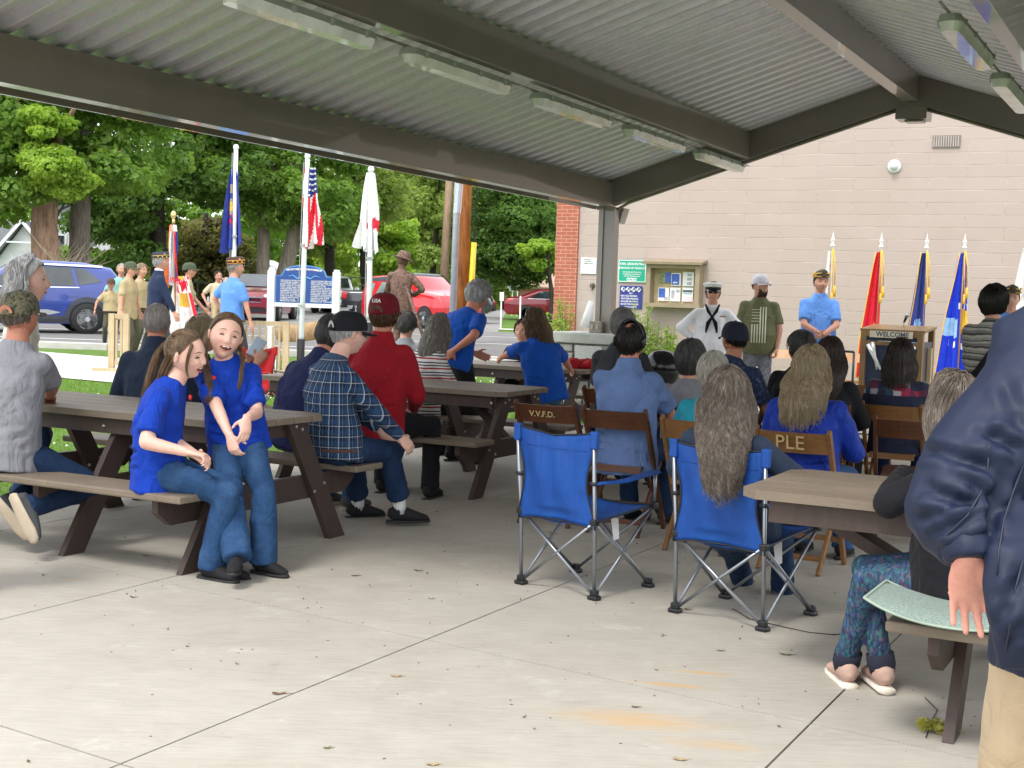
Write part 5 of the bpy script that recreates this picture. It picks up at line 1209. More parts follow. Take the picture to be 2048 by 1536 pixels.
def leg_creases(me, L_, k, seed):
    g = np.random.default_rng(seed+99); V = get_co(me); Nn = get_no(me); D = np.zeros(len(V))
    for (hj,kn,an,s) in L_:
        for _ in range(9):
            f = g.uniform(-.35,.4); p = kn.lerp(hj if f > 0 else an, abs(f)); sgx = g.choice([-1,1]); D += crease(V,Nn,p+Vector((sgx*.06*k,g.uniform(-.06,.06),.01)), p+Vector((-sgx*.03*k,g.uniform(-.07,.07),g.uniform(-.05,.05))), .010, g.uniform(.003,.007))
        for _ in range(5):
            p = kn.lerp(an, g.uniform(.7,1.0)); D += crease(V,Nn,p+Vector((-.06*k,g.uniform(-.04,.06),0)), p+Vector((.06*k,g.uniform(-.04,.06),g.uniform(-.03,.03))), .009, .005)
        for _ in range(4):
            p = hj.lerp(kn, g.uniform(.05,.4)); D += crease(V,Nn,p+Vector((-.07*k,.02,.05)), p+Vector((.05*k,g.uniform(0,.08),g.uniform(0,.08))), .011, .006)
    set_co(me, V+Nn*np.clip(D,-.011,.011)[:,None])
SKIN = skin('skin_light'); SKIN2 = skin('skin_ruddy', (.52,.22,.14)); SKIN3 = skin('skin_pale', (.70,.44,.35)); SKIN4 = skin('skin_tan', (.40,.18,.10))
M_eyew = mat('eye_white', (.75,.72,.70), .25, bump=0, var=.02); M_iris = mat('eye_dark', (.03,.02,.015), .2, bump=0, var=.02); M_lip = mat('lip', (.50,.17,.14), .45, bump=0, var=.05); M_teeth = mat('teeth', (.80,.77,.70), .3, bump=0, var=.02); M_mouth = mat('mouth_inside', (.10,.02,.02), .6, bump=0, var=.02)
def person(label, head, Y, hd, pose='sit', h=1.72, lean=(.05,0), hipz=None, hipyaw=0, seat=.45, bulk=1.0, hyaw=0, hpitch=0, hroll=0, arms=None, legs=None, skin_=None, shirt=None, sleeve='long', hem=.10,
           pants=None, shoes=None, hair=None, cap=None, smile=0, eyes='open', group=None, vox=None, face=True, belly=0, beard=None, ground=None, feet=True, shoulders=1.0, collar=None, fold=.006, pantwide=1.0, only_upper=False, hoffs=0.0, seed=1, headscale=1.0, glasses=None, belt=None, crumple=1.2, neck=.137, fat=1.0, fs=1.0, fhead=48, stoop=0, foldf=(9,9,5)):
    k = h/1.72; top = at(head[0], head[1], Y); gz = ground if ground is not None else (0 if pose=='sit' or Y < 17 else hY(Y)); skin_ = skin_ or SKIN
    rz = -R(hd); Rz = Matrix.Rotation(rz,3,'Z'); off = Rz @ Vector((lean[1], lean[0], 0)); base = Vector((top.x-off.x, top.y-off.y, gz)); root = empty('person', base, rz, label, 'person', group)
    hipz = hipz if hipz is not None else ((seat+.085*k) if pose=='sit' else .52*h)
    kh = k**.5*headscale*1.09
    Hc = Vector((lean[1], lean[0], top.z-gz-.115*kh-hoffs)); P0 = Vector((0,0,hipz))
    up = (Hc-P0).normalized(); N = Hc + Vector((-up.x*.02, -.028-.02*up.y*2, -neck*kh)) - Vector((0,.06*stoop,0))
    ax = (N-P0).normalized(); T = lambda f: P0.lerp(N, f) + Vector((0,-.045*math.sin(math.pi*min(1,max(0,f)))*(.4+stoop),0))
    vox = vox or (.011 if Y < 8.2 else .013 if Y < 12 else .018 if Y < 19 else .024)
    W_ = lambda p: (Rz.transposed() @ (Vector(p)-base))                 # world -> local
    fwdT = ax.cross(Vector((1,0,0)))*-1                                 # chest-forward
    S = [(W_(at(*(arms[i] or {})['sh'])) if arms and (arms[i] or {}).get('sh') else T(.81)+Vector((sg*.165*k*shoulders,0,0))) for i,sg in enumerate((-1,1))]
    la, lb = .285*k, .245*k; lt, ls = .43*k, .42*k; hw = .172*k
    arms = arms or [None,None]; A_ = []
    for i,sg in enumerate((-1,1)):
        s = arms[i] or {}
        tgt = s.get('hand')
        if tgt is None: tgt = (sg*.16, .32, hipz+.10) if pose=='sit' else (sg*.27*bulk, .06, hipz-.08)
        elif len(tgt) == 4: tgt = W_(at(*tgt[1:]))
        el, wr = ik(S[i], tgt, la, lb, s.get('pole', (sg*.7,-.6,-.5)))
        if s.get('el'): el = W_(at(*s['el'])); wr = W_(at(*s['hand'][1:]))
        A_.append((S[i], el, wr, s))
    legs = legs or [None,None]; L_ = []
    for i,sg in enumerate((-1,1)):
        s = legs[i] or {}; hj = P0+Vector((sg*.09*k,0,-.01))
        if hipyaw: hj = P0 + Matrix.Rotation(-R(hipyaw),3,'Z') @ Vector((sg*.09*k,0,-.01))
        tgt = s.get('foot')
        if tgt is None: tgt = (sg*.13, .42*k, .09) if pose=='sit' else (sg*.11, .0, .09)
        elif len(tgt) == 3 and tgt[0] == 'w': q = G(tgt[1], tgt[2], .0); q = W_(q); tgt = (q.x,q.y,.09)
        elif len(tgt) == 4: q = W_(at(*tgt[1:])); tgt = tuple(q)
        kn, an = ik(hj, tgt, lt, ls, s.get('pole', (sg*.15,.8,1) if pose=='sit' else (sg*.05,1,0)))
        L_.append((hj, kn, an, s))
    Hm = Matrix.Translation(Hc) @ (Matrix.Rotation(-R(hyaw),4,'Z') @ Matrix.Rotation(R(hpitch),4,'X') @ Matrix.Rotation(R(hroll),4,'Y')) @ Matrix.Scale(kh,4)
    # --- the body
    bm_ = MB(); b = MB(); b.capsule(Hm @ Vector((0,-.018,-.07)), N+Vector((0,0,-.02)), .054*k*bulk**.5, .062*k*bulk**.5, 14)
    b.tube([T(-.05),T(.2),T(.5),T(.75),T(.9),T(1.0)], [.14*k*bulk,.13*k*bulk,.13*k*bulk,.15*k*bulk,.11*k,.05*k], 14, True, (1,0,0), [.10*k,.10*k,.10*k,.10*k,.07*k,.05*k])
    for i,(s0,el,wr,s) in enumerate(A_):
        b.capsule(T(.83), s0, .055*k, .050*k); b.capsule(s0, el, .050*k*bulk**.4, .040*k*bulk**.4); b.tube([el, el.lerp(wr,.3), wr], [.040*k*bulk**.3,.038*k*bulk**.3,.0265*k], 12)
    if not only_upper:
        for (hj,kn,an,s) in L_: b.capsule(P0, hj, .08*k, .075*k); b.capsule(hj,kn,.068*k,.048*k); b.capsule(kn,an,.046*k,.036*k)
    me_into(bm_, remesh(b, vox, 3))
    Hv, Hf = head_surface(fhead, int(fhead*.75), smile, fat*(1+.06*(bulk-1)*2), 1.0, fs); mesh_into(bm_, Hv, Hf, Hm); Hm0 = Hm; Hm = Hm @ Matrix.Diagonal((fs, 1-.04*(fs-1)/.15, 1+(fs-1)*.5, 1))
    for sg in (-1,1):
        e = MB(); e.ell((sg*.076,-.012,-.004),(.007,.017,.030), Matrix.Rotation(sg*R(-18),3,'Z') @ Matrix.Rotation(R(-10),3,'X'), 12, 8); e.ell((sg*.081,-.010,.004),(.004,.010,.016), Matrix.Rotation(sg*R(-25),3,'Z'), 10, 6); mesh_into(bm_, e.v, e.f, Hm)
    hl = N-Hc
    for i,(s0,el,wr,s) in enumerate(A_):
        if s.get('nohand'): continue
        d = Vector(s.get('dir', tuple(wr-el))); hk = k*s.get('hk',1.0)
        hb = hand_mb(wr, d, s.get('palm', ((1 if i==0 else -1),0,-.3)), hk, left=(i==0), curl=s.get('curl',(.35,.38,.42,.48)), thumb=s.get('thumb',.4))
        me_into(bm_, remesh(hb, .0045 if Y < 4 else .0062 if Y < 9 else .009, 2))
    mats = [skin_, M_eyew, M_iris, M_lip, M_teeth, M_mouth, (hair or {}).get('m', M_iris)]
    if face:
        for sg in (-1,1):
            if eyes == 'squint':
                e = MB(); e.tube([(sg*.017,face_y(.017,.002)-.005,-.001),(sg*.031,face_y(.031,.003)-.0025,.004),(sg*.047,face_y(.047,.0)-.004,-.002)], [.0014,.0042,.0014], 8); mesh_into(bm_, e.v, e.f, Hm, 2)
            else:
                y0 = face_y(.031,.004)-.0105
                e = MB(); e.ell((sg*.031,y0-.002,.004),(.0135,.008,.0062),None,12,8); mesh_into(bm_, e.v, e.f, Hm, 1)
                e = MB(); e.ell((sg*.031,y0+.0035,.004),(.0058,.0036,.0056),None,10,8); mesh_into(bm_, e.v, e.f, Hm, 2)
                e = MB(); e.tube([(sg*.017,y0+.003,.006),(sg*.031,y0+.007,.0115),(sg*.046,y0+.0,.006)], [.0012,.002,.0012], 6); mesh_into(bm_, e.v, e.f, Hm, 2)
            e = MB(); e.tube([(sg*.015,face_y(.014,.024)+.001,.027),(sg*.030,face_y(.03,.028)+.002,.031),(sg*.048,face_y(.048,.024)-.002,.023)], [.0014,.0026,.001], 6); mesh_into(bm_, e.v, e.f, Hm, 6)
        if smile > .5:
            y0 = .0835
            e = MB(); e.tube([(-.034,y0-.015,-.051),(-.019,y0-.002,-.059),(0,y0+.002,-.063),(.019,y0-.002,-.059),(.034,y0-.015,-.051)], [.002,.008,.011,.008,.002], 10); mesh_into(bm_, e.v, e.f, Hm, 5)
            e = MB(); e.tube([(-.036,y0-.014,-.048),(-.018,y0+.004,-.050),(0,y0+.006,-.0505),(.018,y0+.004,-.050),(.036,y0-.014,-.048)], [.0015,.0026,.003,.0026,.0015], 8); mesh_into(bm_, e.v, e.f, Hm, 3)
            e = MB(); e.tube([(-.036,y0-.014,-.049),(-.019,y0+.002,-.068),(0,y0+.004,-.075),(.019,y0+.002,-.068),(.036,y0-.014,-.049)], [.0015,.003,.0038,.003,.0015], 8); mesh_into(bm_, e.v, e.f, Hm, 3)
            for xs in ((-.020,-.012,-.0045),(.0045,.012,.020)): e = MB(); e.tube([(x_, y0+.0075-abs(x_)*abs(x_)*16, -.0565) for x_ in xs], [.0028,.0034,.0028], 6); mesh_into(bm_, e.v, e.f, Hm, 4)
        else:
            y0 = .0855
            e = MB(); e.tube([(-.024,y0-.006,-.061),(-.010,y0+.002,-.060),(0,y0+.003,-.061),(.010,y0+.002,-.060),(.024,y0-.006,-.061)], [.001,.003,.0028,.003,.001], 8); mesh_into(bm_, e.v, e.f, Hm, 3)
            e = MB(); e.tube([(-.021,y0-.005,-.063),(0,y0+.003,-.067),(.021,y0-.005,-.063)], [.001,.0036,.001], 8); mesh_into(bm_, e.v, e.f, Hm, 3)
    Hm = Hm0
    o = bm_.build('body', mats, root, True, recalc=False)
    # --- shirt
    if shirt:
        b = MB(); B = bulk; f0 = -hem/max(.2,(N-P0).length)
        rx = [.180*B,.180*B,.172*B+belly*.5,.168*B+belly*.3,.176*B,.158*B**.5,.108,.072]; ry = [.134*B+belly*.4,.134*B+belly*.7,.124*B+belly,.122*B+belly*.5,.124*B,.112,.086,.066]
        fs = [f0, f0*.35+.02, .2, .42, .62, .80, .92, 1.01]; yo = [belly*.4,belly*.6,belly*.8,belly*.4,0,0,0,0]
        if pose == 'sit': rx[0] *= 1.05; ry[0] *= 1.02
        b.tube([T(f)+Vector((0,y_,0)) for f,y_ in zip(fs,yo)], [x*k for x in rx], 18, True, (1,0,0), [x*k for x in ry])
        wrist_f = {'long':1.0,'short':None,'34':.6,'none':None}[sleeve]
        for i,(s0,el,wr,s) in enumerate(A_):
            b.capsule(T(.785)+Vector(((-1,1)[i]*.05*k,0,0)), s0, .072*k*B**.5, .059*k*B**.5)
            if sleeve == 'short':
                e = s0.lerp(el,.80); b.tube([s0.lerp(el,-.05), s0.lerp(el,.2), e], [.058*k*B**.5,.060*k*B**.5,.064*k*B**.5], 14)
            elif wrist_f:
                b.capsule(s0, el, .062*k*B**.5, .054*k*B**.5); w2 = el.lerp(wr, wrist_f*.96); b.capsule(el, el.lerp(w2,.5), .054*k*B**.5, .048*k*B**.5); b.tube([el, el.lerp(w2,.5), w2], [.054*k*B**.5,.048*k*B**.5,.038*k], 14)
        if collar:
            cn = T(.985); cd = (Hm@Vector((0,-.02,-.07))-cn).normalized(); b.tube([cn, cn+cd*collar*.5, cn+cd*collar], [.085*k,.074*k,.070*k], 16, True, (1,0,0), [.08*k,.074*k,.070*k])
        me = remesh(b, vox, 3); folds(me, fold, foldf, seed)
        if Y < 19: auto_creases(me, T, k, S, seed, crumple, B)
        so_ = link_mesh('shirt', me, shirt, root, True)
    # --- trousers
    if pants and not only_upper:
        pm_, bare = (pants if isinstance(pants, tuple) else (pants, 1.0)); b = MB(); pw = pantwide
        Hy = Matrix.Rotation(-R(hipyaw),3,'Z')
        b.ell(P0+Vector((0,-.01,-.0)), (.158*k*bulk,.116*k*bulk,.112*k), Hy); 
        b.tube([T(-.02), T(.06), T(.14)], [.152*k*bulk,.150*k*bulk,.142*k*bulk], 16, True, (1,0,0), [.108*k*bulk,.108*k*bulk,.10*k*bulk])
        for (hj,kn,an,s) in L_:
            b.capsule(P0.lerp(hj,.8)+Vector((0,.0,-.01)), kn, .098*k*bulk**.7, .064*k*pw**.4)
            if bare >= 1: b.tube([kn, kn.lerp(an,.35), kn.lerp(an,1.06)], [.064*k*pw**.4,.062*k*pw,.062*k*pw**1.3], 14); b.ell(kn,(.064*k*pw**.4,)*3)
            else: b.tube([kn.lerp(hj,.1), kn.lerp(an,bare)], [.07*k,.072*k], 14)
        me = remesh(b, vox, 3); folds(me, fold*.8, (10,10,9), seed+5)
        if Y < 13: leg_creases(me, L_, k, seed)
        link_mesh('trousers', me, pm_, root, True)
    if belt:
        ring = [T(-.02)+Vector((.178*bulk*k*math.cos(R(a)), .135*bulk*k*math.sin(R(a))+.01, 0)) for a in range(0,361,20)]; b = MB(); b.tube(ring,.017,6,side=(0,0,1)); b.build('belt', belt, root, True)
    # --- shoes
    if shoes and feet and not only_upper:
        um, sm = shoes if isinstance(shoes, tuple) else (shoes, M_dark)
        for i,(hj,kn,an,s) in enumerate(L_):
            fy = s.get('toe', 0); d = Matrix.Rotation(-R(fy),3,'Z') @ Vector((0,1,0)); d = Vector(s['toedir']).normalized() if 'toedir' in s else d
            upr = Vector(s.get('shoeup',(0,0,1))); sd_ = d.cross(upr); sd_ = sd_.normalized() if sd_.length > .05 else Vector((1,0,0)); upv = sd_.cross(d).normalized(); q = lambda a,c: an + d*a*k + upv*c*k
            b = MB(); b.tube([q(-.075,-.05),q(-.06,-.035),q(-.01,-.02),q(.05,-.035),(q(.12,-.05)),q(.17,-.06),q(.19,-.066)], [x*k for x in (.012,.033,.038,.040,.045,.036,.014)], 14, True, sd_, [x*k for x in (.012,.040,.055,.042,.03,.022,.012)])
            b.tube([q(-.01,-.03), an+(kn-an).normalized()*.02*k], [.042*k,.044*k], 12)
            me = remesh(b, .007 if Y < 9 else .012, 3); sh = link_mesh('shoe', me, um, root, True)
            b = MB(); b.tube([q(-.088,-.080),q(-.078,-.080),q(-.01,-.082),q(.06,-.082),q(.13,-.080),q(.18,-.078),q(.198,-.076)], [x*k for x in (.010,.032,.037,.040,.045,.035,.012)], 14, True, sd_, [.012*k]*7); b.build('sole', sm, sh, True)
    # --- hair
    if hair:
        hs = dict(hair); m_ = hs.pop('m'); st = hs.pop('style','short'); extra = hs.pop('extra', []); nocap = hs.pop('nocap', False); Vs, Fs = [], []
        cv, cf = hair_cap(hs.get('line',0), hs.get('bald',0), vol=hs.get('vol',1)*.985); cv = cv @ np.array(Hm.to_3x3()).T + np.array(Hm.translation)
        w_ = hs.pop('w', .0016 if Y < 9 else .0024 if Y < 14 else .004)
        if st != 'none':
            Pp = hair_strands(seed*13+3, style=st, **hs); v1, f1 = strand_mesh(Pp, w_, w_*.55, Hm); Vs.append(v1); Fs.append(f1)
        for ex in extra: v1, f1 = strand_mesh(ex, w_, w_*.6, Hm); Vs.append(v1); Fs.append(f1)
        if not nocap: Vs.append(cv); Fs.append(np.array(cf))
        H2 = Matrix.Translation(Hc) @ Matrix.Rotation(-R(hyaw),4,'Z') @ Matrix.Scale(kh,4); Hinv = np.array(Hm.inverted()); H2n = np.array(H2); Vg = []
        for v1 in Vs:
            lo = v1 @ Hinv[:3,:3].T + Hinv[:3,3]; g2 = lo @ H2n[:3,:3].T + H2n[:3,3]; wt = sstep(.0,.14,-lo[:,2])[:,None]; Vg.append(v1*(1-wt)+g2*wt)
        Vs = Vg; n0 = 0; FF = []
        for v1,f1 in zip(Vs,Fs): FF.append(f1+n0); n0 += len(v1)
        link_mesh('hair', np_mesh('hair', np.vstack(Vs), np.vstack(FF)), m_, root)
    if beard:
        g = np.random.default_rng(seed+2); n = 900; x = g.uniform(-.062,.062,n); z = g.uniform(-.13,-.03,n); lim = -.040-.040*np.clip(1-(np.abs(x)/.055)**2,0,1); okb = z < lim; x,z = x[okb],z[okb]; y = np.array([face_y(a,c) for a,c in zip(x,z)])-.004
        P0_ = np.stack([x,y,z],1); dr = np.stack([x*.25, .35+0*x, -.9+0*x],1); dr /= np.linalg.norm(dr,axis=1)[:,None]; Pp = P0_[:,None]+dr[:,None]*np.linspace(0,.020,4)[None,:,None]
        v1,f1 = strand_mesh(Pp, .0022, .0012, Hm); link_mesh('beard', np_mesh('beard', v1, f1), beard, root)
    if cap: cap(root, Hm, Hc)
    if glasses:
        b = MB(); y0 = .098
        for sg in (-1,1):
            if glasses == 'sun': b.ell((sg*.031,y0,.004),(.024,.006,.017))
            else: b.tube([(sg*.031+.021*math.cos(t*math.pi/6), y0, .002+.017*math.sin(t*math.pi/6)) for t in range(13)], .0016, 6)
            b.tube([(sg*.052,y0-.002,.008),(sg*.078,.03,.008),(sg*.08,-.02,.002)], .0018, 6)
        b.tube([(-.01,y0+.003,.006),(.01,y0+.003,.006)], .002, 6); b.v = [tuple(Hm@Vector(v)) for v in b.v]; b.build('glasses', M_dark if glasses=='sun' else M_chrome, root, True)
    root['_n'] = 0; del root['_n']
    return dict(seed=seed, root=root, Hm=Hm, T=T, N=N, A=A_, L=L_, Rz=Rz, base=base, k=k, W=W_, P0=P0)
# --- headwear
def ball_cap(m, brim=None, back=False, text=None, tcol=None, strap=None, lift=0.0, big=1.0):
    def f(root, Hm, Hc):
        b = MB(); n = 28; rows = []
        for i in range(9):
            a = R(90)*i/8; rr = math.cos(a)**.62; zz = .012+lift+.112*math.sin(a)**.9
            rows.append([(.0895*big*rr*math.cos(2*math.pi*j/n), -.008+.113*big*rr*math.sin(2*math.pi*j/n), zz*(1 if 1 else 1)-.016*(1-math.sin(a))*(-math.sin(2*math.pi*j/n)*.6)) for j in range(n)])
        V = [v for r_ in rows for v in r_]; F = [(i*n+j,i*n+(j+1)%n,(i+1)*n+(j+1)%n,(i+1)*n+j) for i in range(8) for j in range(n)]+[tuple(range(8*n,9*n))]
        tilt = Matrix.Rotation(R(4),4,'X'); V = [tuple(Hm@tilt@Vector(v)) for v in V]; b.add(V,F); c = b.build('cap', m, root, True)
        b = MB(); n2 = 12; vs = []
        for th in (0,-.004):
            for i in range(n2+1):
                a = R(28+124*i/n2); vs.append((.088*math.cos(a), .105*math.sin(a)-.006, .018+lift+th-.0))
            for i in range(n2+1):
                a = R(28+124*i/n2); vs.append((.092*math.cos(a), .105*math.sin(a)+.070*math.sin(R(180*i/n2))**.6, .020+lift+th-.018*abs(math.cos(a))**1.5-.006))
        m1 = n2+1; F = []
        for i in range(n2): F += [(i,i+1,m1+i+1,m1+i),(2*m1+i,3*m1+i,3*m1+i+1,2*m1+i+1),(m1+i,m1+i+1,3*m1+i+1,3*m1+i)]
        vs = [tuple(Hm@Vector(v)) for v in vs]; b.add(vs,F); b.build('brim', brim or m, c, True)
        b = MB(); b.ell(Hm@Vector((0,-.008,.126+lift)),(.009,.009,.005)); b.build('button', m, c)
        if back:
            b = MB(); pts = [(.040*math.cos(R(180*i/10)), -.121+.0*i, .020+lift+.040*math.sin(R(180*i/10))) for i in range(11)]
            vs = [(x, -(.1215)*math.sqrt(max(0,1-(x/.1)**2-((z-.02)/.16)**2))-.006, z-.008) for x,y,z in pts]; vs = [tuple(Hm@Vector(v)) for v in vs]; b.add(vs, [tuple(range(len(vs)))]); b.build('opening', back, c)
            b = MB(); b.tube([Hm@Vector((x, -.127*math.sqrt(max(0,1-(x/.1)**2))-.003, .008+lift)) for x in (-.045,-.02,0,.02,.045)], .006, 6); b.build('strap', strap or m, c, True)
        if text:
            t = text_mesh(text, .030, tcol, root, (0,0,0), (0,0,0), bold=True); M2 = Hm @ Matrix.Translation((0,-.1215,.074+lift)) @ Matrix.Rotation(R(-12),4,'X') @ Matrix.Rotation(R(90),4,'X')
            for v in t.data.vertices: v.co = M2 @ v.co
            t.parent = root; t.name = 'cap_lettering'; t.parent = c
    return f
def garrison_cap(m, trim):
    def f(root, Hm, Hc):
        b = MB(); n = 10; L = .125; prof = [(-.078,0),(-.084,.03),(-.060,.075),(-.012,.098),(.012,.098),(.060,.075),(.084,.03),(.078,0)]
        vs = []
        for i in range(n+1):
            y = -L+2*L*i/n; s_ = math.sqrt(max(.02,1-(abs(y)/L)**2.6)); 
            for x,z in prof: vs.append((x*s_, y-.006, .050+z*(.78+.22*s_)+.012*(y/L)))
        m1 = len(prof); F = [(i*m1+j,i*m1+j+1,(i+1)*m1+j+1,(i+1)*m1+j) for i in range(n) for j in range(m1-1)]+[tuple(range(m1)), tuple(range(n*m1,(n+1)*m1))]
        b.add([tuple(Hm@Vector(v)) for v in vs],F); c = b.build('cap', m, root, True)
        b = MB()
        for sg in (-1,1):
            b.tube([Hm@Vector((sg*.087*math.sqrt(max(.05,1-(abs(y)/L)**2.6)), y-.006, .094+.012*y/L)) for y in (-.118,-.09,-.05,0,.05,.09,.118)], .006, 6)
            b.tube([Hm@Vector((sg*.084*math.sqrt(max(.05,1-(abs(y)/L)**2.6)), y-.006, .056+.012*y/L)) for y in (-.118,-.09,-.05,0,.05,.09,.118)], .004, 6)
            for yy,zz in ((.06,.075),(.0,.075),(-.06,.075),(.03,.11)): b.ell(Hm@Vector((sg*.088*math.sqrt(1-(abs(yy)/L)**2.6), yy, zz)), (.013,.013,.013),None,8,6)
        b.build('trim', trim, c, True)
    return f
def combo_cap(root, Hm, Hc):
    b = MB(); T_ = lambda v: tuple(Hm@Vector(v))
    def disc(prof, name, m, par):
        q = MB(); q.lathe(prof, 26, (0,0,0)); q.v = [T_((v[0]*1.0, v[1]*1.18-.004, v[2])) for v in q.v]; return q.build(name, m, par, True)
    c = disc([(.088,.030),(.089,.065),(.118,.085),(.120,.098),(.09,.112),(0,.118)], 'cap', M_wh, root); disc([(.0895,.028),(.0905,.062),(.088,.063)], 'band', M_dark, c)
    q = MB(); vs = []
    for i in range(13):
        a = R(20+140*i/12); vs += [(.088*math.cos(a), .104*math.sin(a)-.004,.034),(.092*math.cos(a), .104*math.sin(a)+.05*math.sin(R(180*i/12))-.004,.012)]
    q.add([T_(v) for v in vs], [(2*i,2*i+2,2*i+3,2*i+1) for i in range(12)]); q.build('visor', mat('visor_gloss',(.01,.01,.012),.12,bump=0,coat=1), c); q = MB(); q.ell(Vector(T_((0,.108,.075))),(.018,.01,.02)); q.build('badge', M_gold, c)
# ------------------------------------------------------------ picnic tables of recycled planks
M_top = m_plank('plank_taupe', (.195,.155,.115)); M_leg = m_plank('plank_brown', (.062,.042,.036), 2); M_bolt = mat('bolt_steel', (.6,.6,.58), .3, .9, bump=0)
ZT, ZB = .79, .455
def picnic_table(s0, s1, frames, tc, label, tw=.86, brace=None, cut=True):
    root = empty('picnic_table', PV(0,tc), -YAW, label, 'picnic table', 'brown recycled plank picnic tables'); y = lambda t: -(t)      # local x = s, local +y = away
    b = MB(); n = 5; pw = tw/n
    for i in range(n):
        yy = -tw/2+pw*(i+.5); e = .0
        if cut and i in (0,n-1):
            c = .07; sy = -1 if i == 0 else 1; o_, in_ = yy+sy*(pw/2-.004), yy-sy*(pw/2-.004)
            poly = [(s0,in_),(s0,o_-sy*c),(s0+c,o_),(s1-c,o_),(s1,o_-sy*c),(s1,in_)]; b.prism(poly,(0,0,ZT-.038),(1,0,0),(0,1,0),(0,0,1),.038)
        else: b.box(((s0+s1)/2,yy,ZT-.019),(s1-s0,pw-.008,.038), bev=.004)
    b.build('tabletop', M_top, root)
    b = MB(); b.beam((s0+.1,0,ZT-.075),(s1-.1,0,ZT-.075),.04,.07)
    for sg in (-1,1): b.beam((s0+.12,sg*(tw/2-.06),ZT-.085),(s1-.12,sg*(tw/2-.06),ZT-.085),.035,.09)
    b.build('apron', M_leg, root)
    bx0, bx1 = (s0 if brace is None else s0+brace), s1+.06
    for sg in (-1,1):
        b = MB(); b.box(((bx0+bx1)/2, sg*.80, ZB-.02),(bx1-bx0,.30,.04), bev=.01); b.build('bench', M_top, root)
        b = MB()
    for x in frames:
        b = MB(); b.prism([(-.90,ZB-.045),(-.90,ZB-.11),(-.80,ZB-.185),(.80,ZB-.185),(.90,ZB-.11),(.90,ZB-.045)], (x-.02,0,0),(0,1,0),(0,0,1),(1,0,0),.04); b.build('crossbeam', M_leg, root)
        b = MB(); b.beam((x+.0,-tw/2+.08,ZT-.085),(x+.0,tw/2-.08,ZT-.085),.04,.09); b.build('top_cleat', M_leg, root)
        for sg in (-1,1):
            b = MB(); xo = x+.042; y0, y1 = sg*.68, sg*.22; wl = .085
            b.prism([(y0-sg*wl,0),(y0+sg*wl*.9,0),(y1+sg*wl,ZT-.045),(y1-sg*wl*.9,ZT-.045)], (xo-.02,0,0),(0,1,0),(0,0,1),(1,0,0),.04); b.build('leg', M_leg, root)
        b = MB()
        for sg in (-1,1):
            for yy,zz in ((sg*.52,ZB-.10),(sg*.42,ZB-.14),(sg*.28,ZT-.09),(sg*.22,ZT-.07)): b.lathe([(0,0),(.011,0),(.009,.008),(0,.01)],10,(x+.062,yy,zz),Matrix.Rotation(R(90),3,'Y'))
            b.lathe([(0,0),(.011,0),(.009,.008),(0,.01)],10,(x,sg*(tw/2-.043),ZT-.09),Matrix.Rotation(R(90 if sg>0 else 90),3,'X'))
        b.build('bolts', M_bolt, root)
    for (xa,xb_) in zip(frames[:-1],frames[1:]):
        pass
    b = MB(); m_ = (frames[0]+frames[-1])/2
    if brace is not None: b.beam((s0+.16,-.0,ZT-.09),(frames[0],-.0,ZB-.12),.14,.05,up=(0,0,1)); b.build('brace', M_leg, root)
    for f_,sg in ((frames[-1],-1),): b = MB(); b.beam((f_-.02,0,ZB-.1),(f_+sg*.42,0,ZT-.09),.09,.04,up=(0,0,1)); b.build('brace', M_leg, root)
    return root
picnic_table(-.29, 2.10, (.13,1.10,1.95), 9.33, 'long picnic table the two girls and the man in grey sit at')
picnic_table(-.35, 2.0, (.1,1.08,1.88), 6.05, 'picnic table behind the man in plaid')
picnic_table(-1.0, 1.15, (-.75,.1,.95), 2.72, 'far picnic table with papers and a red cloth')
picnic_table(5.1, 7.6, (5.98,7.3), 9.90, 'picnic table at the right with the grey green cushion', tw=.84, brace=.72)
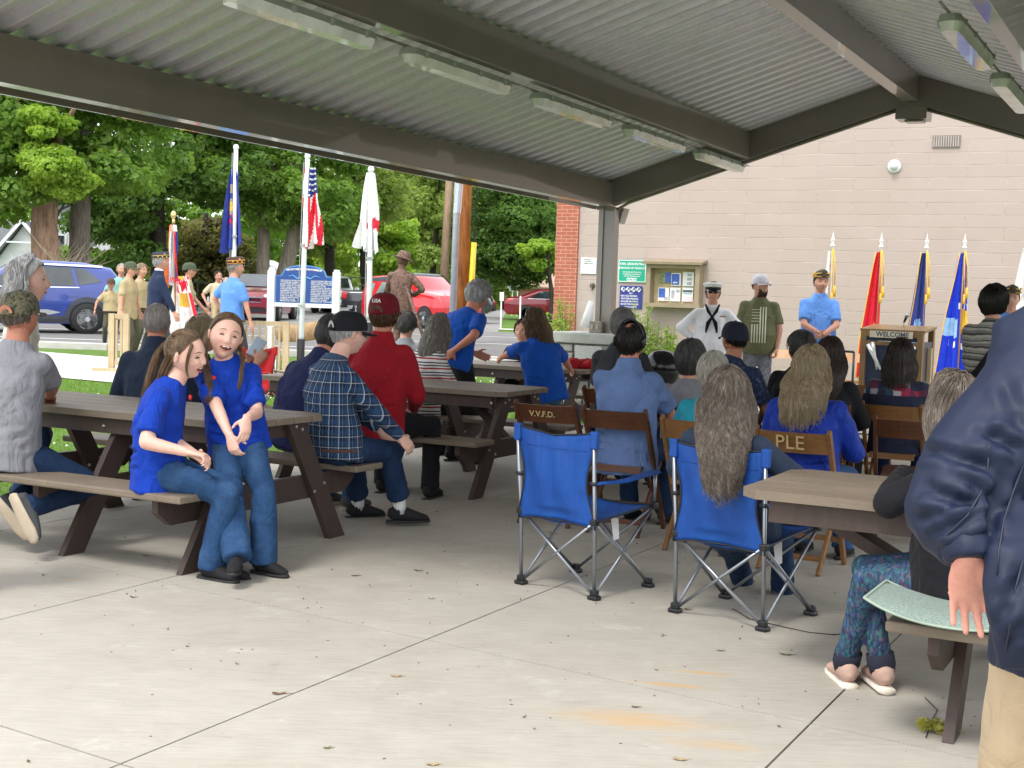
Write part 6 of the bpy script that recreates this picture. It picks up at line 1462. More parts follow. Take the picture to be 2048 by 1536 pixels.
# ------------------------------------------------------------ wooden folding chairs
WOODS = {'dark': m_wood('chair_wood_dark', (.055,.018,.008), (.13,.045,.018), .35, 1, .4, 0), 'mid': m_wood('chair_wood_brown', (.15,.065,.02), (.27,.13,.045), .4, 1, .3, 0), 'light': m_wood('chair_wood_light', (.42,.22,.10), (.62,.36,.18), .4, 1, .3, 0)}
M_carve = mat('carved_letters', (.45,.33,.14), .7, bump=0)
def wood_chair(loc, hd, tone, label, text=None):
    w_ = WOODS[tone]; root = empty('folding_chair', loc, -R(hd), label, 'folding chair', 'wooden folding chairs in rows'); W = .42
    for sg in (-1,1):
        b = MB(); b.beam((sg*W/2,-.30,.83),(sg*W/2,.20,.0),.026,.045,up=(0,.8,.5),bev=.006); b.build('leg', w_, root)
        b = MB(); b.beam((sg*(W/2-.035),.17,.45),(sg*(W/2-.035),-.26,.0),.024,.04,up=(0,.8,-.6),bev=.006); b.build('leg', w_, root)
    b = MB(); n = 8; vs = []                                                # curved top rail
    for i in range(n+1):
        x = -W/2+.01+(W-.02)*i/n; cy = -.045*(1-(2*i/n-1)**2)
        for (dy,z) in ((-.278,.815),(-.300,.815),(-.245,.695),(-.223,.695)): vs.append((x,dy+cy,z))
    b.add(vs, [(i*4+j,i*4+(j+1)%4,(i+1)*4+(j+1)%4,(i+1)*4+j) for i in range(n) for j in range(4)]+[(0,1,2,3),(n*4+3,n*4+2,n*4+1,n*4)]); b.build('back_rail', w_, root)
    b = MB()
    for i in range(5): b.box((0,-.16+i*.082,.445+.004*i),(W-.09,.072,.016), bev=.003)
    b.box((0,-.2,.425),(W-.09,.02,.03)); b.box((0,.2,.44),(W-.09,.02,.03)); b.build('seat', w_, root)
    for (yy,zz) in ((.11,.16),(-.18,.085)): b = MB(); b.beam((-W/2+.02,yy,zz),(W/2-.02,yy,zz),.02,.03); b.build('stretcher', w_, root)
    if text:
        tx, sz, col = text; t = text_mesh(tx, sz, M_carve, root, (0,-.338,.755), (R(90+12),0,0), name='lettering', bold=(tone=='dark')); 
    return root
HD = 27
def chair_at(s,t,tone,label,hd=HD,text=None): p = PV(s,t); return wood_chair(p, hd, tone, label, text)
J0c = lambda s,t: (s,t)
chair_at(2.84,7.22,'dark','dark folding chair lettered V.V.F.D. behind the empty blue camp chair',24,('V.V.F.D.',.055,1))
chair_at(5.02,6.40,'dark','dark folding chair right of the woman in the blue jacket',20)
chair_at(4.22,6.05,'dark','empty dark folding chair between white haired woman and blue jacket',24)
chair_at(3.85,4.75,'dark','dark chair back just right of the man in the black cap',24)
chair_at(5.35,5.1,'mid','brown chair partly behind the navy jacket on the right',24)
chair_at(5.2,3.8,'mid','brown folding chair in the second row below the lectern',24)
chair_at(5.8,3.9,'dark','dark folding chair at the right end of the second row',24)
chair_at(3.9,2.75,'mid','front row folding chair left of the crossing rails',24)
chair_at(4.55,2.7,'mid','front row folding chair in front of the lectern',24)
chair_at(5.2,2.65,'dark','front row folding chair right of the lectern',24)
for (px,py,Yq,l) in ((1556,712,19.2,'light wooden folding chair against the wall beside the bearded man'),(1716,720,18.8,'light wooden folding chair against the wall left of the lectern')):
    p = at(px,py,Yq); wood_chair((p.x,Yq,hY(Yq)), 190, 'light', l)
b = MB(); q = [at(1682,702,18.2),at(1708,704,18.2),at(1705,775,18.2)]; b.tube([q[0],q[1]],.016,8); b.tube([q[1],q[1]+Vector((0,0,-.95))],.016,8); b.tube([q[0],q[0]+Vector((0,0,-.95))],.016,8)
tag(b.build('walker_frame', mat('dark_metal_tube', (.05,.045,.04), .4, .4), None, True), 'dark square tube frame standing left of the lectern', 'frame')
# ------------------------------------------------------------ quad folding camp chairs
M_tube = mat('camp_chair_steel', (.30,.32,.35), .32, .8, bump=0, var=.06); M_plas = mat('black_plastic', (.012,.012,.014), .4, bump=0)
def camp_chair(loc, hd, fab, label, W=.25, piping=None):
    root = empty('camp_chair', loc, -R(hd), label, 'camp chair', None); fw, fd, D0, D1 = W, .24, -.235, .235
    BL, BR, FL, FR = Vector((-fw,D0,0)), Vector((fw,D0,0)), Vector((-fw,D1,0)), Vector((fw,D1,0)); hb, hf = .40, .44
    bt = lambda p: Vector((p.x*1.0, p.y-.02, hb)); ft = lambda p: Vector((p.x*1.02, p.y+.02, hf))
    def rod(a, c, r=.0085, nm='strut'): b = MB(); b.tube([a,c], r, 10); b.build(nm, M_tube, root, True)
    up = Vector((0,0,.02))
    for p in (BL,BR): b = MB(); b.tube([p+up, bt(p), Vector((p.x*1.03,p.y-.060,.825))], .0105, 10); b.build('back_post', M_tube, root, True)
    for p in (FL,FR): b = MB(); b.tube([bt(BL if p is FL else BR)+Vector((0,0,0)), Vector((p.x*1.04,p.y-.0,.02))], .0085, 10); b.build('strut', M_tube, root, True)
    for a,c in ((BL,bt(BR)),(BR,bt(BL)),(FL,ft(FR)),(FR,ft(FL)),(BL,ft(FL)),(BR,ft(FR))): rod(a+up, c)
    for p in (FL,FR): b = MB(); b.tube([ft(p), Vector((p.x*1.08,p.y+.0,.62))], .0095, 10); b.build('arm_post', M_tube, root, True)
    for p in (BL,BR,FL,FR):
        b = MB(); b.box(p+Vector((0,0,.012)),(.062,.05,.024), bev=.008); b.box(p+Vector((0,0,.035)),(.045,.028,.03), bev=.006); b.build('foot', M_plas, root)
    for q in (bt(BL),bt(BR),ft(FL),ft(FR)): b = MB(); b.box(q,(.04,.04,.035), bev=.008); b.build('hub', M_plas, root)
    # back panel
    nx, nz = 18, 22; V = []
    for i in range(nz+1):
        f = i/nz; z = .375+f*(.862-.375); hwd = fw*1.03*(1-.17*math.sin(math.pi*min(1,f/.86))**1.5 if f < .86 else 1.0); 
        for j in range(nx+1):
            u = 2*j/nx-1; y = -.262-.035*f - .045*(1-u*u)*math.sin(math.pi*min(1,f*1.05))*.7 +.006*math.sin(9*u+5*f)
            zz = z - (.035*(1-abs(u))**.7*(1 if f > .8 else 0)*(f-.8)/.2) + (0.02*(1-u*u) if f < .1 else 0) - (.012 if f<.05 else 0)
            V.append((u*hwd, y, zz))
    F = [(i*(nx+1)+j,i*(nx+1)+j+1,(i+1)*(nx+1)+j+1,(i+1)*(nx+1)+j) for i in range(nz) for j in range(nx)]
    me = bpy.data.meshes.new('back_panel'); me.from_pydata(V,[],F); o = link_mesh('back_panel', me, fab, root, True); md = o.modifiers.new('t','SOLIDIFY'); md.thickness = .004
    bd = piping or M_plas
    b = MB(); 
    for sg in (0,nx): b.tube([Vector(V[i*(nx+1)+sg]) for i in range(nz+1)], .005, 6)
    b.tube([Vector(V[nz*(nx+1)+j]) for j in range(nx+1)], .005, 6); b.tube([Vector(V[j]) for j in range(nx+1)], .005, 6); b.build('edge_binding', bd, root, True)
    b = MB()
    for sg in (-1,1): b.box((sg*fw*1.03,-.290,.822),(.045,.03,.09), bev=.008)
    b.tube([(-fw*.99,-.301,.765),(0,-.318,.76),(fw*.99,-.301,.765)], .0015, 4); b.build('corner_pocket', fab, root)
    # seat
    V = []; nx, ny = 14, 14
    for i in range(ny+1):
        f = i/ny
        for j in range(nx+1):
            u = 2*j/nx-1; V.append((u*fw*(1-.05*math.sin(math.pi*f)), -.25+f*.53, .395+.05*f-.055*(1-u*u)*(.4+.6*math.sin(math.pi*f))))
    F = [(i*(nx+1)+j,i*(nx+1)+j+1,(i+1)*(nx+1)+j+1,(i+1)*(nx+1)+j) for i in range(ny) for j in range(nx)]
    me = bpy.data.meshes.new('seat'); me.from_pydata(V,[],F); o = link_mesh('seat', me, fab, root, True); md = o.modifiers.new('t','SOLIDIFY'); md.thickness = .006
    b = MB(); b.tube([Vector(V[ny*(nx+1)+j]) for j in range(nx+1)], .006, 6); 
    for sg in (0,nx): b.tube([Vector(V[i*(nx+1)+sg]) for i in range(ny+1)], .005, 6)
    b.build('edge_binding', bd, root, True)
    for sg in (-1,1):
        b = MB(); pts = [Vector((sg*fw*1.0,-.275,.60)), Vector((sg*fw*1.06,-.05,.595)), Vector((sg*fw*1.08,.24,.625))]; b.tube(pts, [.03,.036,.036], 10, True, (1,0,0), [.008]*3); b.build('arm_strap', fab if sg>0 else bd, root, True)
        b = MB(); b.lathe([(.018,-.01),(.021,0),(.018,.01),(.014,0)],12,(sg*fw*1.005,-.270,.60)); b.build('ring', M_plas, root)
    b = MB(); b.add([(.12,.05,.38),(.17,.05,.38),(.165,.07,.27),(.135,.06,.255)],[(0,1,2,3)]); b.build('care_tag', mat('tag_white', (.8,.8,.82), .7), root)
    return root
FB = NT('camp_fabric_blue'); cc = FB.co(); FB.set(.62,0,.4); FB.base(FB.ramp(FB.noise(cc,5,5),[(.3,(.004,.050,.26)),(.7,(.007,.085,.38))])); b1 = FB.bump(FB.noise(FB.co(scale=(2,1,.35)),9,4,.6,1.0),.55,.02); FB.bump(FB.noise(cc,400,2),.15,.0008,b1); FB = FB.m
q = [G(1042,1168),G(1188,1200)]; mid = (q[0]+q[1])/2; dv = (q[1]-q[0]).normalized(); nv = Vector((-dv.y,dv.x,0)); h1 = math.degrees(math.atan2(nv.x,nv.y)); camp_chair(mid+nv*.235, h1, FB, 'empty bright blue folding camp chair in the middle of the floor', W=q[0].__sub__(q[1]).length/2)
q = [G(1350,1225),G(1525,1262)]; mid = (q[0]+q[1])/2; dv = (q[1]-q[0]).normalized(); nv = Vector((-dv.y,dv.x,0)); h2c = math.degrees(math.atan2(nv.x,nv.y)); c2 = mid+nv*.235; camp_chair(c2, h2c, FB, 'bright blue folding camp chair with the long haired woman in it', W=q[0].__sub__(q[1]).length/2)
FR_ = cloth('camp_fabric_red', (.55,.03,.035), .6, .4); p = at(553,700,14.6); camp_chair((p.x-.02,14.6,0), 135, FR_, 'red folding camp chair with a pale mesh panel beside the first table', W=.21)
# ------------------------------------------------------------ things on and around the tables
def pt(s,t,z=ZT): return PV(s,t,z)
p = G(1165,737,ZT); b = MB(); g = random.Random(8)
for i in range(9): b.ell((p.x+g.uniform(-.13,.13), p.y+g.uniform(-.08,.1), ZT+.03+g.uniform(0,.035)), (g.uniform(.06,.12),g.uniform(.06,.10),g.uniform(.03,.055)), Matrix.Rotation(g.uniform(0,3),3,'Z'),12,8)
me = remesh(b, .012, 2); folds(me, .014, (22,22,30), 4); tag(link_mesh('red_jacket', me, cloth('jacket_red', (.42,.012,.02), .7, .6), None, True), 'crumpled red cloth lying on the far table', 'cloth')
for (px,py,rz,l) in ((1003,721,.3,'white sheet of paper under the hand of the leaning woman'),(1118,728,-.2,'white papers on the far table left of the red cloth')):
    p = G(px,py,ZT); b = MB(); 
    for i in range(3): b.box((p.x+.01*i,p.y,ZT+.003+.003*i),(.22,.30,.002),Matrix.Rotation(rz+.15*i,3,'Z'))
    tag(b.build('paper', mat('paper_white', (.80,.80,.80), .8, bump=0, var=.03)), l, 'paper')
p = at(1326,716,14.6); dg = empty('domed_grill', (p.x,14.6,0), 0, 'shiny black dome lid on a dark base left of the sailor', 'grill')
b = MB(); b.lathe([(.195,.0),(.198,.02),(.19,.08),(.165,.14),(.12,.185),(.06,.208),(0,.214)], 32, (0,0,.78)); b.build('lid', mat('gloss_black_enamel', (.006,.006,.009), .16, bump=0, spec=.4), dg, True)
b = MB(); b.lathe([(0,-.2),(.10,-.19),(.17,-.1),(.195,-.02),(.197,-.01)], 28, (0,0,.78)); b.lathe([(.197,-.012),(.203,-.005),(.197,.002)],28,(0,0,.78)); b.build('bowl', mat('dark_enamel', (.02,.02,.024), .25, bump=0), dg, True)
for i in range(3): a = 2.1*i; b = MB(); b.tube([(.1*math.cos(a),.1*math.sin(a),.62),(.27*math.cos(a),.27*math.sin(a),0)],.012,8); b.build('leg', M_dark, dg, True)
p = G(1318,742,.76); st_ = empty('side_table', (p.x,p.y+.18,0), -R(20), 'small pale topped side table behind the man in light blue', 'table'); b = MB(); b.box((0,0,.745),(.42,.36,.03), bev=.006); b.build('top', mat('pale_top', (.6,.58,.52), .5), st_)
for sx in (-1,1):
    for sy in (-1,1): b = MB(); b.beam((sx*.17,sy*.14,0),(sx*.17,sy*.14,.73),.03,.03); b.build('leg', M_dark, st_)
p = G(1309,735,.765); b = MB()
for i in range(6): b.ell((p.x+.02*i-.04,p.y+.01*i,.80+.008*(i%3)),(.035,.03,.022),None,10,6)
me = remesh(b,.008,1); folds(me,.012,(40,40,40),2); tag(link_mesh('ribbon_bundle', me, mat('ribbon_mix', (.55,.3,.45), .6, var=.8, vs=60), None, True), 'crumpled patterned ribbon beside the black dome', 'ribbon')
# seat cushion on the right bench: curved pad
M_cush = NT('cushion_weave'); cc = M_cush.co(); M_cush.set(.9); wv = M_cush.noise(cc, 170, 3); M_cush.base(M_cush.ramp(wv,[(.35,(.15,.20,.175)),(.62,(.27,.33,.29))])); M_cush.bump(wv,.8,.004); M_cush = M_cush.m
c0 = G(1722,1240,.49); c1 = G(1960,1300,.47); V = []; nx, ny = 26, 14; xa = (c1-c0); xa.z = 0; Lc = .60; xa.normalize(); ya = Vector((-xa.y,xa.x,0))
cr = PV(5.72,9.90+.80,0); xa, ya = A.copy(), J.copy()
cu_ = empty('seat_cushion', cr+Vector((0,0,0)), -YAW, 'grey green woven cushion curving up at its ends on the right bench', 'cushion'); b = MB(); tops, bots = [], []
for i in range(nx+1):
    u = 2*i/nx-1
    for j in range(ny+1):
        v = 2*j/ny-1; e = (1-abs(u)**6*.0); x = .33+u*.30; y = v*.20*(1-.12*abs(u)**4); z = ZB+.012+.060*abs(u)**2.2; r = (1-abs(v)**5)*(1-abs(u)**9); tops.append((x,y,z+.030*r)); bots.append((x,y,z-.012*r*0))
n = ny+1; F = [(i*n+j,(i+1)*n+j,(i+1)*n+j+1,i*n+j+1) for i in range(nx) for j in range(ny)]; N_ = len(tops); F2 = [tuple(a+N_ for a in f[::-1]) for f in F]; b.add(tops+bots, F+F2); b.build('pad', M_cush, cu_, True)
b = MB(); per = [i*n for i in range(nx+1)]+[nx*n+j for j in range(1,n)]+[i*n+ny for i in range(nx-1,-1,-1)]+[j for j in range(ny-1,0,-1)]; b.tube([Vector(bots[i])+Vector((0,0,.004)) for i in per+[per[0]]], .005, 6); b.build('piping', mat('cushion_edge', (.30,.38,.30), .8), cu_, True)
# cord on the floor, yellowing leaves at the table leg, small debris
b = MB(); b.tube([G(x,y,.004) for x,y in ((1465,1217),(1500,1238),(1560,1252),(1620,1265),(1665,1269),(1710,1266),(1790,1262))], .0022, 5)
b2 = MB(); b2.tube([G(x,y,.004) for x,y in ((1850,1395),(1875,1420),(1862,1445),(1852,1475))], .0022, 5); tag(b2.build('thin_cord', M_plas, None, True), 'short curl of dark cord by the right bench leg', 'cord')
tag(b.build('thin_cord', M_plas, None, True), 'thin dark cord lying on the floor by the second camp chair', 'cord')
g = np.random.default_rng(3); p = G(1862,1463,.0); n = 70; C = [(p.x+g.uniform(-.04,.08), p.y+g.uniform(-.03,.03), .012+g.uniform(0,.025)) for _ in range(9)]; V,F = leafcloud(C,[.022]*9,90,.036,5,.6); V[:,2] = np.abs(V[:,2])+.002
tag(link_mesh('lettuce_scrap', np_mesh('lettuce_scrap',V,F), m_leaf('wilted_leaf', (.35,.36,.06), (.66,.60,.22)), None), 'wilted yellow green leaf scrap at the foot of the right table leg', 'leaf scrap')
M_deb = [mat('leaf_litter_brown', (.16,.10,.055), .9), mat('leaf_litter_green', (.13,.15,.05), .8), mat('leaf_litter_tan', (.40,.30,.16), .9)]
g = random.Random(12)
deb = [(792,1353,.05,2,'tan leaf stalk lying in the middle of the near floor'),(560,1388,.06,0,'dark curled leaf beside the long floor joint'),(1572,1310,.06,1,'olive leaf lying left of the pink shoes'),(1440,1302,.035,0,'brown twig scrap above the rust stains'),(710,1152,.045,0,'dark leaf scrap right of the girls feet'),(835,1142,.045,0,'brown twiggy leaf below the plaid man shoes'),
 (862,1198,.03,2,'round tan leaf left of the empty camp chair'),(1270,1415,.03,0,'brown scrap on the left end of the rust stain'),(655,1497,.03,1,'yellow olive leaf near the bottom edge of the photo'),(865,1530,.045,2,'pinkish tan leaf at the very bottom of the photo'),(1375,1220,.035,0,'dark leaf scrap at the foot of the second camp chair'),(290,1112,.03,0,'small dark scrap under the first bench'),(265,1195,.035,0,'brown sliver on the floor joint below the bench'),(1360,1520,.05,2,'tan twig near the bottom edge right of centre'),(1105,1068,.05,1,'olive leaf under the empty camp chair'),(1462,1122,.05,1,'olive leaf between the two camp chairs')]
def scrap(b, p, L_, a, g):
    n_ = 6; V = []; c_, s_ = math.cos(a), math.sin(a)
    for k in range(n_+1):
        f = k/n_; wd = L_*.24*math.sin(math.pi*f)**.7*g.uniform(.6,1.3)+.001; 
        for sg in (-1,1): x, y = L_*(f-.5), sg*wd; V.append((p[0]+x*c_-y*s_, p[1]+x*s_+y*c_, .002+.012*abs(f-.5)*g.uniform(.3,1.5)))
    b.add(V,[(2*k,2*k+2,2*k+3,2*k+1) for k in range(n_)])
for px,py,L_,kd,lab in deb:
    p = G(px,py,0); b = MB(); scrap(b,(0,0),L_,g.uniform(-.6,.6),g); b.tube([(L_*.3,.0,.004),(L_*.8,.006,.003)],.001,4); o = b.build('fallen_leaf', M_deb[kd], None); o.location = p; tag(o, lab, 'leaf')
b = MB()
for _ in range(130):
    p = PV(g.uniform(.6,7.4), g.uniform(5,15)); scrap(b,(p.x,p.y),g.uniform(.008,.022),g.uniform(0,6),g)
o = b.build('leaf_litter', M_deb[0]); o['kind'] = 'stuff'
V = []; gg = np.random.default_rng(6); n = 900; st_x = gg.uniform(.5,7.5,n); st_y = gg.uniform(3,15,n); b = MB()
for s_,t_ in zip(st_x,st_y):
    p = PV(s_,t_,.001); r = random.uniform(.0015,.005); a = random.uniform(0,3.14); dx, dy = math.cos(a)*r*2, math.sin(a)*r*2; b.add([(p.x-dx,p.y-dy,.001),(p.x+dy*.4,p.y-dx*.4,.003),(p.x+dx,p.y+dy,.001),(p.x-dy*.4,p.y+dx*.4,.003)],[(0,1,2,3)])
o = b.build('grit', M_deb[0]); o['kind'] = 'stuff'
# ------------------------------------------------------------ the people
def pattern_plaid():
    t = NT('plaid_navy'); xyz = list(t.sep(t.co())); t.set(.85,0,.3); xyz[0] = t.math('MULTIPLY', t.math('ARCTAN2', xyz[0], t.math('MULTIPLY', xyz[1], -1.0)), .19)
    def stripes(c, per, w0, off=0.0): f = t.math('FRACT', t.math('ADD', t.math('MULTIPLY', c, 1/per), off)); return t.math('LESS_THAN', f, w0)
    base = (.008,.016,.045); c = t.mix(t.math('MULTIPLY', stripes(xyz[0],.066,.48), .5), base, (.025,.07,.16)); c = t.mix(t.math('MULTIPLY', stripes(xyz[2],.066,.48,.2), .5), c, (.02,.065,.15))
    c = t.mix(t.math('MULTIPLY', stripes(xyz[0],.066,.07,.62), .5), c, (.62,.66,.70)); c = t.mix(t.math('MULTIPLY', stripes(xyz[2],.066,.065,.4), .45), c, (.60,.64,.68)); c = t.mix(t.math('MULTIPLY', stripes(xyz[0],.066,.04,.25), .4), c, (.35,.42,.5))
    t.base(c); t.bump(t.noise(t.co(), 9, 3, .5, 1.2), .4, .03); return t.m
def bands(name, stops, per, warp=.0, axis=2, rough=.85):
    t = NT(name); xyz = t.sep(t.co()); t.set(rough,0,.3); f = t.math('FRACT', t.math('ADD', t.math('MULTIPLY', xyz[axis], 1/per), t.math('MULTIPLY', t.noise(t.co(),9,3), warp)))
    t.base(t.ramp(f, stops, 'CONSTANT')); t.bump(t.noise(t.co(), 10, 3, .5, 1.2), .4, .03); return t.m
C_plaid = pattern_plaid()
C_str = bands('striped_knit', [(0,(.62,.60,.58)),(.18,(.35,.02,.03)),(.34,(.62,.60,.58)),(.5,(.02,.02,.03)),(.62,(.62,.60,.58)),(.78,(.02,.02,.03)),(.9,(.62,.60,.58))], .085, .12)
C_knit = bands('banded_knit', [(0,(.16,.155,.14)),(.2,(.33,.32,.29)),(.38,(.03,.03,.03)),(.46,(.25,.24,.22)),(.66,(.36,.35,.31)),(.85,(.05,.05,.05))], .105, .35)
t = NT('camo_cloth'); n1 = t.noise(t.co(), 26, 3); t.set(.9); t.base(t.ramp(n1,[(0,(.035,.04,.02)),(.42,(.09,.085,.05)),(.5,(.16,.14,.09)),(.58,(.05,.055,.03)),(.68,(.22,.19,.13))],'CONSTANT')); C_camo = t.m
t = NT('legging_print'); n1 = t.n('TexVoronoi'); t.l(t.co(scale=(1,1,.5)), n1.inputs['Vector']); n1.inputs['Scale'].default_value = 120; t.set(.7); t.base(t.mix(.35,t.ramp(t.sep(n1.outputs['Color'])[0],[(0,(.008,.014,.06)),(.3,(.006,.06,.09)),(.5,(.02,.03,.15)),(.68,(.06,.02,.09)),(.84,(.02,.14,.14)),(.94,(.16,.06,.10))],'CONSTANT'),t.ramp(t.noise(t.co(scale=(1,1,.35)),90,4),[(.4,(.01,.015,.05)),(.65,(.06,.22,.26))]))); t.bump(t.noise(t.co(),16,3,.5,1),.35,.02); C_legg = t.m
t = NT('patchwork_knit'); xyz = t.sep(t.co()); n1 = t.n('TexVoronoi'); n1.distance = 'CHEBYCHEV'; n1.inputs['Scale'].default_value = 17; n1.inputs['Randomness'].default_value = .25; t.l(t.co(), n1.inputs['Vector']); t.set(.9)
cp = t.ramp(t.sep(n1.outputs['Color'])[1],[(0,(.02,.02,.05)),(.25,(.28,.02,.06)),(.45,(.02,.05,.09)),(.62,(.35,.34,.36)),(.8,(.06,.06,.07)),(.9,(.10,.02,.05))],'CONSTANT'); t.base(t.mix(t.math('GREATER_THAN', xyz[2], .88), (.008,.012,.035), t.mix(t.math('GREATER_THAN', xyz[2], 1.03), cp, (.42,.44,.50)))); C_patch = t.m
t = NT('floral_navy'); n1 = t.noise(t.co(), 38, 5, .7); t.set(.85); t.base(t.ramp(n1,[(0,(.006,.010,.035)),(.54,(.01,.018,.06)),(.6,(.05,.09,.16)),(.66,(.14,.16,.2)),(.7,(.02,.01,.03))])); C_flor = t.m
C_blue = cloth('royal_tee', (.003,.040,.37), .8, .45); C_blue2 = cloth('royal_jacket', (.003,.026,.27), .6, .5); C_bluet = cloth('bright_blue_tee', (.004,.075,.42), .8, .4)
C_gray = cloth('heather_grey', (.255,.26,.285), .9, .45); C_red = cloth('red_sweater', (.33,.010,.020), .9, .35); C_navy = cloth('navy_jacket', (.018,.028,.055), .8, .4); C_navyh = cloth('navy_hoodie', (.018,.022,.075), .9, .35)
C_lb = cloth('light_blue_shirt', (.12,.19,.38), .8, .45); C_polo = cloth('sky_polo', (.11,.27,.68), .7, .35); C_wh = cloth('white_uniform', (.82,.82,.85), .8, .4); C_ol = cloth('olive_tee', (.13,.135,.065), .85, .35); C_kh = cloth('scout_khaki', (.43,.34,.19), .85, .35)
C_green = cloth('scout_trousers', (.08,.078,.05), .9, .3); C_blk = cloth('black_cloth', (.008,.008,.011), .85, .3); C_dgr = cloth('charcoal_polo', (.035,.035,.042), .85, .35); C_lg = cloth('light_grey_top', (.22,.225,.25), .85, .3); C_teal = cloth('teal_blouse', (.012,.24,.32), .7, .4)
C_slate = cloth('slate_sweatshirt', (.028,.042,.075), .9, .35); C_blz = cloth('navy_blazer', (.015,.025,.065), .8, .25); C_oat = cloth('pale_top', (.45,.44,.43), .85, .4); C_chino = cloth('khaki_chinos', (.50,.38,.25), .8, .35); C_dgp = cloth('dark_grey_trousers', (.05,.05,.055), .85, .25); C_camop = mat('grey_camo_shorts', (.17,.175,.20), .9, var=.5, vs=22)
C_den = denim('blue_jeans', (.022,.065,.16)); C_dend = denim('dark_jeans', (.010,.028,.075)); C_denl = denim('light_jeans', (.05,.12,.21)); t = NT('navy_windbreaker'); t.set(.55,0,.3,0,0); t.base(t.ramp(t.noise(t.co(),3,4),[(.3,(.007,.012,.033)),(.7,(.010,.017,.046))])); t.bump(t.noise(t.co(),420,2),.10,.0006); C_fg = t.m; SKINP = skin('skin_pink', (.66,.32,.25))
C_sock = cloth('white_sock', (.75,.75,.74), .9, .2)
SH_b = mat('black_suede', (.008,.008,.010), .85, bump=.3); SH_bk = (SH_b, mat('dark_sole', (.02,.02,.02), .7)); SH_tan = (mat('pink_canvas', (.46,.30,.24), .85, bump=.5), mat('cream_sole', (.70,.64,.55), .7)); SH_grey = (mat('grey_sneaker', (.06,.065,.07), .8), mat('tan_sole', (.48,.40,.30), .8)); SH_wh = (mat('pale_sneaker', (.45,.45,.43), .8), mat('white_sole', (.6,.6,.58), .8))
H_grey = hairm('hair_grey', (.22,.21,.205), (.42,.41,.40)); H_dgrey = hairm('hair_dark_grey', (.06,.058,.055), (.17,.165,.16)); H_white = hairm('hair_white', (.46,.43,.36), (.68,.66,.58)); H_blk = hairm('hair_black', (.010,.008,.007), (.035,.028,.024)); H_dbr = hairm('hair_dark_brown', (.022,.013,.009), (.07,.04,.028))
H_br = hairm('hair_brown', (.085,.045,.022), (.20,.115,.06)); H_dbl = hairm('hair_dark_blond', (.12,.07,.036), (.30,.19,.10)); H_bl = hairm('hair_blond', (.27,.20,.115), (.50,.40,.26)); H_gbr = hairm('hair_grey_brown', (.13,.10,.078), (.37,.31,.25)); H_sg = hairm('hair_salt_grey', (.17,.145,.12), (.42,.39,.35)); H_silver = hairm('hair_silver', (.42,.41,.41), (.78,.78,.80)); H_bzz = hairm('hair_buzzed', (.36,.32,.30), (.58,.55,.53)); H_beard = hairm('beard_brown', (.06,.035,.022), (.14,.08,.05))
CP_dk = cloth('black_cap', (.010,.010,.014), .8, .2); CP_navy = cloth('navy_cap', (.012,.014,.03), .8, .2); CP_mar = cloth('maroon_cap', (.17,.008,.018), .8, .2); CP_ol = cloth('olive_cap', (.07,.09,.055), .85, .2); CP_wh = cloth('white_cap', (.62,.60,.66), .8, .2)
G_leg = garrison_cap(mat('legion_navy', (.02,.02,.035), .8), mat('cap_braid', (.55,.38,.10), .5, bump=0)); G_vfw = garrison_cap(mat('olive_garrison', (.05,.04,.02), .8, var=.5, vs=30), mat('cap_braid_gold', (.70,.42,.07), .5, bump=0))
P = person
PEOPLE = []
def add(*a, **k): r = P(*a, **k); PEOPLE.append(r); return r
# --- the two girls
gA = add('older girl in a royal blue tee with long tied back hair, laughing in profile', (374,662), 7.16, 92, 'sit', h=1.60, lean=(.13,.0), hipz=.56, hyaw=14, hpitch=-8, hroll=8, fs=1.04, headscale=1.0, neck=.128, fat=1.04, shoulders=.92, bulk=1.06, stoop=.5, arms=[dict(hand=('w',395,912,7.05), pole=(-.2,-1,-.6)), dict(hand=('w',378,905,6.85), pole=(.5,-1,-.6), palm=(0,-.6,-.6), curl=(.7,.8,.9,.9))],
    legs=[dict(foot=('w',442,1126,7.14), pole=(0,.6,1), toe=20), dict(foot=('w',422,1128,7.06), pole=(.1,.6,1), toe=25)], skin_=SKIN3, shirt=C_blue, sleeve='short', hem=.12, pants=C_den, shoes=SH_bk, pantwide=1.15, smile=1, eyes='squint', fold=.010, fhead=64,
    hair=dict(m=H_dbl, style='none', line=R(3), extra=[pulled(31,3200,[(.0,-.118,.03)],R(3)),
        
        bundle([(0,-.118,.035),(0,-.16,-.03),(.01,-.20,-.14),(.0,-.235,-.27),(0,-.26,-.38)],460,.016,.028,4,.004), bundle([(.060,-.05,-.01),(.062,-.085,-.08),(.05,-.125,-.16),(.04,-.17,-.26)],260,.03,.022,5,.004),
        bundle([(.058,.060,.070),(.078,.056,.02),(.080,.050,-.05),(.072,.052,-.11)],40,.010,.008,6)]), seed=3, crumple=2.0)
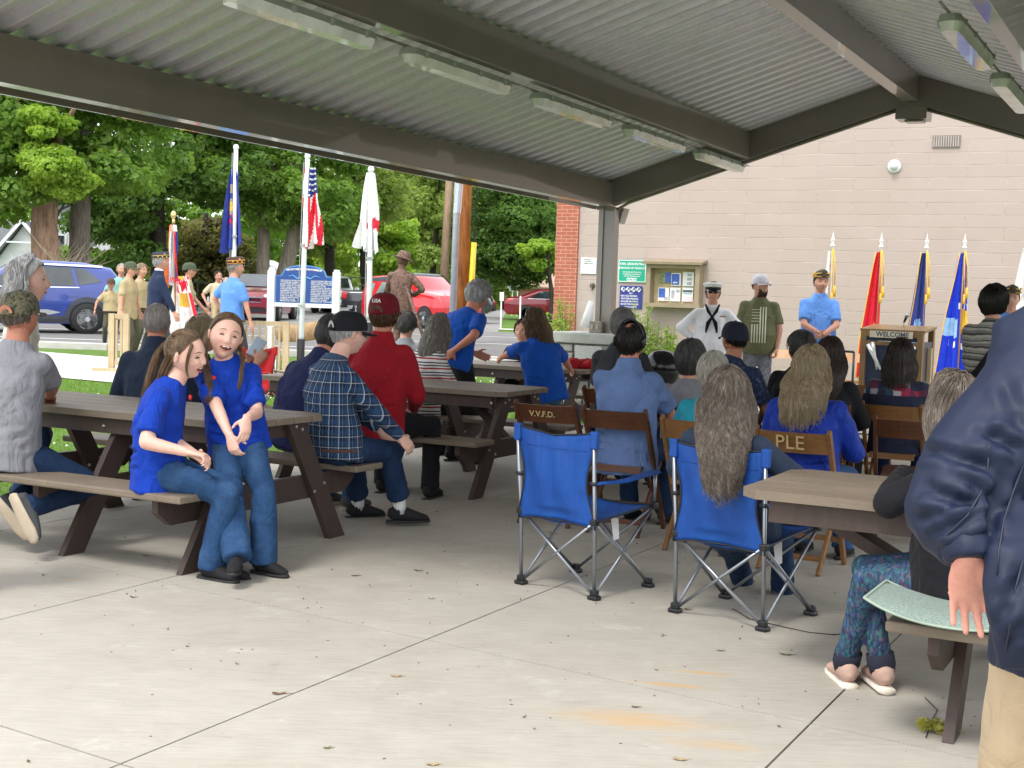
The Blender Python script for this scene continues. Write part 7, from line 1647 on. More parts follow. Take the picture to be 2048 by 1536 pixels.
gB = add('younger girl in a royal blue tee with a gap toothed smile and two long ponytails', (452,627), 7.34, 162, 'sit', h=1.50, lean=(.10,.09), hipz=.70, hyaw=-4, hpitch=2, hroll=-12, headscale=1.03, neck=.112, fs=1.06, fat=1.04, bulk=1.08, shoulders=.86, arms=[dict(hand=('w',494,836,7.10), pole=(-.5,-.3,-1), palm=(.3,-.3,-.6), curl=(.25,.3,.3,.35), dir=(.15,.4,-1)), dict(hand=('w',472,903,7.02), pole=(.3,-.8,-.4), palm=(-.5,-.6,0), curl=(.5,.6,.65,.7), dir=(-.3,.25,-1))],
    legs=[dict(foot=('w',526,1119,7.22), pole=(-.1,1,.5), toe=-42), dict(foot=('w',478,1145,6.90), pole=(.1,1,.6), toe=14)], skin_=SKIN3, shirt=C_blue, sleeve='short', hem=.07, pants=C_den, shoes=SH_bk, pantwide=1.3, smile=1, eyes='squint', ground=0, fold=.010, fhead=72,
    hair=dict(m=H_dbl, style='none', line=R(0), extra=[pulled(33,3400,[(.084,-.035,-.01),(-.084,-.035,-.01)],R(0)),bundle([(.084,-.03,.0),(.10,.0,-.09),(.10,.05,-.17),(.085,.085,-.27),(.095,.09,-.34)],330,.014,.020,11,.006), bundle([(-.084,-.03,.0),(-.085,.03,-.10),(-.07,.08,-.19),(-.055,.10,-.27)],200,.012,.010,12,.004)]), seed=4, crumple=2.0)
for (r_,x,y_,z_) in ((gB,.09,.125,.76),(gA,-.02,.12,.80)):
    pin = r_['T'](z_)+Vector((x,y_,0)); b = MB(); b.ell(pin,(.015,.010,.015),None,10,8); b.build('poppy_pin', mat('pin_red', (.6,.03,.03), .6), r_['root'], True)
# --- left table
add('man in a heather grey tee and camouflage cap, back to the viewer', (42,585), 7.75, 14, 'sit', h=1.82, lean=(.10,.02), hyaw=4, hipz=.57, arms=[dict(hand=(-.18,.40,.82)), dict(hand=('w',100,792,8.15), pole=(1,-.1,-.4), nohand=False, palm=(0,0,-1))], legs=[dict(foot=('w',30,1010,7.62), pole=(0,1,.2), toedir=(.55,.1,-.62), shoeup=(.2,1,.1)), dict(foot=('w',62,1012,7.42), pole=(.2,1,.3), toedir=(.5,-.05,-.8), shoeup=(.2,1,.1))],
    skin_=SKIN2, shirt=C_gray, sleeve='short', hem=.12, pants=C_dend, shoes=SH_grey, face=False, bulk=1.10, hair=dict(m=H_gbr, style='short', n=900, L=.02), cap=ball_cap(C_camo, back=SKIN2, strap=C_camo), seed=8, fold=.006, crumple=.8)
add('grey haired woman in a pale top standing in profile behind the camouflage cap', (60,519), 9.3, 72, 'stand', h=1.63, ground=0, lean=(.05,0), hyaw=10, skin_=SKIN3, shirt=C_oat, sleeve='34', hem=.16, pants=C_dend, shoes=SH_bk, hair=dict(m=H_silver, style='long', n=2600, L=.14, vol=1.14, messy=1.6, wave=.007, back=.0), headscale=1.16, seed=9)
add('person at the far left edge, only a dark grey sleeve showing', (-132,520), 6.5, 10, 'stand', h=1.7, ground=0, shirt=C_dgr, face=False, pants=C_blk, shoes=SH_bk, arms=[None,dict(hand=(.24,.10,.80), pole=(.3,-1,0))], hair=dict(m=H_dbr, n=600, L=.03), seed=10, bulk=1.2)
add('balding man in a navy jacket seated with his back to the viewer', (314,608), 9.3, -8, 'sit', h=1.74, lean=(.08,.02), skin_=SKIN2, shirt=C_navy, sleeve='long', hem=.1, pants=C_dend, shoes=SH_bk, face=False, bulk=1.12, collar=.06, hair=dict(m=H_bzz, style='short', n=5000, L=.010, vol=.955, messy=.1, nocap=True), seed=11)
add('curly haired person in a black jacket holding up a phone behind the girls', (408,634), 9.9, 62, 'sit', h=1.68, lean=(-.02,0), hipz=.46, arms=[dict(hand=('w',508,722,9.75), pole=(-.3,-.2,-1), dir=(0,.6,.8), curl=(.9,1,1,1)), dict(hand=('w',514,726,9.6), pole=(.3,-.2,-1), dir=(0,.6,.8), curl=(.9,1,1,1))],
    legs=[dict(foot=('w',640,850,10.2)), dict(foot=('w',630,860,9.9))], shirt=C_blk, pants=(cloth('beige_shorts',(.4,.32,.24),.85,.3),.25), shoes=SH_bk, hair=dict(m=H_bl, style='long', n=1300, L=.12, wave=.012, vol=1.1, messy=1.2), seed=12)
q = at(508,703,9.66); ph = MB(); ph.box(q+Vector((.02,0,.03)),(.09,.012,.15),Matrix.Rotation(R(25),3,'Y')@Matrix.Rotation(R(-30),3,'X'),bev=.008); tag(ph.build('phone', mat('phone_case', (.45,.55,.65), .3), None, True), 'light blue phone held up behind the younger girl', 'phone')
add('grey haired man in a navy hoodie leaning forward on the table', (668,632), 9.35, 40, 'sit', h=1.76, lean=(.26,.10), hyaw=10, hpitch=-22, stoop=1.0, skin_=SKIN2, shirt=C_navyh, sleeve='long', hem=.1, pants=C_den, shoes=SH_grey, bulk=1.05, collar=.05, hair=dict(m=H_dgrey, style='short', n=2600, L=.06, vol=1.04, messy=.5), seed=13)
mp = add('elderly man in a navy plaid shirt and dark cap with white socks', (700,625), 8.55, 52, 'sit', h=1.76, lean=(.12,-.05), hyaw=8, hpitch=-8, stoop=.9, hipz=.56, arms=[dict(hand=(-.05,.42,.60)), dict(hand=(.20,.36,.62), pole=(1,-.5,-.3))], legs=[dict(foot=('w',716,1010,9.15), toe=10), dict(foot=('w',800,1018,8.85), pole=(.1,.6,1), toe=22)],
    skin_=SKIN3, shirt=C_plaid, sleeve='long', hem=.09, pants=(C_dend,.78), shoes=SH_bk, belly=.03, bulk=1.03, hair=dict(m=H_silver, style='short', n=1500, L=.018, vol=.99, messy=.2), cap=ball_cap(CP_dk, back=H_silver, strap=CP_dk), glasses='clear', seed=14, fold=.007)
for (hj,kn,an,s) in mp['L']:
    b = MB(); b.tube([kn.lerp(an,.70),kn.lerp(an,.9),an+Vector((0,0,-.02))],[.047,.043,.044],12); b.build('sock', C_sock, mp['root'], True)
b = MB(); T_ = mp['T']; ring = [T_(-.02)+Vector((.185*math.cos(R(a)), .150*math.sin(R(a))+.01, 0)) for a in range(0,361,20)]; b.tube(ring,.014,6,side=(0,0,1)); b.build('belt', mat('brown_belt',(.10,.035,.02),.6), mp['root'], True)
add('large man in a red sweater and maroon USA cap, back to the viewer', (770,588), 9.9, 18, 'sit', h=1.90, lean=(.06,.02), hipz=.57, skin_=SKIN2, shirt=C_red, sleeve='long', hem=.16, pants=C_blk, shoes=SH_bk, face=False, bulk=1.16, collar=.05, shoulders=1.05, hair=dict(m=H_br, style='short', n=2200, L=.06, vol=.955, messy=.3), headscale=1.08, cap=ball_cap(CP_mar, back=H_br, strap=CP_mar, text='USA', tcol=M_wh), seed=15, fold=.007, legs=[None,dict(foot=(.3,.35,.09))])
add('small dark haired head beyond the red sweater', (815,624), 14.0, 20, 'sit', h=1.7, seat=.40, shirt=C_lg, pants=C_blk, face=False, hair=dict(m=H_dgrey, n=900, L=.04, vol=1.05), glasses='clear', seed=16)
add('woman in a red white and black striped knit with long grey hair', (881,630), 12.1, 52, 'sit', h=1.66, lean=(.14,.0), stoop=.6, skin_=SKIN, shirt=C_str, sleeve='long', hem=.15, pants=C_blk, shoes=SH_bk, face=False, bulk=1.08, hyaw=-15, hair=dict(m=H_sg, style='long', n=2400, L=.34, vol=1.10, wave=.006, messy=.8, back=.03), seed=17)
add('grey haired man in a bright blue tee standing bent with a hand on his back', (958,562), 12.9, 38, 'stand', h=1.82, ground=0, lean=(.26,.06), hpitch=-28, hyaw=10, stoop=.9, skin_=SKIN2, shirt=C_bluet, sleeve='short', hem=.12, pants=C_blk, shoes=SH_bk, bulk=1.10, arms=[dict(hand=(-.12,.45,.95)), dict(hand=(.13,-.16,1.0), pole=(1,-.5,.1), palm=(0,1,.2), dir=(-.6,-.1,-.5), curl=(.5,.5,.5,.5))], hair=dict(m=H_silver, style='short', n=2400, L=.06, vol=1.06, messy=1.1), seed=18)
add('person in a black jacket sitting behind the papers, mostly hidden', (1046,640), 15.3, 200, 'sit', h=1.66, shirt=C_blk, pants=C_blk, hair=dict(m=H_br, n=900, L=.05, vol=1.05), seed=19, bulk=1.1)
add('woman in a royal blue tee and jeans bending over the papers', (1070,618), 13.3, -6, 'sit', h=1.70, lean=(.16,-.12), hipz=.60, stoop=1.1, hpitch=-15, skin_=SKIN2, shirt=C_bluet, sleeve='short', hem=.10, pants=C_denl, shoes=SH_bk, face=False, bulk=1.16, hyaw=-30, arms=[dict(hand=('w',990,722,13.75), pole=(-1,-.3,-.2)), dict(hand=(.3,.45,.80), pole=(1,-.3,-.2))], hair=dict(m=H_dbl, style='long', n=2200, L=.20, vol=1.10, wave=.007, messy=1.2), seed=20)
# --- chairs in the middle
add('man in a charcoal polo and grey hair behind the light blue shirt', (1247,617), 11.0, 24, 'sit', h=1.80, lean=(.05,-.02), shirt=C_dgr, sleeve='short', pants=C_dend, shoes=SH_bk, face=False, bulk=1.10, shoulders=1.0, belly=.03, hair=dict(m=H_grey, n=1800, L=.035, vol=1.02), seed=21, glasses='clear')
mlb = add('man in a light blue button shirt with headphones, back to the viewer', (1264,645), 9.05, 26, 'sit', h=1.76, lean=(.06,-.02), skin_=SKIN2, shirt=C_lb, sleeve='short', hem=.16, pants=C_dend, shoes=SH_bk, face=False, bulk=1.18, shoulders=1.06, collar=.05, hair=dict(m=H_blk, style='short', n=2600, L=.035, vol=1.02, bald=.42, messy=.4), arms=[dict(hand=(-.16,.40,.62)), dict(hand=(.25,.38,.60), pole=(1,-.3,-.6))], seed=22, fold=.009)
Hm = mlb['Hm']; b = MB(); b.tube([Hm@Vector((.088*math.cos(R(a)), -.03, .02+.115*math.sin(R(a)))) for a in range(0,181,15)], .007, 8); b.ell(Hm@Vector((-.092,-.03,.0)),(.014,.03,.035),None,12,8); b.ell(Hm@Vector((.092,-.03,.0)),(.014,.03,.035),None,12,8); tag(b.build('headphones', M_plas, mlb['root'], True))
add('woman with short dark grey hair and a light grey top', (1383,684), 9.6, 26, 'sit', h=1.62, hipz=.50, shirt=C_lg, sleeve='long', pants=C_blk, shoes=SH_bk, face=False, bulk=1.1, hair=dict(m=H_dgrey, style='short', n=2600, L=.07, vol=1.14, messy=.7), seed=23)
add('white haired woman in a teal blouse', (1428,708), 8.55, 30, 'sit', h=1.58, hipz=.50, lean=(.10,-.02), hyaw=-15, shirt=C_teal, sleeve='long', pants=C_blk, shoes=SH_bk, face=False, bulk=1.12, hair=dict(m=H_white, style='short', n=2600, L=.055, vol=1.10, messy=.5), skin_=SKIN3, seed=24)
add('man in a black cap and dark patterned shirt turned left', (1470,645), 10.3, 24, 'sit', h=1.76, hyaw=-42, shirt=C_flor, sleeve='short', pants=C_dend, shoes=SH_bk, bulk=1.12, skin_=SKIN4, collar=.03, hair=dict(m=H_blk, n=900, L=.01, vol=.98), cap=ball_cap(CP_navy), seed=25)
lw = add('woman with very long wavy grey brown hair in the second camp chair', (1456,737), 6.55, h2c, 'sit', h=1.66, hipz=.43, lean=(-.16,.0), hyaw=-30, shirt=C_slate, sleeve='long', hem=.05, pants=C_dend, shoes=SH_grey, face=False, bulk=1.22, shoulders=1.12, arms=[dict(hand=(-.30,.20,.64), pole=(-1,-.3,-.5)), dict(hand=(.32,.20,.64), pole=(1,-.3,-.5))], legs=[dict(foot=('w',1487,1165,7.45), toe=-4), dict(foot=('w',1565,1180,7.2), toe=6)],
    hair=dict(m=H_gbr, style='long', n=4600, L=.385, vol=1.07, wave=.015, messy=.7, back=.12, w=.0017, pts=24, part=.1), seed=26)
add('woman with glasses, short grey hair and a black top', (1603,665), 10.7, 24, 'sit', h=1.66, hyaw=-55, shirt=C_blk, pants=C_blk, shoes=SH_bk, bulk=1.18, hair=dict(m=H_dgrey, n=2200, L=.06, vol=1.08), glasses='clear', seed=27)
add('woman with long dark hair in a black jacket right of the blond woman', (1662,678), 10.0, 26, 'sit', h=1.66, shirt=C_blk, sleeve='long', pants=C_blk, shoes=SH_bk, face=False, bulk=1.15, hair=dict(m=H_dbr, style='long', n=2600, L=.38, vol=1.10, wave=.004), seed=28)
bw = add('woman with shoulder length blond hair in a royal blue hooded jacket', (1625,697), 8.0, 30, 'sit', h=1.68, lean=(.05,.0), hipz=.55, shirt=C_blue2, sleeve='long', hem=.18, pants=C_den, shoes=SH_bk, face=False, bulk=1.25, shoulders=1.08, hair=dict(m=H_bl, style='long', n=3800, L=.25, vol=1.12, wave=.006, messy=1.2, pts=14, back=.075), seed=29, fold=.011)
b = MB(); T_ = bw['T']; b.ell(T_(.80)+Vector((0,-.125,0)),(.13,.045,.08)); me = remesh(b,.012,3); folds(me,.006); link_mesh('hood', me, C_blue2, bw['root'], True)
add('woman with a brown bob and a navy knit with patchwork yoke', (1803,680), 10.3, 22, 'sit', h=1.68, shirt=C_patch, sleeve='long', pants=C_dend, shoes=SH_bk, face=False, bulk=1.16, shoulders=1.06, hair=dict(m=H_dbr, style='long', n=2600, L=.17, vol=1.07, back=.0), seed=30)
sw = add('dark haired person standing in a banded grey knit with a shoulder strap', (1990,573), 11.3, 18, 'stand', h=1.72, ground=0, shirt=C_knit, sleeve='long', hem=.14, pants=C_blk, shoes=SH_bk, face=False, bulk=1.18, shoulders=1.08, hyaw=30, arms=[dict(hand=(.05,.26,1.08), pole=(-1,-.2,-.5)), dict(hand=(-.05,.27,1.12), pole=(1,-.2,-.5))], hair=dict(m=H_blk, style='short', n=3200, L=.08, vol=1.12, messy=.8), seed=31)
b = MB(); T_ = sw['T']; b.tube([T_(.95)+Vector((.12,-.02,.02)), T_(.8)+Vector((.09,-.145,0)), T_(.45)+Vector((-.03,-.165,0)), T_(.1)+Vector((-.16,-.13,0)), T_(.0)+Vector((-.22,0,0))], [.03]*5, 10, True, (1,0,0), [.006]*5); b.build('shoulder_strap', C_blk, sw['root'], True)
# --- chairs under the sitters
def under(seed, tone, label, text=None, hd=24):
    r = [x for x in PEOPLE if x['seed'] == seed][0]; p = r['base']; f = Vector((math.sin(R(hd)), math.cos(R(hd)), 0)); wood_chair(Vector((p.x,p.y,0))+f*.02, hd, tone, label, text)
under(21,'dark','folding chair of the man in the charcoal polo')
under(22,'dark','dark folding chair under the man in the light blue shirt')
under(24,'mid','brown folding chair under the white haired woman in teal')
under(29,'mid','brown folding chair with big carved letters behind the blue jacket',('PLE',.115,1),28)
under(30,'mid','brown folding chair behind the woman with the patchwork yoke')
under(23,'dark','folding chair of the dark grey haired woman in a grey top')
under(25,'dark','folding chair of the man in the black cap')
under(27,'dark','folding chair of the woman with glasses')
under(28,'dark','folding chair of the long dark haired woman')
# --- standing along the wall
sa = add('sailor in white uniform with a black neckerchief, hands on hips', (1427,565), 17.0, 188, 'stand', h=1.68, ground=hY(17.0), shirt=C_wh, sleeve='long', hem=.16, pants=C_wh, shoes=SH_bk, bulk=1.22, shoulders=1.10, belly=.05, glasses='sun', arms=[dict(hand=(-.20,.02,1.02), pole=(-1,.05,.0), palm=(1,0,0), curl=(.8,.8,.8,.8)), dict(hand=(.20,.02,1.02), pole=(1,.05,.0), palm=(-1,0,0), curl=(.8,.8,.8,.8))], hair=dict(m=H_dbl, n=900, L=.05), cap=combo_cap, seed=32, vox=.014, hoffs=.0)
T_ = sa['T']; b = MB()
for sg in (-1,1): b.tube([T_(1.0)+Vector((sg*.085,.06,.0)), T_(.86)+Vector((sg*.05,.145,0)), T_(.74)+Vector((0,.16,0)), T_(.62)+Vector((sg*.045,.19,0)), T_(.42)+Vector((sg*.07,.205,0))], [.012,.02,.014,.026,.01], 8, True, (1,0,0), [.006]*5)
b.ell(T_(.74)+Vector((0,.165,0)),(.022,.014,.022)); b.build('neckerchief', C_blk, sa['root'], True)
b = MB(); b.box(T_(.76)+Vector((-.13,.155,0)),(.07,.008,.018)); b.build('ribbon_bar', mat('ribbon_bar',(.4,.2,.15),.6,var=.8,vs=80), sa['root'])
bm2 = add('bearded man in an olive tee with a pale flag print and white cap', (1522,550), 17.6, 190, 'stand', h=1.84, ground=hY(17.6), hyaw=-38, shirt=C_ol, sleeve='short', hem=.07, pants=(C_camop,.25), shoes=SH_wh, bulk=1.20, shoulders=1.06, belly=.06, arms=[dict(hand=(-.24,.14,.92), pole=(-1,-.3,0), palm=(1,0,0), curl=(.8,.8,.8,.8)), dict(hand=(.26,.1,.9), pole=(1,-.3,0))], hair=dict(m=H_beard, n=700, L=.01), beard=H_beard, cap=ball_cap(CP_wh), seed=33, skin_=SKIN, smile=.2, vox=.014)
b = MB(); T_ = bm2['T']; yb = .185
def on_chest(x, f, y=.30): return T_(f)+Vector((x,y,0))
for i in range(6): 
    x = -.10+.033*i; f1 = .80 if i < 3 else .50
    b.box(T_((.06+f1)/2+.03)+Vector((x,.0,0)), (.017,.004,(f1-.06)*.46)) if False else b.prism([(x-.008,0),(x+.008,0),(x+.008,1),(x-.008,1)], (0,0,0), (1,0,0),(0,0,1),(0,1,0), .001) if False else None
strip = MB()
def chest_y(f): return .09+ float(np.interp(f,[0,.2,.42,.64,.8,.93],[.128+.06*.4+.03,.124+.06+.05,.122+.03+.024,.122,.108,.085]))*1.07+.010
for i in range(6):
    x = .085-.034*i; top_f = .44 if i < 3 else .80
    for k in range(8):
        f0,f1 = .06+(top_f-.06)*k/8, .06+(top_f-.06)*(k+1)/8; a = T_(f0); c_ = T_(f1); y0, y1 = chest_y(f0)+.004, chest_y(f1)+.004
        strip.add([(x-.008,a.y+y0,a.z),(x+.008,a.y+y0,a.z),(x+.008,c_.y+y1,c_.z),(x-.008,c_.y+y1,c_.z)],[(0,1,2,3)])
for i in range(5):
    for k in range(5):
        f0 = .50+.06*k; a = T_(f0); y0 = chest_y(f0)+.005; x = .085-.022*i; strip.add([(x-.007,a.y+y0,a.z-.004),(x+.007,a.y+y0,a.z-.004),(x+.007,a.y+y0,a.z+.006),(x-.007,a.y+y0,a.z+.006)],[(0,1,2,3)])
o = strip.build('flag_print', mat('print_cream',(.62,.60,.45),.8), bm2['root'])
sw_ = o.modifiers.new('s','SHRINKWRAP'); sw_.target = [c for c in bm2['root'].children if c.name.startswith('shirt')][0]; sw_.wrap_method = 'PROJECT'; sw_.use_project_y = True; sw_.use_project_x = False; sw_.use_negative_direction = True; sw_.use_positive_direction = False; sw_.offset = .006
add('veteran in a sky blue polo and garrison cap with hands clasped', (1643,545), 18.0, 184, 'stand', h=1.86, ground=hY(18), hyaw=-8, shirt=C_polo, sleeve='short', hem=.10, pants=C_dend, shoes=SH_bk, bulk=1.16, shoulders=1.05, belly=.04, arms=[dict(hand=(-.03,.30,1.12), pole=(-1,-.2,-.6), palm=(1,0,.3), curl=(.6,.6,.6,.6)), dict(hand=(.03,.31,1.13), pole=(1,-.2,-.6), palm=(-1,0,.3), curl=(.6,.6,.6,.6))], hair=dict(m=H_dbr, n=900, L=.015, vol=.98), cap=G_vfw, collar=.03, belt=SH_b, seed=34, vox=.014)
add('veteran in a sky blue polo and garrison cap behind the striped knit', (2024,576), 16.0, 186, 'stand', h=1.82, ground=0.02, hyaw=10, shirt=C_polo, sleeve='short', pants=C_dend, shoes=SH_bk, bulk=1.2, hair=dict(m=H_dbr, n=700, L=.015, vol=.98), cap=G_vfw, glasses='clear', seed=35, vox=.02)
# --- colour party on the road
YB = 25.5
sc1 = add('young scout boy in khaki walking beside the blue car', (222,557), 27.5, 168, 'stand', h=1.34, shirt=C_kh, sleeve='short', bulk=1.15, belt=SH_b, hem=.04, pants=C_green, shoes=SH_bk, arms=[dict(hand=(-.2,.05,.62)), dict(hand=(.30,.12,.70), pole=(1,-.3,0))], hair=dict(m=H_dbr, n=700, L=.02), cap=ball_cap(mat('brown_cap',(.07,.04,.03),.8)), seed=36, group=None)
add('taller scout in khaki shirt and olive cap seen from the side', (262,524), 24.0, 105, 'stand', h=1.68, shirt=C_kh, sleeve='short', hem=.16, pants=C_green, shoes=SH_bk, hair=dict(m=H_br, n=700, L=.03), cap=ball_cap(CP_ol), seed=37, bulk=1.2)
add('smiling man in a pale teal shirt behind the scouts', (243,527), 28.0, 150, 'stand', h=1.76, shirt=cloth('pale_teal',(.25,.48,.45),.8), sleeve='short', pants=C_green, hair=dict(m=H_bzz, n=500, L=.01, bald=.6), smile=1, seed=38)
add('fair haired boy just behind the taller scout', (284,528), 25.5, 120, 'stand', h=1.66, shirt=C_kh, sleeve='short', bulk=1.15, belt=SH_b, hem=.04, pants=C_green, hair=dict(m=H_bl, n=800, L=.05, vol=1.05), seed=39)
add('veteran in a navy blazer and dark garrison cap', (322,508), 21.8, 62, 'stand', h=1.82, shirt=C_blz, sleeve='long', hem=.28, pants=C_dgp, shoes=SH_bk, bulk=1.12, collar=.04, arms=[dict(hand=(-.26,.12,.85)), dict(hand=(.30,.22,.92), pole=(1,-.4,0))], hair=dict(m=H_silver, n=900, L=.02), cap=G_leg, glasses='clear', seed=40)
vb = PEOPLE[-1]; b = MB(); b.tube([vb['T'](1.0), vb['T'](1.0).lerp(vb['Hm']@Vector((0,-.02,-.09)),.8)],[.074,.068],14,True,(1,0,0),[.072,.068]); b.build('shirt_collar', C_wh, vb['root'], True)
fb = add('scout with olive cap and rolled jacket standing behind the parade flag', (380,526), 23.6, 80, 'stand', h=1.66, shirt=C_kh, sleeve='short', bulk=1.15, belt=SH_b, hem=.04, pants=C_green, shoes=SH_bk, arms=[dict(hand=(-.15,.30,.95)), dict(hand=(.25,.05,.85), pole=(1,-.4,0))], hair=dict(m=H_dbr, n=700, L=.02), cap=ball_cap(CP_ol), seed=41)
add('veteran in a sky blue polo and gold trimmed cap walking away', (472,518), 20.4, 40, 'stand', h=1.80, shirt=C_polo, sleeve='short', hem=.06, pants=C_dgp, shoes=SH_bk, bulk=1.12, shoulders=1.06, hyaw=25, arms=[dict(hand=(-.34,.10,1.02), pole=(-1,-.5,0)), dict(hand=(.33,.10,.86), pole=(1,-.5,0))], hair=dict(m=H_bzz, n=900, L=.012, vol=.98), cap=garrison_cap(mat('brown_garrison',(.05,.02,.012),.8), mat('cap_braid_orange',(.75,.33,.05),.5,bump=0)), seed=42, face=False, belt=mat('brown_belt',(.10,.035,.02),.6))
add('person in a cream shirt half hidden behind the blue polo', (437,542), 32.0, 150, 'stand', h=1.72, shirt=cloth('cream_shirt',(.6,.5,.33),.8), sleeve='short', pants=C_kh, hair=dict(m=H_dbr, n=600, L=.04), seed=43)
# parade flag with battle streamers
Yp_ = 22.6; a = at(352,690,Yp_); tp = at(347,430,Yp_); bt = Vector((a.x,Yp_,hY(Yp_)+.25)); pf = empty('parade_flag', bt, 0, 'ornate parade flag hung with many coloured streamers', 'flag'); t_ = tp-bt
b = MB(); b.tube([(0,0,0),t_*.95],.016,8); b.build('staff', M_gpole, pf, True); b = MB(); b.ell(t_,(.045,.03,.07)); b.tube([t_*.94,t_*.97],[.03,.02],8); b.build('eagle_finial', M_gold, pf, True)
zt_, zb_ = t_.z*.93, .05; V,F = drape(zt_, t_.z*.50, .10, .22, 2, 21, t_.x*.9-.02, 0, depth=.08)
cols = [F_or, F_wh, F_gd, F_sk, F_sr, F_wh, F_bl]
def strm(u,v): return [0,0,2,1,5,3,1,3,5,4,4,6][int(u*11.99)] if v > .12 else (1 if u > .3 else 0)
flag_mesh('streamers', V, F, 44, 60, strm, cols, pf)
V,F = drape(t_.z*.56, zb_, .22, .50, 2, 22, .06, .16, depth=.1)
def bodyf(u,v):
    if .04 < v < .22: return 4 if (int(u*9+v*6)%2 and .25 < u < .8) else 1
    if v < .42 and .3 < u < .7: return 2
    if u > .86: return 4
    return 1
flag_mesh('flag_cloth', V, F, 44, 60, bodyf, cols, pf)
text_mesh('INDIA', .12, F_sr, pf, (-.03+.1,-.16,t_.z*.52), (R(90),R(12),0), bold=True)
# --- bronze statue
t = NT('bronze_patina'); t.set(.55,.35,.5); n1 = t.noise(t.co(),26,6,.7); t.base(t.ramp(n1,[(.3,(.05,.025,.018)),(.55,(.17,.095,.07)),(.72,(.30,.20,.16))])); t.bump(n1,.7,.02); M_bron = t.m
nb = len(bpy.data.objects)
def boonie(root, Hm, Hc):
    b = MB(); prof = [(.165,.018),(.162,.026),(.10,.040),(.094,.046),(.092,.10),(.07,.135),(.03,.142),(0,.143)]
    b.lathe(prof, 26); Mt = Hm @ Matrix.Rotation(R(10),4,'Y') @ Matrix.Rotation(R(-8),4,'X'); b.v = [tuple(Mt@Vector((v[0],v[1]*1.1,v[2]+.0+.02*math.sin(3*v[0]*20)*0))) for v in b.v]; c = b.build('hat', M_bron, root, True)
st = add('bronze statue of a man in a brimmed hat holding a staff', (806,505), 23.0, 14, 'stand', h=1.78, ground=.36, skin_=M_bron, shirt=M_bron, sleeve='long', hem=.16, pants=M_bron, shoes=(M_bron,M_bron), face=False, hyaw=25, hpitch=-6, bulk=1.02, arms=[dict(hand=(-.10,.28,1.10), pole=(-1,-.3,-.4)), dict(hand=(.22,.20,1.12), pole=(1,-.7,-.2), curl=(.9,.9,.9,.9))], legs=[dict(foot=(-.12,.10,.09)),dict(foot=(.13,-.05,.09))], cap=boonie, seed=44, fold=.014, vox=.016)
sr_ = st['root']; sr_.name = 'statue'; sr_['category'] = 'statue'
b = MB(); w0 = sr_.location; b.tube([st['Rz'].transposed()@(at(812,572,22.7)-w0), st['Rz'].transposed()@(at(852,690,22.3)-w0)], [.022,.03], 8); b.build('staff', M_bron, sr_, True)
pz = w0.z; b = MB(); b.box((w0.x,w0.y,pz-.18),(.62,.62,.36), bev=.02); tag(b.build('statue_plinth', M_stone), 'stone plinth under the bronze statue', 'plinth')
# --- woman on the right bench
wl2 = add('woman in a black hoodie and patterned leggings on the right bench', (1905,748), 5.25, -62, 'sit', h=1.64, lean=(.10,.06), hipz=.53, hyaw=45, arms=[dict(hand=(.08,.26,.90), pole=(-1,-.1,-.4), nohand=True), dict(hand=(.12,.30,.86), nohand=True)], shirt=C_blk, sleeve='long', hem=.12, pants=(C_legg,1), shoes=None, face=False, bulk=1.32, belly=.03, pantwide=.82, legs=[dict(foot=('w',1692,1326,5.50), pole=(0,.6,1)), dict(foot=('w',1764,1333,5.42), pole=(0,.6,1))], hair=dict(m=H_gbr, style='long', n=2200, L=.26, vol=1.08), seed=45)
# socks and shoes of that woman
for (hj,kn,an,s) in wl2['L']:
    b = MB(); b.tube([kn.lerp(an,.86),kn.lerp(an,.98),an+Vector((0,0,-.005)),an+Vector((0,0,-.03))],[.056,.057,.053,.046],16); b.build('sock', mat('black_sock',(.012,.014,.03),.9), wl2['root'], True)
    d = Matrix.Rotation(R(-60),3,'Z')@Vector((0,1,0)); sdv = d.cross(Vector((0,0,1))); q = lambda a,c: an+d*a+Vector((0,0,c))
    b = MB(); b.tube([q(-.078,-.045),q(-.06,-.03),q(-.01,-.022),q(.05,-.038),q(.12,-.052),q(.17,-.06),q(.188,-.066)],[.012,.036,.042,.043,.046,.036,.014],16,True,sdv,[.014,.044,.05,.036,.026,.02,.012]); b.tube([q(-.01,-.04),q(-.015,.008)],[.044,.046],14)
    sh = link_mesh('shoe', remesh(b,.006,3), SH_tan[0], wl2['root'], True); b = MB(); b.tube([q(-.088,-.078),q(-.078,-.078),q(-.01,-.08),q(.06,-.08),q(.13,-.078),q(.18,-.076),q(.196,-.074)],[.012,.037,.040,.044,.049,.039,.014],16,True,sdv,[.016]*7); b.build('sole', SH_tan[1], sh, True)
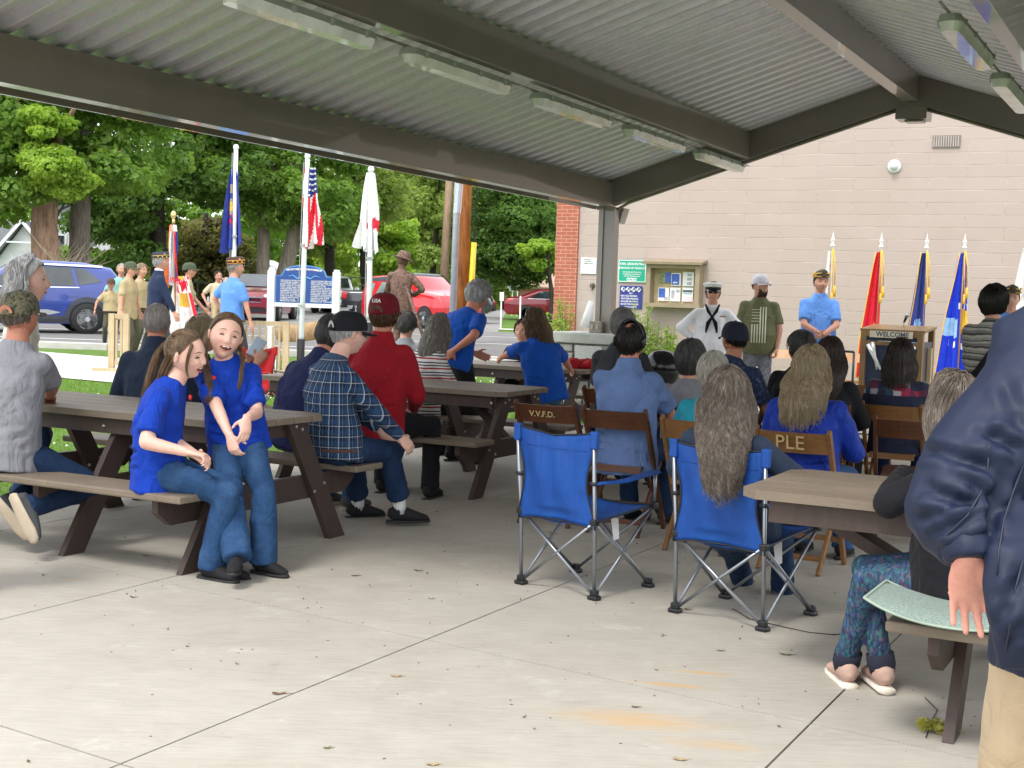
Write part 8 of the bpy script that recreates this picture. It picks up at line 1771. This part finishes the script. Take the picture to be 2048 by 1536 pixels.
# --- man in the foreground with a hand behind his back
YF = 2.62; ctr = at(2215,640,YF)
fg = add('man close by in a navy jacket and khaki trousers, hand behind his back', (2230,340), 2.75, 8, 'stand', h=1.84, ground=0, lean=(.06,.0), shirt=None, skin_=SKINP, pants=(C_chino,1), shoes=SH_bk, face=False, bulk=1.14, shoulders=1.08, fold=.010, vox=.010,
    arms=[dict(sh=(2130,730,2.66), el=(1900,1010,2.55), hand=('w',1936,1112,2.45), dir=(.16,.42,-1), palm=(.10,-1,-.35), curl=(.30,.22,.16,.20), thumb=.1, spread=.05, hk=.92), dict(hand=(.27,.1,.9))], hair=dict(m=H_grey, n=600, L=.03), seed=46)
W_ = fg['W']; root = fg['root']; b = MB()
wp = lambda px,py,Y: W_(at(px,py,Y))
b.tube([wp(2225,1330,2.66),wp(2225,1200,2.66),wp(2218,1050,2.66),wp(2215,900,2.66),wp(2215,760,2.68),wp(2220,680,2.7),wp(2230,620,2.72),wp(2235,570,2.74)],[.235,.225,.215,.225,.235,.22,.15,.08],22,True,(1,0,0),[.165,.16,.15,.155,.16,.14,.10,.07])
A0 = [wp(2150,700,2.68),wp(2055,810,2.64),wp(1960,930,2.58),wp(1905,1015,2.54)]; b.tube(A0,[.100,.110,.108,.090],18); b.ell(A0[0],(.105,.10,.10)); b.ell(A0[-1]+Vector((.0,0,.0)),(.088,.085,.075))
b.tube([wp(1900,1015,2.54),wp(1918,1060,2.50),wp(1936,1098,2.46)],[.086,.070,.052],16)
s1_,e1_,w1_ = fg['A'][1][:3]; b.capsule(s1_+Vector((-.04,0,0)), s1_, .10, .085); b.capsule(s1_, e1_, .082, .072); b.tube([e1_, e1_.lerp(w1_,.5), w1_.lerp(e1_,.05)],[.072,.064,.05],14)
b.tube([wp(2045,1020,2.50),wp(2030,1120,2.41),wp(2022,1230,2.38),wp(2045,1330,2.40)],[.05,.055,.048,.05],14,True,(1,0,0),[.03,.03,.03,.03])
me = remesh(b,.008,5); folds(me,.008,(5,5,7),31,.6)
from mathutils.bvhtree import BVHTree
def caster(me_):
    bt_ = BVHTree.FromPolygons([v.co.copy() for v in me_.vertices], [tuple(p.vertices) for p in me_.polygons]); o_ = W_(Vector((0,0,HC)))
    def f(px,py):
        d_ = (W_(at(px,py,2.5))-o_).normalized(); h_ = bt_.ray_cast(o_, d_); return h_[0], h_[1]
    return f
hit = caster(me); V_ = get_co(me); N_ = get_no(me); D_ = np.zeros(len(V_))
for pts_,w_,dp_ in (([(1850,905),(1910,915),(1990,945)],.013,.020),([(1850,975),(1900,1000),(1950,1010)],.012,.015),([(1965,865),(2000,880),(2040,905)],.012,.016),([(1870,1062),(1915,1052),(1965,1030)],.010,.014),([(1996,960),(1985,1010),(1978,1070)],.012,.017),([(1880,835),(1930,850),(1975,840)],.014,.010),([(2010,760),(2030,820),(2042,870)],.014,.010),([(2040,1150),(2020,1200),(2010,1250)],.012,.012),([(2044,1230),(2030,1270),(2015,1290)],.010,.010),([(1835,1040),(1870,1030),(1900,1035)],.010,.010),([(1935,960),(1960,985),(1990,1000)],.011,.013)):
    hp = [hit(*q_)[0] for q_ in pts_]
    if any(h_ is None for h_ in hp): continue
    for a_,c_ in zip(hp[:-1],hp[1:]): D_ += crease(V_,N_,a_,c_,w_,dp_)
set_co(me, V_+N_*np.clip(D_,-.024,.016)[:,None]); hit = caster(me)
o = link_mesh('jacket', me, C_fg, root, True)
for pts_ in ([(1978,890),(1975,940),(1962,985),(1935,1030),(1895,1070),(1850,1085)],[(2046,930),(2025,985),(2008,1040),(1998,1100),(1994,1150)],[(2046,1120),(2030,1180),(2020,1250),(2012,1300)]):
    hp = [hit(*q_) for q_ in pts_]; hp = [h_[0]+h_[1]*.0006 for h_ in hp if h_[0] is not None]
    if len(hp) > 2: b = MB(); b.tube(hp,.0022,6); b.build('seam', mat('jacket_piping',(.006,.010,.03),.5,bump=0), root, True)
b = MB(); b.tube([wp(1934,1090,2.465),wp(1938,1108,2.45),wp(1940,1120,2.445)],[.050,.047,.044],16); me = remesh(b,.006,2); folds(me,.002,(60,60,20),3); link_mesh('cuff', me, C_fg, root, True)
